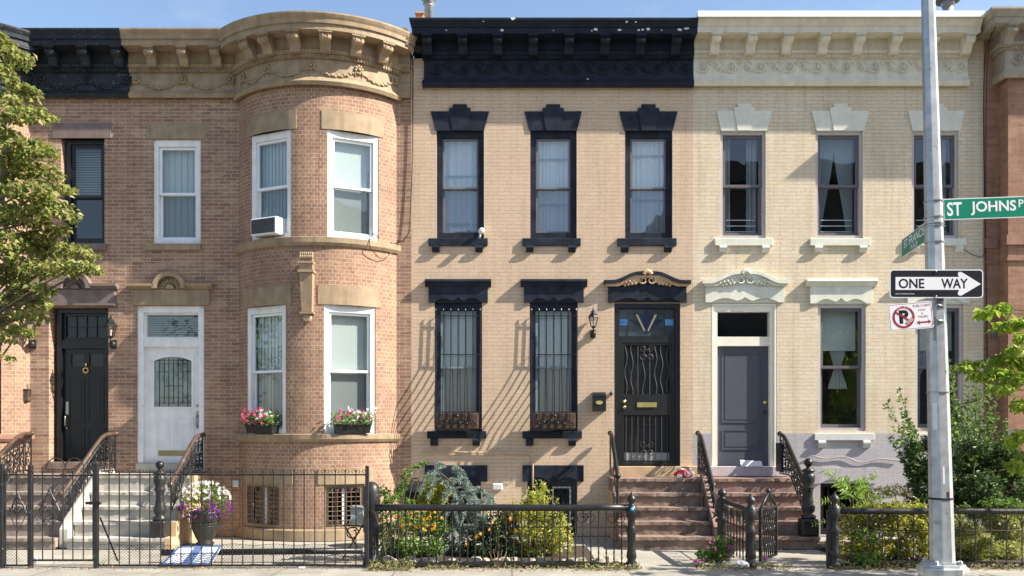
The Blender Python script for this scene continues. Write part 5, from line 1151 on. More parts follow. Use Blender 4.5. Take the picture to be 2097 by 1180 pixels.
# ================================================================== wall lanterns, boxes, camera, air conditioner
def lantern(label, x, z, p0=0.0, s=1.0):
    t = thing('wall_lantern', label, 'wall lantern', (x, -p0, z - .20 * s), 'carriage lanterns on the walls')
    b = MB(); p = p0 + .13 * s
    b.lathe((x, p0 + .06, z - .20 * s), [(.03 * s, 0), (.052 * s, .03 * s), (.052 * s, .08 * s), (.03 * s, .11 * s)], 12); b.box(x - .045 * s, x + .045 * s, p0 - .01, p0 + .03, z - .21 * s, z - .07 * s)
    b.tube([(x, p0 + .06, z - .10 * s), (x, p - .01, z - .12 * s), (x, p, z - .05 * s)], .018 * s, 7); b.build('bracket', 'iron', t)
    b = MB(); b.lathe((x, p, z - .05 * s), [(.03 * s, 0), (.045 * s, .02 * s), (.05 * s, .03 * s)], 6); b.lathe((x, p, z + .14 * s), [(.105 * s, 0), (.10 * s, .02 * s), (.065 * s, .06 * s), (.05 * s, .08 * s), (.045 * s, .11 * s), (.02 * s, .125 * s), (.02 * s, .14 * s), (.008 * s, .19 * s)], 6)
    for k in range(6): a = 2 * math.pi * (k + .5) / 6; b.tube([(x + .05 * s * math.cos(a), p + .05 * s * math.sin(a), z - .02 * s), (x + .088 * s * math.cos(a), p + .088 * s * math.sin(a), z + .14 * s)], .007 * s, 4)
    b.build('lantern_cage', 'iron', t)
    b = MB(); b.lathe((x, p, z - .018 * s), [(.046 * s, 0), (.08 * s, .155 * s)], 6); b.build('lantern_glass', 'lamp_glass', t)
    b = MB(); b.lathe((x, p, z - .01 * s), [(.014, 0), (.014, .05), (.024, .07), (.022, .10), (.005, .12)], 8); b.build('bulb', 'white_metal', t)
lantern('black carriage lantern on the peach wall left of the barred door', X(1214), Z(668), s=1.0)
lantern('black carriage lantern between the black door and the tan stone hood', X(234), Z(688), s=1.1)
lantern('black carriage lantern left of the black door beside the tree leaves', X(69), Z(688), s=1.1)
t = thing('mailbox', 'black wall mailbox with an oval brass plate on the peach wall', 'mailbox', (X(1226), 0, Z(842)))
b = MB(); b.side([(0.002, Z(842)), (.115, Z(842)), (.115, Z(811)), (.105, Z(806)), (0.002, Z(803))], X(1213), X(1240)); b.box(X(1212), X(1241), 0.002, .122, Z(812.5), Z(811)); b.build('mailbox_body', 'black_paint', t, bevel=.004)
b = MB(); b.prism([(X(1226) + .062 * math.cos(R(a)), Z(825) + .034 * math.sin(R(a))) for a in range(0, 360, 20)], .112, .124); b.build('oval_plate', 'brass', t)
b = MB(); b.ball((X(1252), .015, Z(806)), .035, 8, (.7, .7, 1.2)); b.tube([(X(1252), .03, Z(806)), (X(1252), .05, Z(806))], .013, 8); b.build('doorbell', 'iron', label='small dark doorbell beside the barred black door', cat='doorbell')
t = thing('mailbox', 'rusty narrow wall mailbox left of the black door', 'mailbox', (X(57), 0, Z(822)))
b = MB(); b.box(X(51), X(64), .002, .10, Z(822), Z(800)); b.box(X(50), X(65), .002, .105, Z(800), Z(797)); b.build('mailbox_body', 'rail_brown', t, bevel=.008)
b = MB(); b.tube([(X(49), .04, Z(800)), (X(49), .05, Z(789)), (X(66), .05, Z(789)), (X(66), .04, Z(812))], .008, 5); b.build('mailbox_hook', 'rail_brown', t)
t = thing('junction_box', 'white square junction box low on the peach wall', 'junction box', (X(1019), 0, Z(1003)))
b = MB(); b.box(X(1009), X(1029), .002, .07, Z(1003), Z(990)); b.build('box_body', 'white_metal', t, bevel=.006)
b = MB(); b.box(X(1010.5), X(1027.5), .068, .078, Z(1001.5), Z(991.5)); b.build('box_cover', 'sill_gray', t, bevel=.003)
b = MB(); b.tube([(X(866), .03, Z(925)), (X(980), .03, Z(927)), (X(1078), .03, Z(927)), (X(1088), .03, Z(930)), (X(1091), .03, Z(938)), (X(1091), .03, Z(1000))], .017, 7); b.build('conduit', 'peach_brick', label='peach painted conduit pipe bending down to the basement window', cat='pipe')
t = thing('security_camera', 'small white security camera on the navy window sill', 'camera', (X(985), -.03, Z(488)))
b = MB(); b.tube([(X(981), .0, Z(489)), (X(983), .02, Z(484)), (X(984), .05, Z(479))], .018, 7); b.build('camera_arm', 'white_metal', t)
b = MB(); b.tube([(X(984), .03, Z(475)), (X(987), .14, Z(478))], .045, 10); b.tube([(X(984), .02, Z(474)), (X(987.5), .17, Z(476.5))], [.047, .05], 10); b.build('camera_body', 'white_metal', t)
wn, tm, hw, q, kind = baywins[0]
o = tm(0, .1, 0)
t = thing('air_conditioner', 'white window air conditioner jutting from the upper bay window', 'air conditioner', (o[0], o[1], q[2] + .07))
b = MB(tm); zb0 = q[2] + .05; ua, ub_ = -hw + .155, hw - .15; b.box(ua, ub_, -.2, .14, zb0, zb0 + .29); b.build('housing', 'white_metal', t, bevel=.012)
b = MB(tm); b.box(ua + .025, ub_ - .025, .138, .147, zb0 + .025, zb0 + .265); b.build('rear_grille', 'ac_grille', t)
b = MB(tm)
for k in range(8): b.box(ub_ - .002, ub_ + .006, .0, .11, zb0 + .04 + .03 * k, zb0 + .055 + .03 * k)
b.build('side_louvre', 'gray_box', t)
b = MB(tm); b.box(ub_ + .004, hw - .085, -.13, -.10, zb0, zb0 + .29); b.build('side_filler', 'sill_gray', t)
a, c = UPC[0]
t = thing('window_fan', 'white fan unit inside the upper peach house window', 'fan', ((X(a) + X(c)) / 2, .2, Z(487) + .1))
b = MB(); b.box(X(919), X(970), -.19, -.175, Z(479), Z(464)); b.build('fan_housing', 'white_metal', t, bevel=.006)
b = MB(); b.tube([(X(961), -.176, Z(471.5)), (X(961), -.170, Z(471.5))], .055, 14); b.build('fan_grille', 'ac_grille', t)
def cable(pts, r, mat, label, cat='cable'):
    P = [Vector(q) for q in pts]; out = []
    for i in range(len(P) - 1):
        a, b_, c, d = P[max(0, i - 1)], P[i], P[i + 1], P[min(len(P) - 1, i + 2)]
        for k in range(6):
            t = k / 6; out.append(.5 * ((2 * b_) + (c - a) * t + (2 * a - 5 * b_ + 4 * c - d) * t * t + (3 * b_ - a - 3 * c + d) * t ** 3))
    out.append(P[-1]); b = MB(); b.tube([tuple(q) for q in out], r, 5); return b.build('cable', mat, label=label, cat=cat)
cable([(X(846), .03, Z(70)), (X(845), .03, Z(300)), (X(840), .04, Z(450)), (X(833), .05, Z(486)), (X(812), .08, Z(500)), (X(790), .2, Z(496)), (X(770), .45, Z(489))], .008, 'cable_black', 'thin black cable dropping between round bay and peach house')
cable([(X(766), .5, Z(500)), (X(768), .52, Z(520)), (X(785), .35, Z(537)), (X(800), .2, Z(528)), (X(806), .12, Z(512))], .007, 'cable_black', 'short drooping cable loop under the bay sill course')
cable([(X(2002), .56, Z(24, .5)), (X(2004), .55, Z(60, .5)), (X(2006), .2, Z(110, .2)), (X(2012), .04, Z(260)), (X(2017), .03, Z(520)), (X(2022), .03, Z(900))], .009, 'cable_black', 'long black cable down the edge of the cream house')
cable([(X(2007), .55, Z(45, .5)), (X(2010), .2, Z(120, .2)), (X(2015), .05, Z(400)), (X(2013), .05, Z(515)), (X(1998), .05, Z(526)), (X(1975), .05, Z(515)), (X(1966), .05, Z(505))], .007, 'cable_black', 'thin black cable looping under the sill behind the sign pole')
cable([(X(1650), .03, Z(938)), (X(1665), .03, Z(934)), (X(1690), .03, Z(939)), (X(1730), .03, Z(936)), (X(1762), .03, Z(947)), (X(1800), .03, Z(940)), (X(1840), .03, Z(943))], .012, 'cable_gray', 'wavy painted cable along the lilac base wall')

# ================================================================== roof: flues and chimney stub
def px_(px, p): return X(px, p)
t = thing('roof_vent', 'round galvanised flue with a louvred cap behind the navy cornice', 'roof vent', (X(877, -1.5), 1.5, 8.75))
S15 = lambda py: Z(py, -1.5)
b = MB(); b.lathe((X(878, -1.5), -1.5, 8.75), [(.085, 0), (.085, S15(14) - 8.75), (.10, S15(13) - 8.75), (.10, S15(11) - 8.75)], 14); b.build('flue', 'galvanised', t)
b = MB()
for k in range(4): b.lathe((X(878, -1.5), -1.5, S15(10) + .035 * k), [(.10, 0), (.12, .008), (.10, .016)], 14)
b.lathe((X(878, -1.5), -1.5, S15(11)), [(.055, 0), (.055, .16)], 12); b.lathe((X(878, -1.5), -1.5, S15(1)), [(.14, 0), (.15, .03), (.05, .09), (.02, .11)], 14); b.build('vent_cap', 'galvanised', t)
b = MB(); b.box(X(852, -2), X(868, -2), -2.35, -2, 8.74, Z(27, -2)); b.box(X(850, -2), X(870, -2), -2.37, -1.98, Z(29, -2), Z(25, -2)); b.build('chimney', 'chimney_clay', label='orange clay chimney stub at the corner of the peach roof', cat='chimney', bevel=.01)
t = thing('roof_vent', 'flat capped metal vent on the cream house roof beside the pole', 'roof vent', (X(1941, -1.5), 1.5, 8.75))
b = MB(); b.lathe((X(1941, -1.5), -1.5, 8.75), [(.10, 0), (.10, S15(12) - 8.75)], 14)
for k in range(4): b.lathe((X(1941, -1.5), -1.5, S15(13) + .03 * k), [(.115, 0), (.125, .006), (.115, .012)], 14)
b.build('flue', 'galvanised', t)
b = MB(); b.lathe((X(1941, -1.5), -1.5, S15(3)), [(.05, -.03), (.23, .0), (.22, .04), (.04, .10)], 14); b.build('vent_cap', 'roofing', t)
b = MB(); b.tube([(X(1913, -1.5), -1.5, 8.7), (X(1913, -1.5), -1.5, 9.6)], .05, 10); b.lathe((X(1913, -1.5), -1.5, 9.6), [(.06, 0), (.06, .05), (.02, .08)], 10); b.build('vent_pipe', 'rail_brown', label='rust brown vent pipe on the roof just beside the pole', cat='pipe')

# ================================================================== street pole and signs
PP = 7.2; SP_ = S(PP)
def qx(px, p=PP): return X(px, p)
def qz(py, p=PP): return Z(py, p)
xb, xt = qx(1930), qx(1930) - .0245 * 5.5
tp = thing('street_pole', 'tall silver octagonal street pole carrying the street signs', 'pole', (xb, -PP, 0))
b = MB(); zf = qz(1152); pts = []; n = 12
for i in range(n + 1):
    z = zf + (9.2 - zf) * i / n; r = .116 - .0097 * (z - zf); x = xb - .0255 * (z - zf)
    pts += [(x + r * math.cos(R(22.5 + 45 * k)), PP + r * math.sin(R(22.5 + 45 * k)), z) for k in range(8)]
fs = [[i * 8 + k, i * 8 + (k + 1) % 8, (i + 1) * 8 + (k + 1) % 8, (i + 1) * 8 + k] for i in range(n) for k in range(8)] + [list(range(7, -1, -1)), list(range(n * 8, n * 8 + 8))]
b.add(pts, fs); b.build('shaft', 'galvanised', tp)
xz = lambda z: xb - .0255 * (z - zf)
rz_ = lambda z: .116 - .0097 * (z - zf)
b = MB(); b.lathe((xb, PP, 0), [(.27, 0), (.27, .12), (.235, .16), (.22, zf - .12), (.235, zf - .09), (.235, zf - .045), (.21, zf - .03), (.205, zf - .01), (.15, zf - .005), (.15, zf + .012)], 8); b.build('pole_base', 'galvanised', tp)
b = MB()
for k in range(4): a = R(45 + 90 * k); b.lathe((xb + .165 * math.cos(a), PP + .165 * math.sin(a), zf - .012), [(.024, 0), (.024, .035), (.01, .045)], 6)
b.build('anchor_nut', 'galvanised', tp)
b = MB()
for py, rr in ((430 - 17, .006), (446, .006), (459, .006), (464, .006), (497, .006), (804, .005)):
    b = MB(); z = qz(py); r = rz_(z) + .004; b.lathe((xz(z), PP, z - .008), [(r, 0), (r + rr, .003), (r + rr, .013), (r, .016)], 8); b.build('steel_band', 'pewter', tp)
def facet(k, py0, py1, f0, f1, mat, nm):
    # a thin patch glued on one flat of the octagonal shaft
    za, zb_ = qz(py1), qz(py0); pts = []
    for z in (za, zb_):
        r = (rz_(z)) * 1.004; A = (xz(z) + r * math.cos(R(22.5 + 45 * k)), PP + r * math.sin(R(22.5 + 45 * k)), z); B_ = (xz(z) + r * math.cos(R(67.5 + 45 * k)), PP + r * math.sin(R(67.5 + 45 * k)), z)
        for f in (f0, f1): pts.append(tuple(A[i] + (B_[i] - A[i]) * f for i in range(3)))
    c_ = (xz(za), PP); b = MB(); q = [pts[0], pts[1], pts[3], pts[2]]; o_ = [(c_[0] + (x - c_[0]) * .985, c_[1] + (y - c_[1]) * .985, z) for x, y, z in q]
    b.add(q + o_, [[0, 1, 2, 3], [7, 6, 5, 4], [0, 1, 5, 4], [1, 2, 6, 5], [2, 3, 7, 6], [3, 0, 4, 7]]); b.build(nm, mat, tp)
facet(2, 826, 880, .25, .8, 'sign_white', 'sticker_remnant'); facet(1, 1006, 1018, .1, .4, 'rail_brown', 'rust_mark'); facet(2, 650, 700, .1, .5, 'gray_box', 'sticker_remnant'); facet(1, 955, 990, .55, .75, 'sign_white', 'sticker_remnant'); facet(2, 1065, 1072, .1, .9, 'gray_box', 'scuff_mark')
b = MB(); z = qz(1021); r = rz_(z) + .003; b.lathe((xz(z), PP, z - .011), [(r, 0), (r + .004, .002), (r + .004, .02), (r, .022)], 8); b.build('black_tape', 'cable_black', tp)
def rrect(x0, x1, z0, z1, r, k=5):
    o = []
    for cx, cz, a0 in ((x1 - r, z1 - r, 0), (x0 + r, z1 - r, 90), (x0 + r, z0 + r, 180), (x1 - r, z0 + r, 270)):
        o += [(cx + r * math.cos(R(a0 + 90 * i / k)), cz + r * math.sin(R(a0 + 90 * i / k))) for i in range(k + 1)]
    return o
# one way sign
pf = PP + .115; z1_, z0_ = qz(552, pf), qz(610.5, pf); x0_, x1_ = qx(1822, pf), qx(2013.5, pf); W_, Hh = x1_ - x0_, z1_ - z0_
mo = plane_map((x0_, -pf, z0_), (1, 0, 0), (0, 0, 1), (0, -1, 0))
t = thing('one_way_sign', 'black and white one way sign with a right pointing arrow on the pole', 'sign', ((x0_ + x1_) / 2, -pf, z0_))
b = MB(mo); b.prism(rrect(0, W_, 0, Hh, .035), -.006, 0.0); b.build('sign_plate', 'sign_white', t)
b = MB(mo); b.prism(rrect(.010, W_ - .010, .010, Hh - .010, .028), -.001, .0006); b.build('black_field', 'sign_black', t)
u = lambda f: W_ * f; v = lambda f: Hh * f
b = MB(mo); b.prism([(u(.062), v(.285)), (u(.742), v(.285)), (u(.726), v(.16)), (u(.737), v(.095)), (u(.765), v(.085)), (u(.975), v(.49)), (u(.765), v(.915)), (u(.737), v(.905)), (u(.726), v(.84)), (u(.742), v(.735)), (u(.062), v(.735))], .0, .0011); b.build('arrow', 'sign_white', t)
text(t, 'ONE', mo, u(.095), v(.335), u(.275), v(.345), 'sign_black', p=.0016, bold=.022)
text(t, 'WAY', mo, u(.55), v(.335), u(.285), v(.345), 'sign_black', p=.0016, bold=.022)
text(t, 'DEPT OF TRANSPORTATION', mo, u(.062), v(.125), u(.20), v(.04), 'sign_white', p=.0011)
b = MB(mo)
for f in (.055, .935): b.ball((u(.493), .006, v(f)), .009, 8)
b.build('bolt', 'galvanised', t)
# parking regulation sign
pf = PP + .125; W_, Hh = .428, .262
ang = R(5.5)
mp_ = plane_map((qx(1823, pf), -pf, qz(679.5, pf)), (math.cos(ang), .01, math.sin(ang)), (-math.sin(ang), 0, math.cos(ang)), (.01, -1, 0))
t = thing('parking_sign', 'white and red no parking sign with broom symbol below the one way sign', 'sign', (qx(1866), -pf, qz(678)))
b = MB(mp_); b.prism(rrect(0, W_, 0, Hh, .022), -.004, 0); b.build('sign_plate', 'sign_white', t)
u = lambda f: W_ * f; v = lambda f: Hh * f
b = MB(mp_)
def annulus(b, cu, cv, r0, r1, p0, p1, n=28):
    for i in range(n):
        a, c = 2 * math.pi * i / n, 2 * math.pi * (i + 1) / n
        b.prism([(cu + r0 * math.cos(a), cv + r0 * math.sin(a)), (cu + r1 * math.cos(a), cv + r1 * math.sin(a)), (cu + r1 * math.cos(c), cv + r1 * math.sin(c)), (cu + r0 * math.cos(c), cv + r0 * math.sin(c))], p0, p1)
o0, o1 = rrect(.008, W_ - .008, .008, Hh - .008, .018), rrect(.012, W_ - .012, .012, Hh - .012, .015)
for i in range(len(o0)): b.prism([o0[i], o0[(i + 1) % len(o0)], o1[(i + 1) % len(o1)], o1[i]], -.001, .0006)
b.build('red_border', 'sign_red', t)
text(t, 'P', mp_, u(.235), v(.25), u(.215), v(.50), 'sign_black', p=.0008, bold=.05)
cu_, cv_ = u(.335), v(.485); rr_ = .1075
b = MB(mp_); annulus(b, cu_, cv_, rr_ - .021, rr_, -.001, .0014)
def bar(b, a0, r, w_, p0, p1, cu=None, cv=None):
    cu = cu_ if cu is None else cu; cv = cv_ if cv is None else cv
    c, s = math.cos(R(a0)), math.sin(R(a0)); b.prism([(cu + c * r[0] - s * w_, cv + s * r[0] + c * w_), (cu + c * r[0] + s * w_, cv + s * r[0] - c * w_), (cu + c * r[1] + s * w_, cv + s * r[1] - c * w_), (cu + c * r[1] - s * w_, cv + s * r[1] + c * w_)], p0, p1)
bar(b, -36, (-.09, .055), .0085, .0005, .0018); b.build('prohibition_ring', 'sign_red', t)
b = MB(mp_)
cb, db = cu_ + .055, cv_ - .045
bar(b, 34, (-.04, .045), .017, .001, .0023, cb, db); b.build('broom_symbol', 'sign_red', t)
b = MB(mp_); bar(b, 34, (-.036, .041), .003, .002, .0028, cb - .004, db + .006); bar(b, 34, (-.036, .041), .0025, .002, .0028, cb + .005, db - .006); b.build('broom_line', 'sign_white', t)
text(t, '9:30-11AM', mp_, u(.565), v(.80), u(.375), v(.105), 'sign_red', p=.0008, bold=.0)
text(t, 'MON', mp_, u(.685), v(.655), u(.155), v(.075), 'sign_red', p=.0008)
text(t, '&', mp_, u(.745), v(.53), u(.04), v(.075), 'sign_red', p=.0008)
text(t, 'THURS', mp_, u(.66), v(.40), u(.225), v(.085), 'sign_red', p=.0008)
b = MB(mp_); y_ = v(.235); b.prism([(u(.61), y_), (u(.69), y_ + .022), (u(.685), y_ + .008), (u(.885), y_ + .008), (u(.88), y_ + .022), (u(.955), y_), (u(.88), y_ - .022), (u(.885), y_ - .008), (u(.685), y_ - .008), (u(.69), y_ - .022)], -.001, .0008); b.build('double_arrow', 'sign_red', t)
for i, ch in enumerate("DON'T LITTER"):                                        # small words round the ring
    if ch == ' ': continue
    a = R(128 - 76 * i / 11); r = rr_ - .0155
    mc = plane_map(mp_(cu_ + r * math.cos(a), 0, cv_ + r * math.sin(a)), Vector(mp_(math.sin(a), 0, -math.cos(a))) - Vector(mp_(0, 0, 0)), Vector(mp_(math.cos(a), 0, math.sin(a))) - Vector(mp_(0, 0, 0)), (.01, -1, 0))
    text(t, ch, mc, -.004, 0, .008, .011, 'sign_white', p=.0022)
b = MB()
for py in (628, 659): z = qz(py); b.tube([(qx(1905), pf + .0, z), (xz(z) + .03, PP + rz_(z) * .9, z - .005)], .012, 6)
b.build('sign_clamp', 'pewter', t)
# street name plates
L1 = .98; x0_ = qx(1931); z0_ = qz(452)
ms_ = plane_map((x0_, -PP - .02, z0_), (1, 0, .036), (-.036, 0, 1), (0, -1, 0)); Hh = .207
t = thing('street_name_sign', 'green street name sign reading ST JOHNS PL running past the right edge', 'street sign', (x0_ + L1 / 2, -PP, z0_))
b = MB(ms_); b.prism(rrect(0, L1, 0, Hh, .012), -.006, 0); b.build('sign_plate', 'sign_white', t)
b = MB(ms_); b.prism(rrect(.008, L1 - .008, .008, Hh - .008, .008), -.001, .0006); b.build('green_field', 'sign_green', t)
text(t, 'ST', ms_, .034, .037, .145, .135, 'sign_white', p=.0012, bold=.022); text(t, 'JOHNS', ms_, .265, .037, .445, .135, 'sign_white', p=.0012, bold=.022); text(t, 'PL', ms_, .735, .10, .10, .075, 'sign_white', p=.0012, bold=.012)
b = MB(ms_); b.box(-.03, .0, -.02, .01, -.005, Hh + .005); b.box(-.07, -.03, -.012, 0, .03, Hh - .03); b.build('sign_bracket', 'galvanised', t)
L2 = .88; mf_ = plane_map((qx(1848, 6.32), -6.30, Z(528, 6.32)), (-.15, -1, .0), (0, 0, 1), (-1, .15, 0)); Hh = .195
t = thing('street_name_sign', 'green street name sign reading ST FRANCIS PLACE seen at an angle behind the pole', 'street sign', (qx(1860, 6.7), -6.7, Z(528, 6.4)))
b = MB(mf_); b.prism(rrect(0, L2, 0, Hh, .012), -.006, 0); b.build('sign_plate', 'sign_white', t)
b = MB(mf_); b.prism(rrect(.008, L2 - .008, .008, Hh - .008, .008), -.001, .0006); b.build('green_field', 'sign_green', t)
text(t, 'ST FRANCIS', mf_, .09, .082, .72, .088, 'sign_white', p=.0012, bold=.01); text(t, 'PLACE', mf_, .34, .022, .24, .045, 'sign_white', p=.0012, bold=.01)
# ================================================================== plants: many small folded leaves
def leaf_arr(P, size, rng, aspect=.55, up=.5, droop=0.0, dirs=None, jitter=.35):
    """P (N,3) world points -> vertices and faces of folded leaves"""
    N_ = len(P)
    if dirs is None:
        d = rng.normal(size=(N_, 3)); d[:, 2] = d[:, 2] * .6 - droop
    else: d = dirs + rng.normal(size=(N_, 3)) * jitter
    d /= np.linalg.norm(d, axis=1)[:, None]
    nr = rng.normal(size=(N_, 3)); nr[:, 2] += up * 2.2; nr -= d * (nr * d).sum(1)[:, None]; nr /= np.linalg.norm(nr, axis=1)[:, None] + 1e-9
    sd = np.cross(d, nr); L_ = size * rng.uniform(.65, 1.25, N_)[:, None]; w_ = L_ * aspect * .5
    a = P - d * L_ * .1; tip = P + d * L_ * .9 - nr * L_ * .12; mid = P + d * L_ * .35
    l = mid + sd * w_ + nr * w_ * .35; r = mid - sd * w_ + nr * w_ * .35
    V = np.stack([a, l, tip, r], 1).reshape(-1, 3); base = np.arange(N_) * 4
    Fc = np.concatenate([np.stack([base, base + 2, base + 1], 1), np.stack([base, base + 3, base + 2], 1)])
    return V, Fc
def leaf_obj(name, parts, mat, parent=None, label=None, cat=None, kind=None, group=None):
    V = np.concatenate([q[0] for q in parts]); off = 0; Fs = []
    for v, f in parts: Fs.append(f + off); off += len(v)
    Fc = np.concatenate(Fs)
    if parent: o = np.array(WL[parent])
    else: lo, hi = V.min(0), V.max(0); o = np.array([(lo[0] + hi[0]) / 2, (lo[1] + hi[1]) / 2, lo[2]])
    me = bpy.data.meshes.new(name); me.from_pydata((V - o).tolist(), [], Fc.tolist()); me.update()
    return link(name, me, mat, parent, Vector(o), label, cat, group, kind)
def blob(rng, c, r, n, shell=.55):
    d = rng.normal(size=(n, 3)); d /= np.linalg.norm(d, axis=1)[:, None]
    rad = rng.uniform(shell, 1, n) ** .6; lump = 1 + .22 * np.sin(d[:, 0] * 5 + c[0] * 9) * np.cos(d[:, 2] * 6 + c[2] * 7)
    return np.array(c) + d * np.array(r) * (rad * lump)[:, None]
def stems(parent, lines, r, mat='twig', name='stem'):
    b = MB()
    for L_ in lines: b.tube(L_, [r * (1 - .6 * i / max(1, len(L_) - 1)) for i in range(len(L_))], 5, raw=True)
    return b.build(name, mat, parent)
def at(px, py, p): return (X(px, p), -p, Z(py, p))
def flowers(rng, P, size, petals=5, face=(0, -1, .35)):
    parts = []; f = np.array(face) / np.linalg.norm(face)
    for k in range(petals):
        a = 2 * math.pi * k / petals; u_ = np.cross(f, [1, 0, .3]); u_ /= np.linalg.norm(u_); v_ = np.cross(f, u_)
        d = np.tile(u_ * math.cos(a) + v_ * math.sin(a) + f * .25, (len(P), 1)); parts.append(leaf_arr(P, size, rng, .9, 0, 0, d, .25))
    return parts

# --- street tree at the left edge
rng = np.random.default_rng(11)
PT = 6.4
tt = thing('street_tree', 'leafy green and bronze street tree at the left edge before the black cornice', 'tree', (X(-165, PT), -PT, 0))
tx, ty = X(-165, PT), -PT
b = MB(); trunk = [(tx, ty, 0), (tx + .03, ty, 1.2), (tx - .02, ty + .03, 2.4), (tx + .05, ty, 3.6), (tx + .02, ty, 4.8), (tx - .05, ty, 6.0)]
b.tube(trunk, [.15, .12, .11, .09, .06, .03], 9, raw=True); b.build('trunk', 'bark', tt)
cl = [(5, 85, 22, 14), (38, 118, 26, 16), (8, 150, 24, 20), (48, 185, 26, 14), (66, 187, 12, 8), (12, 205, 22, 16), (58, 236, 38, 11), (92, 234, 16, 6), (22, 236, 26, 14), (14, 275, 22, 20), (62, 305, 42, 20), (98, 306, 16, 10), (20, 320, 28, 24), (50, 350, 44, 18), (100, 348, 22, 14), (122, 385, 26, 8), (60, 392, 50, 18), (14, 380, 26, 26), (108, 425, 40, 17), (142, 440, 14, 12), (60, 440, 44, 22), (16, 440, 26, 26), (118, 470, 20, 12), (70, 490, 44, 20), (20, 500, 30, 26), (110, 515, 40, 16), (150, 510, 26, 9), (170, 522, 22, 12), (190, 548, 16, 9), (150, 548, 30, 12), (100, 550, 42, 16), (50, 550, 40, 22), (14, 560, 26, 28), (60, 595, 34, 18), (88, 590, 14, 10), (25, 620, 30, 20), (78, 622, 24, 12), (62, 645, 30, 13), (15, 655, 24, 20), (42, 678, 22, 11), (12, 690, 14, 10), (4, 730, 6, 8)]
parts = []; lines = []
for i, (cx, cy, rx, ry) in enumerate(cl):
    p = PT + rng.uniform(-.35, .35); s = S(p); c = at(cx, cy, p); r = (rx / s * 1.08, .20 + .1 * rng.random(), ry / s * 1.12)
    n = int(22 + rx * ry * .27); P = blob(rng, c, r, n, .25)
    parts.append(leaf_arr(P, .072, rng, .75, .35, .55))
    k = min(5, max(1, int((c[2] - 1) / 1.0))); a = trunk[k]; h = np.array(a); e = np.array(c)
    lines.append([tuple(h), tuple(h * .55 + e * .45 + np.array([0, 0, .12])), tuple(h * .2 + e * .8 + np.array([0, 0, .06])), tuple(e)])
for i in range(70):                                     # the crown beyond the frame
    c = (tx + rng.uniform(-1.9, -.12), ty + rng.uniform(-1.3, 1.3), rng.uniform(2.7, 6.7)); P = blob(rng, c, (.44, .44, .32), 130, .2); lines.append([trunk[min(5, int(c[2] / 1.25))], c]) if i % 3 == 0 else None; parts.append(leaf_arr(P, .072, rng, .75, .35, .55))
leaf_obj('crown', parts, 'leaf_tree', tt); stems(tt, lines, .018, 'bark', 'branch')
# --- tree at the right edge (only its branch tips reach into view)
PR = 5.0; tx, ty = X(2290, PR), -PR
tt = thing('dogwood_tree', 'young tree with bright lime green drooping leaves at the right edge', 'tree', (tx, ty, 0))
trunk = [(tx, ty, 0), (tx - .04, ty, 1.0), (tx + .02, ty, 2.0), (tx, ty, 3.0), (tx + .02, ty, 3.8)]
b = MB(); b.tube(trunk, [.07, .06, .05, .035, .015], 8, raw=True); b.build('trunk', 'bark', tt)
cl = [(2018, 640, 20, 10), (2048, 632, 24, 12), (2060, 668, 26, 10), (2090, 660, 20, 12), (2092, 690, 14, 12), (2080, 715, 16, 8), (2060, 735, 34, 14), (2088, 740, 18, 18), (2040, 765, 34, 12), (1990, 745, 28, 9), (1975, 752, 10, 8), (2010, 770, 26, 9), (2080, 775, 28, 16), (2050, 795, 30, 8), (2090, 825, 14, 12), (2085, 832, 18, 9), (2088, 895, 18, 12), (2075, 905, 12, 8), (2092, 945, 14, 16), (2080, 955, 14, 14)]
parts = []; lines = []
for cx, cy, rx, ry in cl:
    p = PR + rng.uniform(-.25, .25); s = S(p); c = at(cx, cy, p); P = blob(rng, c, (rx / s, .16, ry / s), int(18 + rx * ry * .26), .2)
    parts.append(leaf_arr(P, .10, rng, .6, .5, .9)); k = min(4, max(1, int(c[2] + .4))); h = np.array(trunk[k]); e = np.array(c)
    lines.append([tuple(h), tuple(h * .6 + e * .4 + np.array([0, 0, .15])), tuple(e)])
for i in range(34):
    c = (tx + rng.uniform(.1, 1.6), ty + rng.uniform(-.8, .8), rng.uniform(1.7, 4.2)); parts.append(leaf_arr(blob(rng, c, (.35, .35, .2), 70, .2), .125, rng, .55, .5, .9))
leaf_obj('crown', parts, 'leaf_dogwood', tt); stems(tt, lines, .012, 'twig', 'branch')

def sprays(parent, mat, tips, p0, size, n, lean=10, down=70):
    # loose shoots rising out of a shrub, leaves set along them
    parts = []; lines = []
    for px, py in tips:
        p = p0 + rng.uniform(-.15, .2); B_ = np.array(at(px, py, p)); A = np.array(at(px + rng.uniform(-lean, lean), py + down, p)); A[2] = max(A[2], .08)
        P = A + (B_ - A) * rng.random(n)[:, None] + rng.normal(size=(n, 3)) * .022; ax = (B_ - A) / np.linalg.norm(B_ - A)
        parts.append(leaf_arr(P, size, rng, .55, .3, 0, np.tile(ax * .6, (n, 1)) + rng.normal(size=(n, 3)) * .7, .2)); lines.append([tuple(A), tuple(B_)])
    leaf_obj('leaves', parts, mat, parent); stems(parent, lines, .006, 'twig', 'shoot_stem')
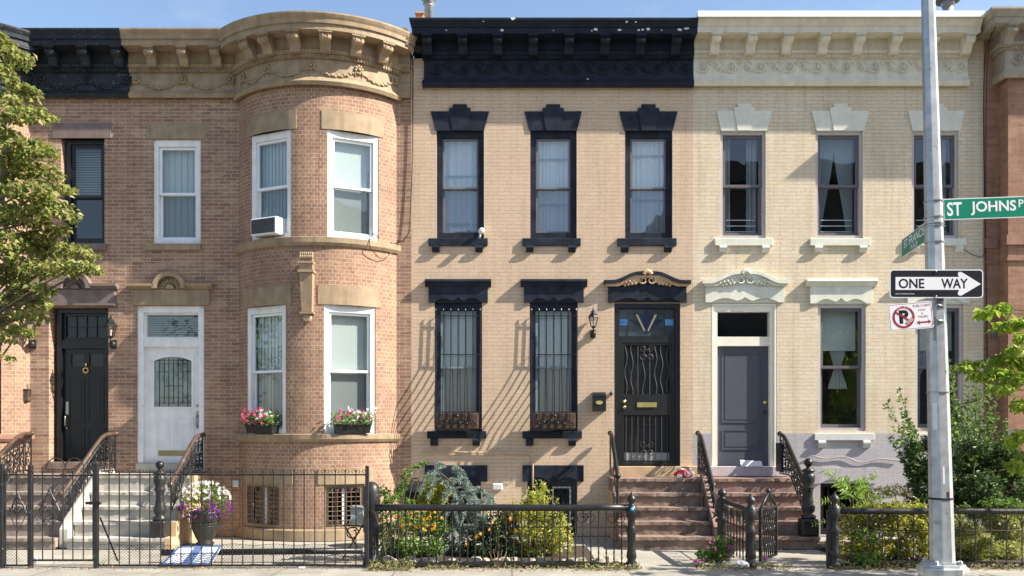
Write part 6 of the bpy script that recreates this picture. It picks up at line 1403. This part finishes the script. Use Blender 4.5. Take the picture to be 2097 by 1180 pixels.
# --- garden beds
b = MB(); b.box(X(775, 3.1), X(1215, 3.0), 1.75, 3.66, -.012, .05); b.build('flower_bed', 'soil', kind='structure')
b = MB(); b.box(4.85, 8.6, 1.2, 3.66, -.012, .05); b.build('shrub_bed', 'soil', kind='structure')
def shrub(name, label, cat, cl, p0, mat, size, dens, aspect=.5, up=.4, droop=0.0, dp=.3, shell=.35, stem=None, depth=None, foot=None):
    """cl: (px, py, rx, ry) clumps in photo pixels"""
    cx = sum(q[0] for q in cl) / len(cl); base = (X(cx, p0), -p0, .04)
    t = thing(name, label, cat, base); parts = []; lines = []
    for q in cl:
        p = p0 + rng.uniform(-dp, dp); s = S(p); c = at(q[0], q[1], p); c = (c[0], c[1], max(c[2], .06 + q[3] / s * .7))
        r = (q[2] / s, depth or max(.08, q[2] / s * .8), q[3] / s); n = int(12 + q[2] * q[3] * dens * 2.6)
        P = blob(rng, c, r, n, shell); P[:, 2] = np.maximum(P[:, 2], .05); parts.append(leaf_arr(P, size, rng, aspect, up, droop))
        f = foot or base; lines.append([(f[0] + .3 * (c[0] - f[0]), f[1] + .3 * (c[1] - f[1]), .03), ((f[0] + c[0]) / 2 + .15 * (c[0] - f[0]), (f[1] + c[1]) / 2, c[2] * .6), c])
    leaf_obj('foliage', parts, mat, t); stems(t, lines, stem or .010); return t
t = shrub('euonymus_shrub', 'bright yellow variegated shrub growing tall before the basement window', 'shrub',
      [(1060, 1120, 26, 20), (1095, 1130, 34, 22), (1130, 1125, 26, 24), (1055, 1085, 22, 18), (1090, 1090, 36, 22), (1130, 1085, 30, 22), (1070, 1055, 26, 16), (1105, 1055, 26, 18), (1140, 1060, 20, 14), (1085, 1030, 18, 12), (1110, 1025, 10, 22), (1113, 1000, 6, 10), (1150, 1070, 12, 10), (1092, 1015, 6, 10), (1030, 1105, 18, 18), (1035, 1070, 16, 16), (1150, 1105, 16, 20), (1040, 1130, 18, 14)], 2.95, 'leaf_yellow', .046, .45, dp=.16, shell=.1)
sprays(t, 'leaf_yellow', [(1022, 1060), (1034, 1040), (1050, 1018), (1068, 1012), (1080, 1000), (1098, 985), (1113, 985), (1126, 1005), (1140, 1020), (1155, 1040), (1166, 1065), (1170, 1095), (1018, 1095), (1060, 1030), (1122, 1030)], 3.05, .05, 46)
t = shrub('euonymus_shrub', 'yellow green shrub rising between the ivy and the blue spruce', 'shrub',
      [(880, 1010, 18, 14), (905, 1005, 16, 14), (870, 1028, 16, 12), (895, 1030, 20, 12), (905, 1020, 10, 14), (878, 992, 12, 8)], 2.3, 'leaf_yellow', .046, .7, dp=.12)
sprays(t, 'leaf_yellow', [(866, 992), (876, 978), (886, 985), (898, 990), (910, 992), (916, 1005), (858, 1015)], 2.4, .048, 40, down=50)
t = shrub('coneflower_clump', 'leafy clump of golden daisies behind the left end of the low fence', 'flowers',
      [(800, 1120, 28, 22), (840, 1120, 30, 24), (880, 1118, 30, 22), (905, 1120, 20, 22), (790, 1085, 20, 20), (825, 1080, 26, 20), (865, 1085, 26, 20), (900, 1080, 20, 20), (850, 1060, 30, 14), (890, 1058, 24, 12)], 2.9, 'leaf_green', .08, .2, aspect=.35, dp=.2)
P = np.array([at(rng.uniform(810, 908), rng.uniform(1040, 1085), rng.uniform(2.95, 3.15)) for _ in range(26)] + [at(x_, y_, 3.1) for x_, y_ in ((826, 1072), (838, 1075), (866, 1072), (868, 1084), (860, 1078), (880, 1050), (900, 1046), (905, 1062))])
leaf_obj('blossoms', flowers(rng, P, .036, 6), 'petal_gold', t)
t = shrub('coneflower_clump', 'dark leafy flower clump in the middle of the low fenced garden', 'flowers',
      [(985, 1125, 30, 22), (1020, 1125, 28, 22), (960, 1130, 24, 18), (1045, 1125, 20, 20), (985, 1095, 26, 18), (1020, 1090, 26, 18), (1005, 1070, 26, 14), (1040, 1080, 20, 16), (1050, 1062, 16, 12), (1030, 1055, 18, 12)], 3.0, 'leaf_dark', .07, .24, aspect=.42, dp=.2)
P = np.array([at(rng.uniform(985, 1065), rng.uniform(1050, 1090), 3.2) for _ in range(4)] + [at(x_, y_, 3.3) for x_, y_ in ((974, 1102), (977, 1098), (955, 1115), (985, 1094), (1003, 1050), (1046, 1062), (1038, 1092))])
leaf_obj('blossoms', flowers(rng, P, .034, 6), 'petal_gold', t)
P = np.array([at(rng.uniform(1000, 1075), rng.uniform(1045, 1080), 3.15) for _ in range(26)])
b = MB()
for q in P: b.ball((q[0], -q[1], q[2]), .017, 6)
b.build('seed_heads', 'wood_planter', t)
t = shrub('climbing_vine', 'pale green vine scrambling beside the black pier at the fence corner', 'vine',
      [(765, 1020, 12, 12), (785, 1005, 14, 12), (800, 1020, 18, 12), (820, 1005, 12, 14), (828, 985, 8, 14), (835, 968, 10, 7), (852, 955, 14, 5), (868, 948, 12, 4), (790, 1035, 20, 10), (760, 1000, 8, 10), (760, 1065, 6, 24), (780, 1055, 18, 16), (810, 1045, 18, 12), (840, 1030, 12, 8), (775, 1090, 14, 18)], 3.05, 'leaf_privet', .055, .22, dp=.25)
# blue weeping spruce: drooping boughs set with needles
ts_ = thing('weeping_spruce', 'blue gray weeping spruce drooping over the low fenced garden', 'tree', (X(930, 2.6), -2.6, .04))
parts = []; lines = []; p0 = 2.6
tops = [(905, 958), (885, 975), (925, 965), (905, 985), (935, 985), (950, 1000), (975, 1008), (960, 1010), (985, 1015), (925, 1005), (945, 1025), (968, 1030), (980, 1035), (930, 1035), (955, 1055), (940, 1075), (960, 1085), (925, 1070), (945, 1105), (915, 1095), (930, 1120), (962, 1115), (915, 1050), (975, 1060)]
st = [(X(925, p0), -p0, .04), (X(935, p0), -p0, .7), (X(925, p0), -p0, 1.1), (X(898, p0), -p0, 1.26)]
b = MB(); b.tube(st, [.032, .028, .02, .01], 7, raw=True); b.build('trunk', 'bark', ts_)
for i, (cx, cy) in enumerate(tops * 3):
    p = p0 + rng.uniform(-.25, .35); c = np.array(at(cx + rng.uniform(-8, 8), cy + rng.uniform(-5, 5), p)); sgn = 1 if rng.random() < .6 else -1
    ln = rng.uniform(.16, .30); line = [c + np.array([sgn * ln * .75 * t_, -.06 * t_, .06 * math.sin(t_ * 3) - ln * .9 * t_ * t_]) for t_ in np.linspace(0, 1, 12)]
    lines.append([tuple(q) for q in line[::3]])
    for q0, q1 in zip(line[:-1], line[1:]):
        ax = (q1 - q0) / np.linalg.norm(q1 - q0); n = 26; P = q0 + (q1 - q0) * rng.random(n)[:, None]; dr = rng.normal(size=(n, 3)); dr -= ax * (dr @ ax)[:, None] * .6; dr /= np.linalg.norm(dr, axis=1)[:, None]; dr = dr + ax * .7
        parts.append(leaf_arr(P, .056, rng, .16, 0, 0, dr, .15))
leaf_obj('needles', parts, 'leaf_spruce', ts_); stems(ts_, lines, .008, 'bark', 'bough')
# low fenced garden edging stones
rr = random.Random(5); k = 0
for px in list(range(790, 1190, 19)) + [1218, 1232, 1245, 1262]:
    p = 3.45 + rr.uniform(-.08, .08); s = rr.uniform(.055, .10); b = MB(); z = s * .55
    b.ball((X(px + rr.uniform(-5, 5), p), p, z), s, 9, (rr.uniform(.8, 1.3), rr.uniform(.7, 1), rr.uniform(.6, .85)))
    b.v = [(v[0] + rr.uniform(-.012, .012), v[1] + rr.uniform(-.012, .012), max(0.0, v[2] + rr.uniform(-.012, .012))) for v in b.v]; b.sm = set()
    b.build('edging_stone', 'rock', label='rough tan rock in the row edging the low fenced garden', cat='stone', group='edging stones')
# window box flowers and pots
def flower_box(label, tm, hw, z0, mats, off):
    o = tm(off, .03, z0); t = thing('flower_box', label, 'flower box', o, 'flower boxes in the bay')
    b = MB(tm); hl = .31
    b.add([(off - hl * .93, -.06, z0), (off + hl * .93, -.06, z0), (off + hl * .93, .09, z0), (off - hl * .93, .09, z0), (off - hl, -.08, z0 + .15), (off + hl, -.08, z0 + .15), (off + hl, .11, z0 + .15), (off - hl, .11, z0 + .15)], [[0, 1, 2, 3], [4, 5, 6, 7], [0, 1, 5, 4], [1, 2, 6, 5], [2, 3, 7, 6], [3, 0, 4, 7]]); b.box(off - hl - .01, off + hl + .01, -.09, .12, z0 + .14, z0 + .16); b.build('trough', 'planter_black', t)
    P = np.array([tm(off + rng.uniform(-.36, .36), rng.uniform(-.08, .20), z0 + .15 + .2 * rng.random() ** 1.0) for _ in range(430)]); leaf_obj('foliage', [leaf_arr(P, .06, rng, .55, .4, 0)], 'leaf_green', t)
    for mt, nf, lo, hi, ua, ub in mats:
        P = np.array([tm(off + rng.uniform(ua, ub), rng.uniform(.02, .24), z0 + rng.uniform(lo, hi)) for _ in range(nf)]); leaf_obj('blossoms', flowers(rng, P, .04, 5), mt, t)
wn, tm, hw, q, kind = baywins[1]
flower_box('black flower box full of magenta and white blooms on the left bay sill', tm, hw, q[2] + .01, [('petal_pink', 46, .17, .44, -.38, .25), ('petal_white', 18, .22, .40, .0, .36)], -.01)
wn, tm, hw, q, kind = baywins[3]
flower_box('black flower box with mixed red and white blooms on the right bay sill', tm, hw, q[2] + .01, [('petal_pink', 20, .20, .40, -.34, .3), ('petal_white', 20, .20, .44, -.3, .38)], .02)
pu = 1.25; c = at(420, 1113, pu); t = thing('flower_urn', 'black urn planter with white and purple flowers behind the tall fence', 'planter', (c[0], c[1], 0))
b = MB(); b.lathe((c[0], pu, 0), [(.13, 0), (.15, .03), (.11, .06), (.15, .12), (.22, .30), (.24, .44), (.25, .46), (.235, .50), (.25, .52), (.25, .55), (.22, .55), (.20, .50)], 20)
for zz in (.22, .26, .30, .34): b.lathe((c[0], pu, zz), [(.19 + (zz - .22) * .4, 0), (.197 + (zz - .22) * .4, .012), (.19 + (zz - .22) * .4, .024)], 20)
b.build('urn', 'urn_black', t)
P = np.concatenate([blob(rng, (c[0] + .02, c[1], .74), (.40, .30, .26), 900, .3)]); P[:, 2] = np.maximum(P[:, 2], .5); leaf_obj('foliage', [leaf_arr(P, .055, rng, .5, .4, .1)], 'leaf_privet', t)
d = rng.normal(size=(70, 3)); d[:, 1] = -abs(d[:, 1]); d[:, 2] = abs(d[:, 2]) * 1.1; d /= np.linalg.norm(d, axis=1)[:, None]
leaf_obj('white_blossoms', flowers(rng, np.array([c[0] + .02, c[1], .76]) + d * np.array([.40, .32, .27]), .042, 5), 'petal_white', t)
d = rng.normal(size=(60, 3)); d[:, 1] = -abs(d[:, 1]); d[:, 2] *= .35; d /= np.linalg.norm(d, axis=1)[:, None]
leaf_obj('purple_blossoms', flowers(rng, np.array([c[0] + .03, c[1], .60]) + d * np.array([.43, .34, .20]), .038, 5), 'petal_purple', t)
# petunia clump by the side fence
t = shrub('petunia_clump', 'small clump of magenta petunias at the foot of the side fence', 'flowers', [(1450, 1145, 18, 14), (1475, 1140, 20, 16), (1462, 1120, 14, 14), (1490, 1130, 14, 14), (1435, 1135, 10, 10), (1470, 1110, 8, 12), (1495, 1112, 8, 10)], 3.55, 'leaf_green', .048, .5, dp=.08)
P = np.array([at(x_, y_, 3.7) for x_, y_ in ((1449, 1121), (1465, 1124), (1441, 1147), (1491, 1138), (1493, 1120), (1428, 1150), (1462, 1105), (1496, 1132), (1500, 1122), (1455, 1112), (1424, 1148), (1568, 1142))]); leaf_obj('blossoms', flowers(rng, P, .032, 5), 'petal_magenta', t)
# right garden
shrub('privet_shrub', 'large dark evergreen shrub with tall shoots behind the street pole', 'shrub',
      [(1900, 990, 40, 30), (1950, 1000, 44, 34), (2010, 1000, 46, 36), (2070, 1000, 44, 36), (1880, 960, 26, 26), (1925, 950, 40, 28), (1985, 950, 42, 30), (2045, 955, 40, 30), (2085, 950, 30, 30), (1870, 925, 18, 22), (1905, 910, 22, 18), (2000, 915, 30, 18), (2050, 920, 28, 16), (1900, 1030, 40, 22), (1960, 1035, 44, 22), (2030, 1035, 44, 22), (2085, 1035, 36, 24)], 2.3, 'leaf_holly', .08, .28, aspect=.45, dp=.35, stem=.014)
shoots = []; parts = []
t = thing('privet_shoots', 'long upright privet shoots with small leaves against the lilac wall', 'shrub', (X(1930, 2.25), -2.25, .04))
for (x0, y0, x1, y1) in ((1880, 960, 1815, 825), (1875, 950, 1842, 800), (1885, 940, 1855, 850), (1870, 985, 1825, 895), (1955, 930, 1950, 760), (1965, 930, 1985, 790), (1970, 930, 1940, 735), (2000, 930, 2005, 800), (2010, 920, 2025, 790), (2020, 930, 2035, 850), (1985, 940, 1975, 850), (1945, 930, 1962, 820), (1990, 930, 1998, 770), (1960, 900, 1965, 830), (1995, 960, 1990, 830), (2015, 960, 2040, 820), (1985, 960, 2012, 860), (1950, 960, 1935, 840), (1970, 960, 1955, 870), (2040, 950, 2060, 860), (1895, 960, 1868, 870), (1890, 980, 1850, 900), (2005, 950, 1995, 880)):
    p = 2.3 + rng.uniform(-.2, .3); A, B_ = np.array(at(x0, y0, p)), np.array(at(x1, y1, p)); ln = [A + (B_ - A) * q + np.array([.03 * math.sin(q * 3), 0, 0]) for q in np.linspace(0, 1, 9)]; shoots.append([tuple(q) for q in ln])
    tt_ = rng.random(90); P = A + (B_ - A) * tt_[:, None] + rng.normal(size=(90, 3)) * .026; ax = (B_ - A) / np.linalg.norm(B_ - A); dr = np.tile(ax * .7, (90, 1)) + np.sign(rng.normal(size=(90, 1))) * np.array([[1, 0, .1]]); parts.append(leaf_arr(P, .072, rng, .5, .2, 0, dr, .35))
leaf_obj('foliage', parts, 'leaf_privet', t); stems(t, shoots, .009)
t = shrub('abelia_shrub', 'yellow and green abelia bush with small pale flowers behind the arched fence', 'shrub',
      [(1745, 1085, 22, 22), (1780, 1075, 28, 22), (1820, 1075, 30, 26), (1860, 1080, 30, 26), (1890, 1085, 22, 24), (1760, 1120, 26, 24), (1800, 1125, 34, 26), (1845, 1125, 36, 26), (1885, 1125, 26, 26), (1830, 1045, 34, 18), (1870, 1048, 26, 18), (1790, 1045, 26, 16), (1760, 1050, 16, 14), (1895, 1060, 12, 20), (1735, 1060, 12, 16)], 3.25, 'leaf_abelia', .054, .5, dp=.24, shell=.1)
sprays(t, 'leaf_abelia', [(1722, 1060), (1738, 1040), (1755, 1030), (1775, 1028), (1795, 1022), (1815, 1028), (1835, 1018), (1855, 1026), (1875, 1020), (1893, 1035), (1728, 1090), (1730, 1120), (1765, 1060), (1810, 1060), (1850, 1062), (1885, 1066)], 3.35, .054, 42)
P = np.array([at(rng.uniform(1780, 1900), rng.uniform(1085, 1150), 3.45) for _ in range(46)]); leaf_obj('blossoms', flowers(rng, P, .022, 5), 'petal_white', t)
shrub('abelia_shrub', 'wispy orange yellow bush against the lilac wall left of the pole', 'shrub', [(1800, 1010, 26, 14), (1835, 1005, 26, 14), (1865, 1015, 22, 14), (1780, 1020, 20, 12), (1760, 1000, 12, 14), (1875, 1000, 8, 14)], 2.4, 'leaf_abelia', .042, .3, dp=.15)
shrub('green_undergrowth_plant', 'low bright green leafy weed at the foot of the arched fence', 'plant', [(1770, 1150, 24, 14), (1755, 1160, 16, 12), (1795, 1150, 16, 12), (1790, 1105, 12, 16), (1765, 1095, 10, 14)], 3.68, 'leaf_green', .07, .10, dp=.04)
shrub('boxwood_shrub', 'rounded olive boxwood bush at the right of the pole', 'shrub', [(1960, 1130, 24, 26), (1995, 1125, 32, 30), (2030, 1140, 24, 22), (1965, 1090, 24, 24), (1990, 1085, 26, 20), (1960, 1060, 16, 14), (2020, 1110, 18, 20)], 3.35, 'leaf_box', .038, .8, dp=.22, shell=.1)
shrub('hedge_plant', 'leafy yellow green plants behind the right end of the arched fence', 'shrub', [(2050, 1100, 26, 24), (2085, 1095, 24, 26), (2070, 1130, 30, 20), (2060, 1065, 22, 18), (2090, 1060, 16, 18), (2030, 1070, 16, 16)], 3.0, 'leaf_box', .05, .45, dp=.25)
shrub('privet_shrub', 'bright green low shrub between the dark evergreen and the arched fence', 'shrub', [(2000, 1050, 22, 14), (2030, 1030, 24, 12), (2070, 1035, 26, 14), (1975, 1045, 14, 12)], 2.75, 'leaf_privet', .055, .35, dp=.15)
# young sumac shoot with feathery leaves
t = thing('sumac_sapling', 'young sumac shoot with long feathery leaves by the basement window', 'plant', (X(1745, 3.0), -3.0, .04)); parts = []; lines = []
root = np.array(at(1745, 1090, 3.0)); lines.append([(X(1745, 3.0), -3.0, .03), tuple(root), at(1742, 1040, 3.0), at(1740, 1010, 3.0)])
for (ex, ey, sx_, sy_, lf) in ((1690, 965, 1742, 1030, .13), (1718, 990, 1742, 1030, .12), (1795, 972, 1745, 1025, .10), (1780, 1000, 1745, 1030, .10), (1805, 1020, 1748, 1040, .09), (1668, 1030, 1742, 1045, .07), (1665, 1075, 1742, 1080, .06), (1700, 1105, 1742, 1085, .06), (1770, 985, 1745, 1020, .10), (1730, 980, 1742, 1020, .10)):
    A, B_ = np.array(at(sx_, sy_, 3.0)), np.array(at(ex, ey, 3.0 + rng.uniform(-.2, .4))); ln = [A + (B_ - A) * q + np.array([0, 0, .07 * math.sin(q * 3.1)]) for q in np.linspace(0, 1, 14)]; lines.append([tuple(q) for q in ln[::3]]); ax = (B_ - A) / np.linalg.norm(B_ - A); sd = np.cross(ax, [0, -1, .3]); sd /= np.linalg.norm(sd)
    for k_, q in enumerate(ln[2:]):
        for s in (-1, 1): parts.append(leaf_arr(np.array([q]), lf * (1.15 - .03 * k_), rng, .28, .3, 0, np.array([sd * s + ax * .5 + np.array([0, 0, -.2])]), .12))
leaf_obj('foliage', parts, 'leaf_sumac', t); stems(t, lines, .008)
# loose ground cover: weeds along the fence line and fallen leaves
def litter(name, mat, boxes, size, label=None):
    parts = []
    for (x0, x1, p0_, p1_, n, h) in boxes:
        P = np.stack([rng.uniform(x0, x1, n), -rng.uniform(p0_, p1_, n), .006 + h * rng.random(n) ** 1.6], 1); parts.append(leaf_arr(P, size, rng, .35, .8 if h < .02 else .1, -.3 if h > .02 else 0))
    return leaf_obj(name, parts, mat, kind='stuff')
litter('weeds', 'leaf_weed', [(fx(760), fx(850), 3.72, 4.05, 420, .10), (fx(870), fx(960), 3.78, 3.95, 120, .04), (fx(990), fx(1180), 3.78, 3.88, 110, .03), (fx(1180), fx(1310), 3.72, 4.0, 300, .05), (fx(1420), fx(1620), 3.74, 3.95, 260, .06), (fx(1700), fx(1900), 3.72, 3.93, 300, .08), (fx(1950), fx(2110), 3.72, 3.9, 220, .05), (4.8, 5.05, 1.85, 2.0, 60, .14)], .06)
litter('fallen_leaves', 'litter_leaf', [(fx(80), fx(200), 2.6, 3.5, 60, .012), (fx(-20), fx(720), 3.78, 3.95, 240, .01), (fx(750), fx(1300), 3.78, 4.12, 420, .012), (fx(1400), fx(1700), 3.78, 4.1, 140, .012), (fx(1700), fx(2110), 3.75, 4.05, 300, .012), (fx(200), fx(700), 2.2, 3.6, 40, .01)], .045)
# dry stalk
b = MB()
for k in range(5): b.tube([(fx(1020), PF + .15, 0), (fx(1020 + 5 * (k - 2)), PF + .15 + .01 * k, .12), (fx(1020 + 9 * (k - 2)), PF + .16, .24 + .03 * (k % 2))], .004, 4)
b.build('dry_weed', 'litter_leaf', label='dry straw coloured weed stalks below the low fence', cat='weed')

# ================================================================== odds and ends in the yards
def sheet_obj(name, mat, pts, label, cat, th=.012, parent=None, sub=None):
    """a thin board given by four corners"""
    A, B_, C_, D_ = [Vector(q) for q in pts]; n = (B_ - A).cross(D_ - A).normalized() * th
    b = MB(); b.add([A, B_, C_, D_, A + n, B_ + n, C_ + n, D_ + n], [[0, 1, 2, 3], [4, 5, 6, 7], [0, 1, 5, 4], [1, 2, 6, 5], [2, 3, 7, 6], [3, 0, 4, 7]], raw=True)
    return b.build(name, mat, parent, label=label, cat=cat)
q0, q1, q2, q3 = Vector(at(330, 1157, 3.60)), Vector(at(432, 1157, 3.60)), Vector(at(455, 1119, 3.25)), Vector(at(366, 1121, 3.25))
t = thing('printed_board', 'blue and white printed board leaning behind the tall fence', 'board', (q0 + q1) / 2)
nb = (q1 - q0).cross(q3 - q0).normalized(); nb = nb if nb.z > 0 else -nb
def bd(u_, v_): return q0 + (q1 - q0) * u_ + (q3 - q0) * v_ + ((q2 - q1) - (q3 - q0)) * u_ * v_
def bpatch(u0, u1, v0, v1, off, th=.004):
    b = MB(); a = [bd(u0, v0), bd(u1, v0), bd(u1, v1), bd(u0, v1)]; lo = [q + nb * off for q in a]; hi = [q + nb * (off + th) for q in a]
    b.add(lo + hi, [[0, 1, 2, 3], [4, 5, 6, 7], [0, 1, 5, 4], [1, 2, 6, 5], [2, 3, 7, 6], [3, 0, 4, 7]], raw=True); return b
bpatch(0, 1, 0, 1, 0, .012).build('board_panel', 'white_metal', t)
for (a, c, e, f) in ((.0, .06, .0, 1), (.94, 1, .0, 1), (.06, .94, .92, 1.), (.06, .94, 0, .07), (.40, .60, .07, .92)): bpatch(a, c, e, f, .012).build('blue_band', 'blue_print', t)
for k in range(9): bpatch(.62, .92, .12 + .085 * k, .135 + .085 * k, .012).build('print_line', 'blue_print', t)
# black kettle barbecue half hidden by the vine
pb = 1.5; c = at(850, 1000, pb); t = thing('kettle_grill', 'black lidded kettle barbecue half hidden behind the vine', 'barbecue', (c[0], -pb, 0))
b = MB(); b.lathe((c[0], pb, .60), [(.05, 0), (.20, .04), (.285, .14), (.30, .24), (.30, .26)], 20); b.build('bowl', 'black_paint', t)
b = MB(); b.lathe((c[0], pb, .862), [(.31, 0), (.30, .06), (.24, .14), (.12, .19), (.02, .205)], 20); b.tube([(c[0] - .06, pb, 1.06), (c[0] - .04, pb, 1.10), (c[0] + .04, pb, 1.10), (c[0] + .06, pb, 1.06)], .012, 6); b.build('lid', 'black_paint', t)
for k in range(3): a = R(90 + 120 * k); b = MB(); b.tube([(c[0] + .18 * math.cos(a), pb + .18 * math.sin(a), .66), (c[0] + .32 * math.cos(a), pb + .32 * math.sin(a), 0)], .014, 6); b.build('leg', 'black_paint', t)
# gray box on a folding stand beside the pier
t = thing('utility_box', 'gray metal box on crossed black legs left of the black pier', 'utility box', (X(735, 3.0), -3.0, 0))
b = MB(); b.box(X(720, 3.0), X(746, 3.0), 2.9, 3.1, Z(1072, 3), Z(1040, 3)); b.box(X(719, 3.0), X(747, 3.0), 2.88, 3.12, Z(1040, 3), Z(1036, 3)); b.build('box_body', 'gray_box', t, bevel=.006)
for s, px2 in ((-1, 700), (1, 748)): b = MB(); b.tube([(X(742 if s < 0 else 706, 3.0), 3.0 + .04 * s, Z(1075, 3)), (X(px2, 3.0), 3.0 + .04 * s, .0)], .012, 5); b.build('leg', 'black_paint', t)
b = MB(); b.tube(spiral(X(722, 3), Z(1092, 3), .10, .05, 1.2, 0, 14, p=3.02), .010, 5); b.tube([(X(704, 3), 3.0, Z(1075, 3)), (X(746, 3), 3.0, Z(1078, 3))], .012, 5); b.build('stand_frame', 'black_paint', t)
t = thing('meter_box', 'small white meter box between the bay basement window and the urn', 'meter box', (X(484), -.02, Z(997)))
b = MB(); b.box(X(478), X(491), .002, .08, Z(997), Z(984)); b.build('box_body', 'white_metal', t, bevel=.005)
b = MB(); b.box(X(479.5), X(489.5), .078, .086, Z(995.5), Z(985.5)); b.build('box_cover', 'sill_gray', t)
# white garden ornament arch behind the fence
b = MB(); c = at(1012, 1045, 2.4); b.tube([(c[0] + .09 * math.cos(R(a)), 2.4, c[2] - .02 + .10 * math.sin(R(a))) for a in range(0, 181, 20)], .012, 6)
for s in (-1, 0, 1): b.tube([(c[0] + s * .09, 2.4, 0), (c[0] + s * .09, 2.4, c[2] + (.08 if s == 0 else -.02))], .008, 5)
b.build('garden_stake', 'white_metal', label='little white arched garden stake above the middle flowers', cat='garden stake')
# litter on the stoops
def crumple(b, c, r, seed):
    rr = random.Random(seed); i0 = len(b.v); b.ball(c, 1, 14, r)
    b.v[i0:] = [(v[0] + r[0] * .13 * rr.uniform(-1, 1), v[1] + r[1] * .16 * rr.uniform(-1, 1), max(v[2] + r[2] * .22 * rr.uniform(-1, 1), c[2] - r[2] * .8)) for v in b.v[i0:]]; b.sm = set()
c = at(1401, 968, .55)
t = thing('shopping_bag', 'crumpled red shopping bag with white bullseye lying on the peach stoop', 'bag', (c[0], c[1], 1.06))
b = MB(); crumple(b, (c[0], .50, 1.125), (.165, .06, .075), 3); b.build('bag_body', 'bag_red', t)
b = MB(); crumple(b, (c[0] - .05, .50, 1.205), (.10, .05, .02), 4); crumple(b, (c[0] + .14, .50, 1.15), (.045, .05, .07), 6); b.build('bag_lining', 'bag_white', t)
mb_ = plane_map((c[0] + .055, -.572, 1.135), (1, -.1, .25), (-.25, 0, 1), (0, -1, .1))
b = MB(mb_)
for i in range(20):
    a, e = 2 * math.pi * i / 20, 2 * math.pi * (i + 1) / 20
    for r0, r1 in ((0, .016), (.032, .052)): b.prism([(r0 * math.cos(a), r0 * math.sin(a)), (r1 * math.cos(a), r1 * math.sin(a)), (r1 * math.cos(e), r1 * math.sin(e))] + ([(r0 * math.cos(e), r0 * math.sin(e))] if r0 else []), -.01, .002)
b.prism([(-.19, -.02), (-.10, -.035), (-.09, .015), (-.12, .03), (-.18, .02)], -.01, .001); b.build('bullseye_print', 'bag_white', t)
c = at(1546, 946, .35)
b = MB(); rr = random.Random(8); nx, ny = 9, 5; pts = []
for i in range(nx):
    for j in range(ny): pts.append((c[0] - .19 + .38 * i / (nx - 1), .07 - .02 + .16 * j / (ny - 1) * 0 + .06 - .05 * j / (ny - 1) + .03, 1.245 + .115 * j / (ny - 1) + rr.uniform(-.008, .008) - .04 * (i / nx) * (j / ny)))
fs = [[i * ny + j, (i + 1) * ny + j, (i + 1) * ny + j + 1, i * ny + j + 1] for i in range(nx - 1) for j in range(ny - 1)]
b.add(pts, fs); b.add([(q[0], q[1] - .015, q[2]) for q in pts], fs); pp = b.build('newspaper', 'paper', label='folded white newspaper lying at the foot of the slate door', cat='newspaper')
c = at(1518, 1166, 3.8); b = MB(); crumple(b, (c[0], 3.8, .05), (.10, .06, .05), 9); b.build('paper_litter', 'bag_white', label='crumpled white paper on the ground below the side fence', cat='litter')
c = at(73, 1140, 3.4); b = MB(); crumple(b, (c[0], 3.4, .05), (.05, .04, .05), 10); b.build('paper_litter', 'bag_white', label='small crumpled white tissue behind the left front gate', cat='litter')
c = at(618, 1166, 3.82); b = MB(); crumple(b, (c[0], 3.82, .012), (.05, .03, .012), 12); b.build('paper_litter', 'bag_white', label='flat white scrap on the pavement before the long fence', cat='litter')

# ================================================================== the house across the street, seen mirrored in the cream house's upper panes
ho = thing('opposite_house', 'dark flat roofed building mirrored in the upper panes of the cream house', 'house', (24, -29, 0))
wall(ho, plane_map((8.5, -29, 0), (1, 0, 0), (0, 0, 1), (0, 1, 0)), 0, 30, 0, 14.6, [(1.2 + 2.4 * i, 2.3 + 2.4 * i, 1.6 + 3.3 * k, 3.7 + 3.3 * k, .2) for i in range(12) for k in range(4)], 'charcoal_brick')
b = MB(); b.box(8.55, 38.45, 29.25, 40, 0, 14.5); b.build('building_core', 'roofing', ho)
b = MB(); b.box(8.3, 38.7, 28.6, 29.3, 14.4, 15.3); b.build('cornice', 'roofing', ho)
# street tree further down the kerb, seen mirrored in the left panes of the bay
tt = thing('street_tree', 'big street tree mirrored in the left panes of the round bay', 'tree', (-20, -4.3, 0))
b = MB(); b.tube([(-20, -4.3, 0), (-19.9, -4.3, 2), (-20, -4.2, 5), (-20, -4.3, 9)], [.2, .16, .12, .05], 9, raw=True); b.build('trunk', 'bark', tt)
parts = []
for i in range(80):
    d = rng.normal(size=3); d /= np.linalg.norm(d); c = np.array([-20, -4.3, 6.6]) + d * np.array([2.2, 2.2, 4.2]) * rng.uniform(.3, 1); parts.append(leaf_arr(blob(rng, c, (.75, .75, .55), 110, .2), .14, rng, .7, .3, .4))
leaf_obj('crown', parts, 'leaf_green', tt)
